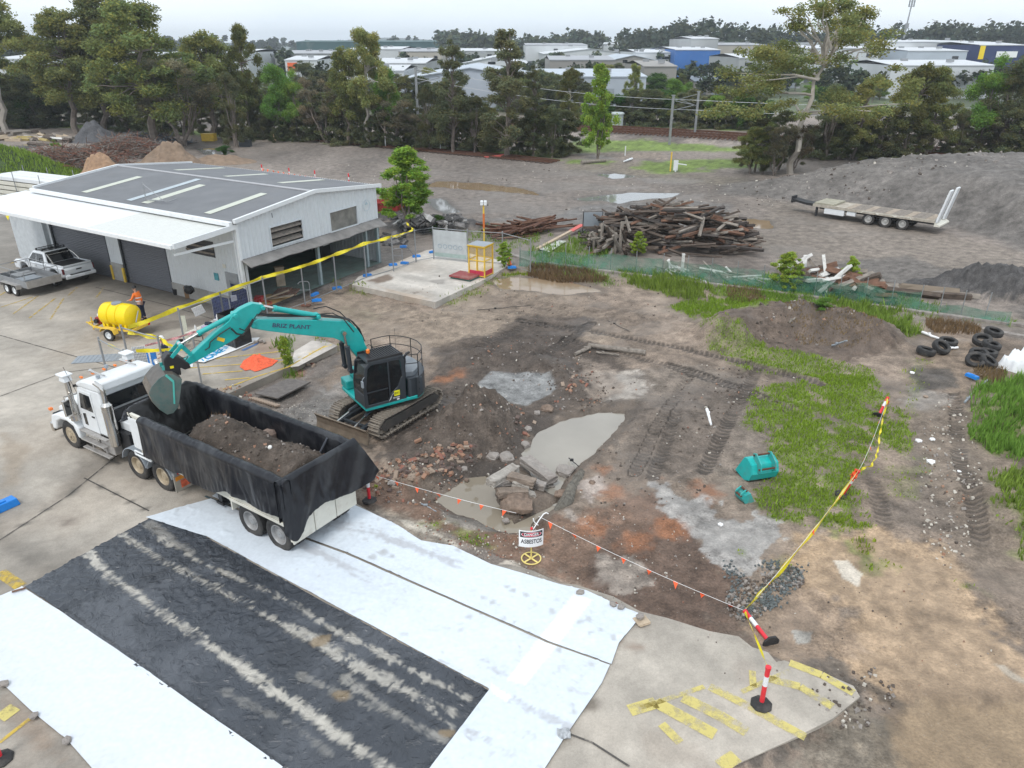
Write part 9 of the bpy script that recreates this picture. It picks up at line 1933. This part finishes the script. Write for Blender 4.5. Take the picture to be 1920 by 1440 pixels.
# INDUSTRIAL ESTATE
def building(xl,xr,ytop,dist,depth,wall,roof,label,ribs=0,gable=False,openings=0,parap=False,zb=0.0,rise=1.2,name='warehouse',extra=None):
 """box building whose front runs between two sight lines at the given distance"""
 def X_(x): return (x-960)/F_PX*(dist*CP+(CAM_H)*SP)
 x0,x1=X_(xl),X_(xr);b_=-(ytop-720)/F_PX;dv=(CP+b_*SP,-SP+b_*CP);h=CAM_H+dv[1]/dv[0]*dist
 h=max(2.5,h);t=thing(name,label,'building',((x0+x1)/2,dist,0));W=(x1-x0)/2
 k=MB()
 if gable: k.prism([(-W,0),(W,0),(W,h-rise),(0,h),(-W,h-rise)],0,depth)
 else: k.b2((-W,0,0),(W,depth,h))
 k.build('wall',wall,t)
 k=MB()
 if gable:
  for s in (-1,1): k.add([(s*(W+.4),-.4,h-rise+.05),(0,-.4,h+.2),(0,depth+.4,h+.2),(s*(W+.4),depth+.4,h-rise+.05),(s*(W+.4),-.4,h-rise-.15),(0,-.4,h),(0,depth+.4,h),(s*(W+.4),depth+.4,h-rise-.15)],[(0,1,2,3),(7,6,5,4),(0,4,5,1),(3,2,6,7),(0,3,7,4)])
 else:
  rz0=h+.02 if not parap else h-.6
  k.add([(-W-.2,-.2,rz0),(W+.2,-.2,rz0),(W+.2,depth*.5,rz0+rise),(-W-.2,depth*.5,rz0+rise),(W+.2,depth+.2,rz0),(-W-.2,depth+.2,rz0),(-W-.2,-.2,rz0-.25),(W+.2,-.2,rz0-.25)],[(0,1,2,3),(3,2,4,5),(6,7,1,0)])
 k.build('roof',roof,t)
 for i in range(openings):
  w_=2*W/openings;cx=-W+w_*(i+.5);k=MB();k.b2((cx-w_*.32,-.12,.05),(cx+w_*.32,-.05,min(h*.62,4.2)));k.build('roller_door',greyplastic if i % 3 else M('door_dk',(.12,.13,.14),.5),t)
  if (i+int(xl)) % 3==0: k=MB();k.b2((cx-w_*.22,-.1,h*.74),(cx+w_*.1,-.04,h*.84));wn=k.build('window',glass_dark,t)
 for i in range(max(2,int(depth/14))):
  k=MB();y=depth*(i+.4)/max(2,int(depth/14));k.box((W*.35*(-1)**i,min(y,depth*.4),h+rise*.6+(.3 if gable else .4)),(1.6,1.2,.8));k.build('roof_vent',galv,t)
 if extra:
  for (cx,cz,w_,hh,m_,nm) in extra: k=MB();k.box((cx*W,-.25,cz*h),(w_*W,.2,hh*h));k.build(nm,m_,t)
 return t
def wm(n,c): return M(n,c,.6,var=.08,scale=.15,dirt=.25,dirtcol=(.3,.29,.27),dscale=.12)
cW,cG,cB,cC,cBlue=wm('wall_white',(.55,.57,.58)),wm('wall_grey',(.34,.35,.35)),wm('wall_beige',(.4,.37,.32)),wm('wall_concrete',(.27,.255,.235)),wm('wall_blue',(.03,.14,.42));rW,rG,rLB=wm('roof_pale',(.55,.57,.59)),wm('roof_midgrey',(.33,.34,.36)),wm('roof_blueish',(.42,.47,.52));rR=wm('trim_red',(.3,.05,.05))
BL=[
 (755,1010,128,172,45,wm('wall_bluewhite',(.42,.46,.52)),rLB,'long pale warehouse with blue gable edge right behind the railway trees',True,0),(1010,1208,143,176,40,wm('wall_steel',(.38,.42,.47)),rLB,'long steel sided warehouse behind the thin trees',False,4),(1203,1264,124,205,35,cC,cC,'stained bare concrete wall building left of the bright green tree',False,0),
 (640,760,132,200,30,cW,rW,'low white building behind the bright green trees',False,2),(700,800,118,240,50,cG,rW,'grey flat building with a green logo board',False,0),(750,830,96,330,60,cB,rG,'two storey beige block with dark bays',False,4),(655,755,92,360,60,cW,rW,'white plain building left of the beige block',False,2),
 (520,640,100,330,60,cG,rG,'grey block behind the orange sign, far left',False,5),(540,600,112,260,30,cW,rW,'white low building beside the orange sign',False,2),(860,990,108,300,70,cW,rW,'white building with curved roof behind the casuarinas',True,3),(800,960,95,420,90,cG,rW,'long grey roofed shed with red trim behind the centre',False,6),(985,1100,84,480,90,cW,rG,'pale grey roof complex behind the tallest tree',False,5),
 (1020,1190,92,400,80,cW,rW,'white sawtooth gabled hall with red edge',True,4),(1030,1150,112,270,40,cC,rG,'concrete block with grey roof below the round green tree',False,3),(1130,1240,104,300,50,cC,rLB,'long low concrete sheds with pale roofs, right of centre',True,4),(1190,1270,98,340,50,cW,rW,'white shed left of the blue building',False,2),(1262,1345,93,330,60,cBlue,rW,'bright blue walled building with white top',False,0),(1290,1340,72,360,50,cG,rW,'tall grey box behind the blue building',False,0),
 (1340,1430,84,380,60,cB,rG,'beige low block right of the blue building',False,4),(1215,1262,96,380,40,wm('wall_orange',(.5,.3,.1)),rG,'small building with an orange band',False,2),(1640,1840,78,330,110,cW,rW,'large white warehouse on the right with a vast pale roof',False,4),(1690,1800,95,290,50,wm('wall_paleblue',(.45,.5,.56)),rW,'pale blue front of the lower white warehouse, right',False,3),(1660,1850,122,210,30,cW,rW,'nearer white building seen through the right hand gums',False,0),(1820,1905,84,300,40,wm('wall_navy',(.02,.035,.12)),rW,'navy fronted store with a yellow sweep, right edge',False,0),
 (1300,1440,152,225,22,cC,wm('solar_roof',(.16,.19,.23)),'long low shed with a dark solar panel roof',False,5),(1500,1640,90,300,60,cW,rW,'white warehouse behind the giant gum crown',False,4),(1380,1500,108,260,40,cG,rW,'grey shed behind the giant gum trunk',False,3),(560,830,78,620,60,wm('wall_darkgreen',(.02,.075,.08)),wm('roof_darkgreen',(.04,.1,.1)),'long dark green hardware store on the horizon with a red emblem',False,0),(0,120,110,220,40,cW,rW,'white building glimpsed through the left hand gums',False,3),(150,300,105,260,40,cG,rW,'grey building glimpsed between the left hand trunks',False,4),(330,470,98,300,50,cW,rW,'white building glimpsed behind the grey many stemmed tree',False,4),
 (1130,1200,82,620,60,cW,rW,'distant white depot left of the blue and white awning',False,3),(850,950,86,640,60,cW,rG,'distant pale roofs behind the left casuarina',False,3)]
for (xl,xr,yt,d_,dp,w_,rf,lb,gb,op_) in BL:
 ex=None
 if 'hardware' in lb: ex=[(.03,.68,.07,.45,red_ink,'red_emblem'),(.06,.5,.12,.2,red_ink,'red_emblem')]
 if 'orange sign' in lb and 'white low' in lb: ex=[(-.55,.75,.6,.3,M('sign_orange',(.75,.13,.03),.5),'orange_sign'),(.0,.75,.25,.3,white_ink,'white_sign')]
 if 'logo' in lb: ex=[(-.1,.75,.5,.3,M('logo_teal',(.1,.4,.42),.5),'logo_board'),(-.1,.76,.25,.12,white_ink,'logo_band')]
 if 'yellow sweep' in lb: ex=[(-.85,.8,.22,.35,yellow_plastic,'yellow_sweep'),(.25,.75,.9,.16,white_ink,'white_band')]
 if 'orange band' in lb: ex=[(0,.8,1.6,.25,M('band_orange',(.7,.35,.05),.5),'orange_band')]
 building(xl,xr,yt,d_,dp,w_,rf,lb,gable=gb,openings=op_,extra=ex,rise=1.0 if not gb else 2.2)
p=Vector(((1690-960)/F_PX*(430*CP),430,0));t=thing('telecom_tower','tall slim telecom mast with panel antennas against the sky','tower',p);H=33
k=MB();k.tube([(0,0,0),(1.2,0,H)],[.6,.3],8);k.build('mast',galv,t);k=MB()
for i in range(6): a=i*math.pi/3;k.box((1.2+1.3*math.cos(a),1.3*math.sin(a),H-.5),(.5,.4,3.2))
for a_ in (-1.5,1.0): k.tube([(-.4,0,H+a_-.4),(2.8,0,H+a_-.4)],.08,5);k.tube([(1.2,-1.5,H+a_-.4),(1.2,1.5,H+a_-.4)],.08,5)
k.box((.9,0,H-11),(1.6,1.2,2.5));k.build('antenna',galv,t)
for i,(x,d_,hh) in enumerate([(1800,330,9+6),(1875,330,15),(1560,400,14)]): k=MB();k.tube([(0,0,0),(0,0,hh)],.15,6);k.beam((-1,0,hh-.4),(1,0,hh-.4),.12,.12);o=k.build('power_pole',timber_grey);o.location=((x-960)/F_PX*d_*CP,d_,0);tag(o,['power pole above the large white warehouse roof','power pole beside the navy store','power pole behind the giant gum'][i],'pole')
# ---- distant woods: three belts that read as one mass each
def wood(name,xs,dist,topf,n_tree,size,seed,label,mat=leaf_far,base=0):
 r=random.Random(seed);blobs=[]
 for i in range(n_tree):
  x=r.uniform(*xs);d_=dist*r.uniform(.85,1.15);X_=(x-960)/F_PX*d_*CP;b_=-(topf(x)+r.uniform(-3,9)-720)/F_PX;h=CAM_H+(-SP+b_*CP)/(CP+b_*SP)*d_;h=max(6,h);wd=h*r.uniform(.25,.45)
  for j in range(4): blobs.append((X_+r.uniform(-1,1)*wd,d_+r.uniform(-1,1)*wd,h*r.uniform(.55,.92),wd*.75,wd*.75,h*.12+wd*.3))
  blobs.append((X_,d_,h*.4,wd,wd,h*.4))
 V,F,col=leaf_cloud(name,blobs,n_tree*170,size,mat,seed,.2,.5,.3,1.3);o=np_mesh(name,V,F,mat,None,col=col);tag(o,label,'wood',kind='stuff');return o
wood('far_wood',(1180,2050),520,lambda x: 48-14*math.exp(-((x-1790)/60)**2)-6*math.sin(x*.02)-8*math.exp(-((x-1290)/40)**2),110,2.6,5,'dark wooded skyline behind the right half of the estate')
wood('far_wood',(830,1260),640,lambda x: 60-4*math.sin(x*.03)-5*math.sin(x*.011),90,3.0,6,'wooded skyline behind the centre of the estate')
wood('far_wood',(-150,860),1000,lambda x: 72+2*math.sin(x*.03),110,4.5,7,'low distant wooded horizon at the left')
wood('mid_wood',(-100,560),380,lambda x: 88,45,2.2,8,'trees behind the glimpsed buildings at the left')
wood('mid_wood',(560,1900),240,lambda x: 126+9*math.sin(x*.05),120,1.1,11,'trees along the near side of the industrial estate')
wood('mid_wood',(480,1900),360,lambda x: 104+5*math.sin(x*.07),85,1.7,9,'scattered trees between the warehouses')
k=MB();V=[];F=[];n=60
for i in range(n+1): x=-2600+5600*i/n;h=26+18*math.sin(i*.31)+14*math.sin(i*.13+1)+8*math.sin(i*.9);V += [(x,2700,-2),(x,2900,max(8,h))]
for i in range(n): F.append((2*i,2*i+2,2*i+3,2*i+1))
k.add(V,F);k.add([(2600+0,2900,20),(-2600,2900,20),(-2600,3400,-2),(2600,3400,-2)],[(0,1,2,3)]);struct(k.build('distant_hills',M('hills',(.06,.08,.06),.95,var=.3,scale=.01)))
k=MB();k.b2((-3600,-60,-3),(3600,3500,60));hz_o=k.build('haze',[]) if False else None
hm=bpy.data.materials.new('haze');hm.use_nodes=True;n=hm.node_tree;n.nodes.clear();oo=n.nodes.new('ShaderNodeOutputMaterial');pv=n.nodes.new('ShaderNodeVolumePrincipled');pv.inputs['Color'].default_value=(.86,.93,1,1);pv.inputs['Density'].default_value=.0003;pv.inputs['Anisotropy'].default_value=.2;n.links.new(pv.outputs[0],oo.inputs['Volume'])
HAZE=True
if HAZE:
 hzb=k.build('haze',hm);tag(hzb,None,None,kind='stuff')
tick('08')
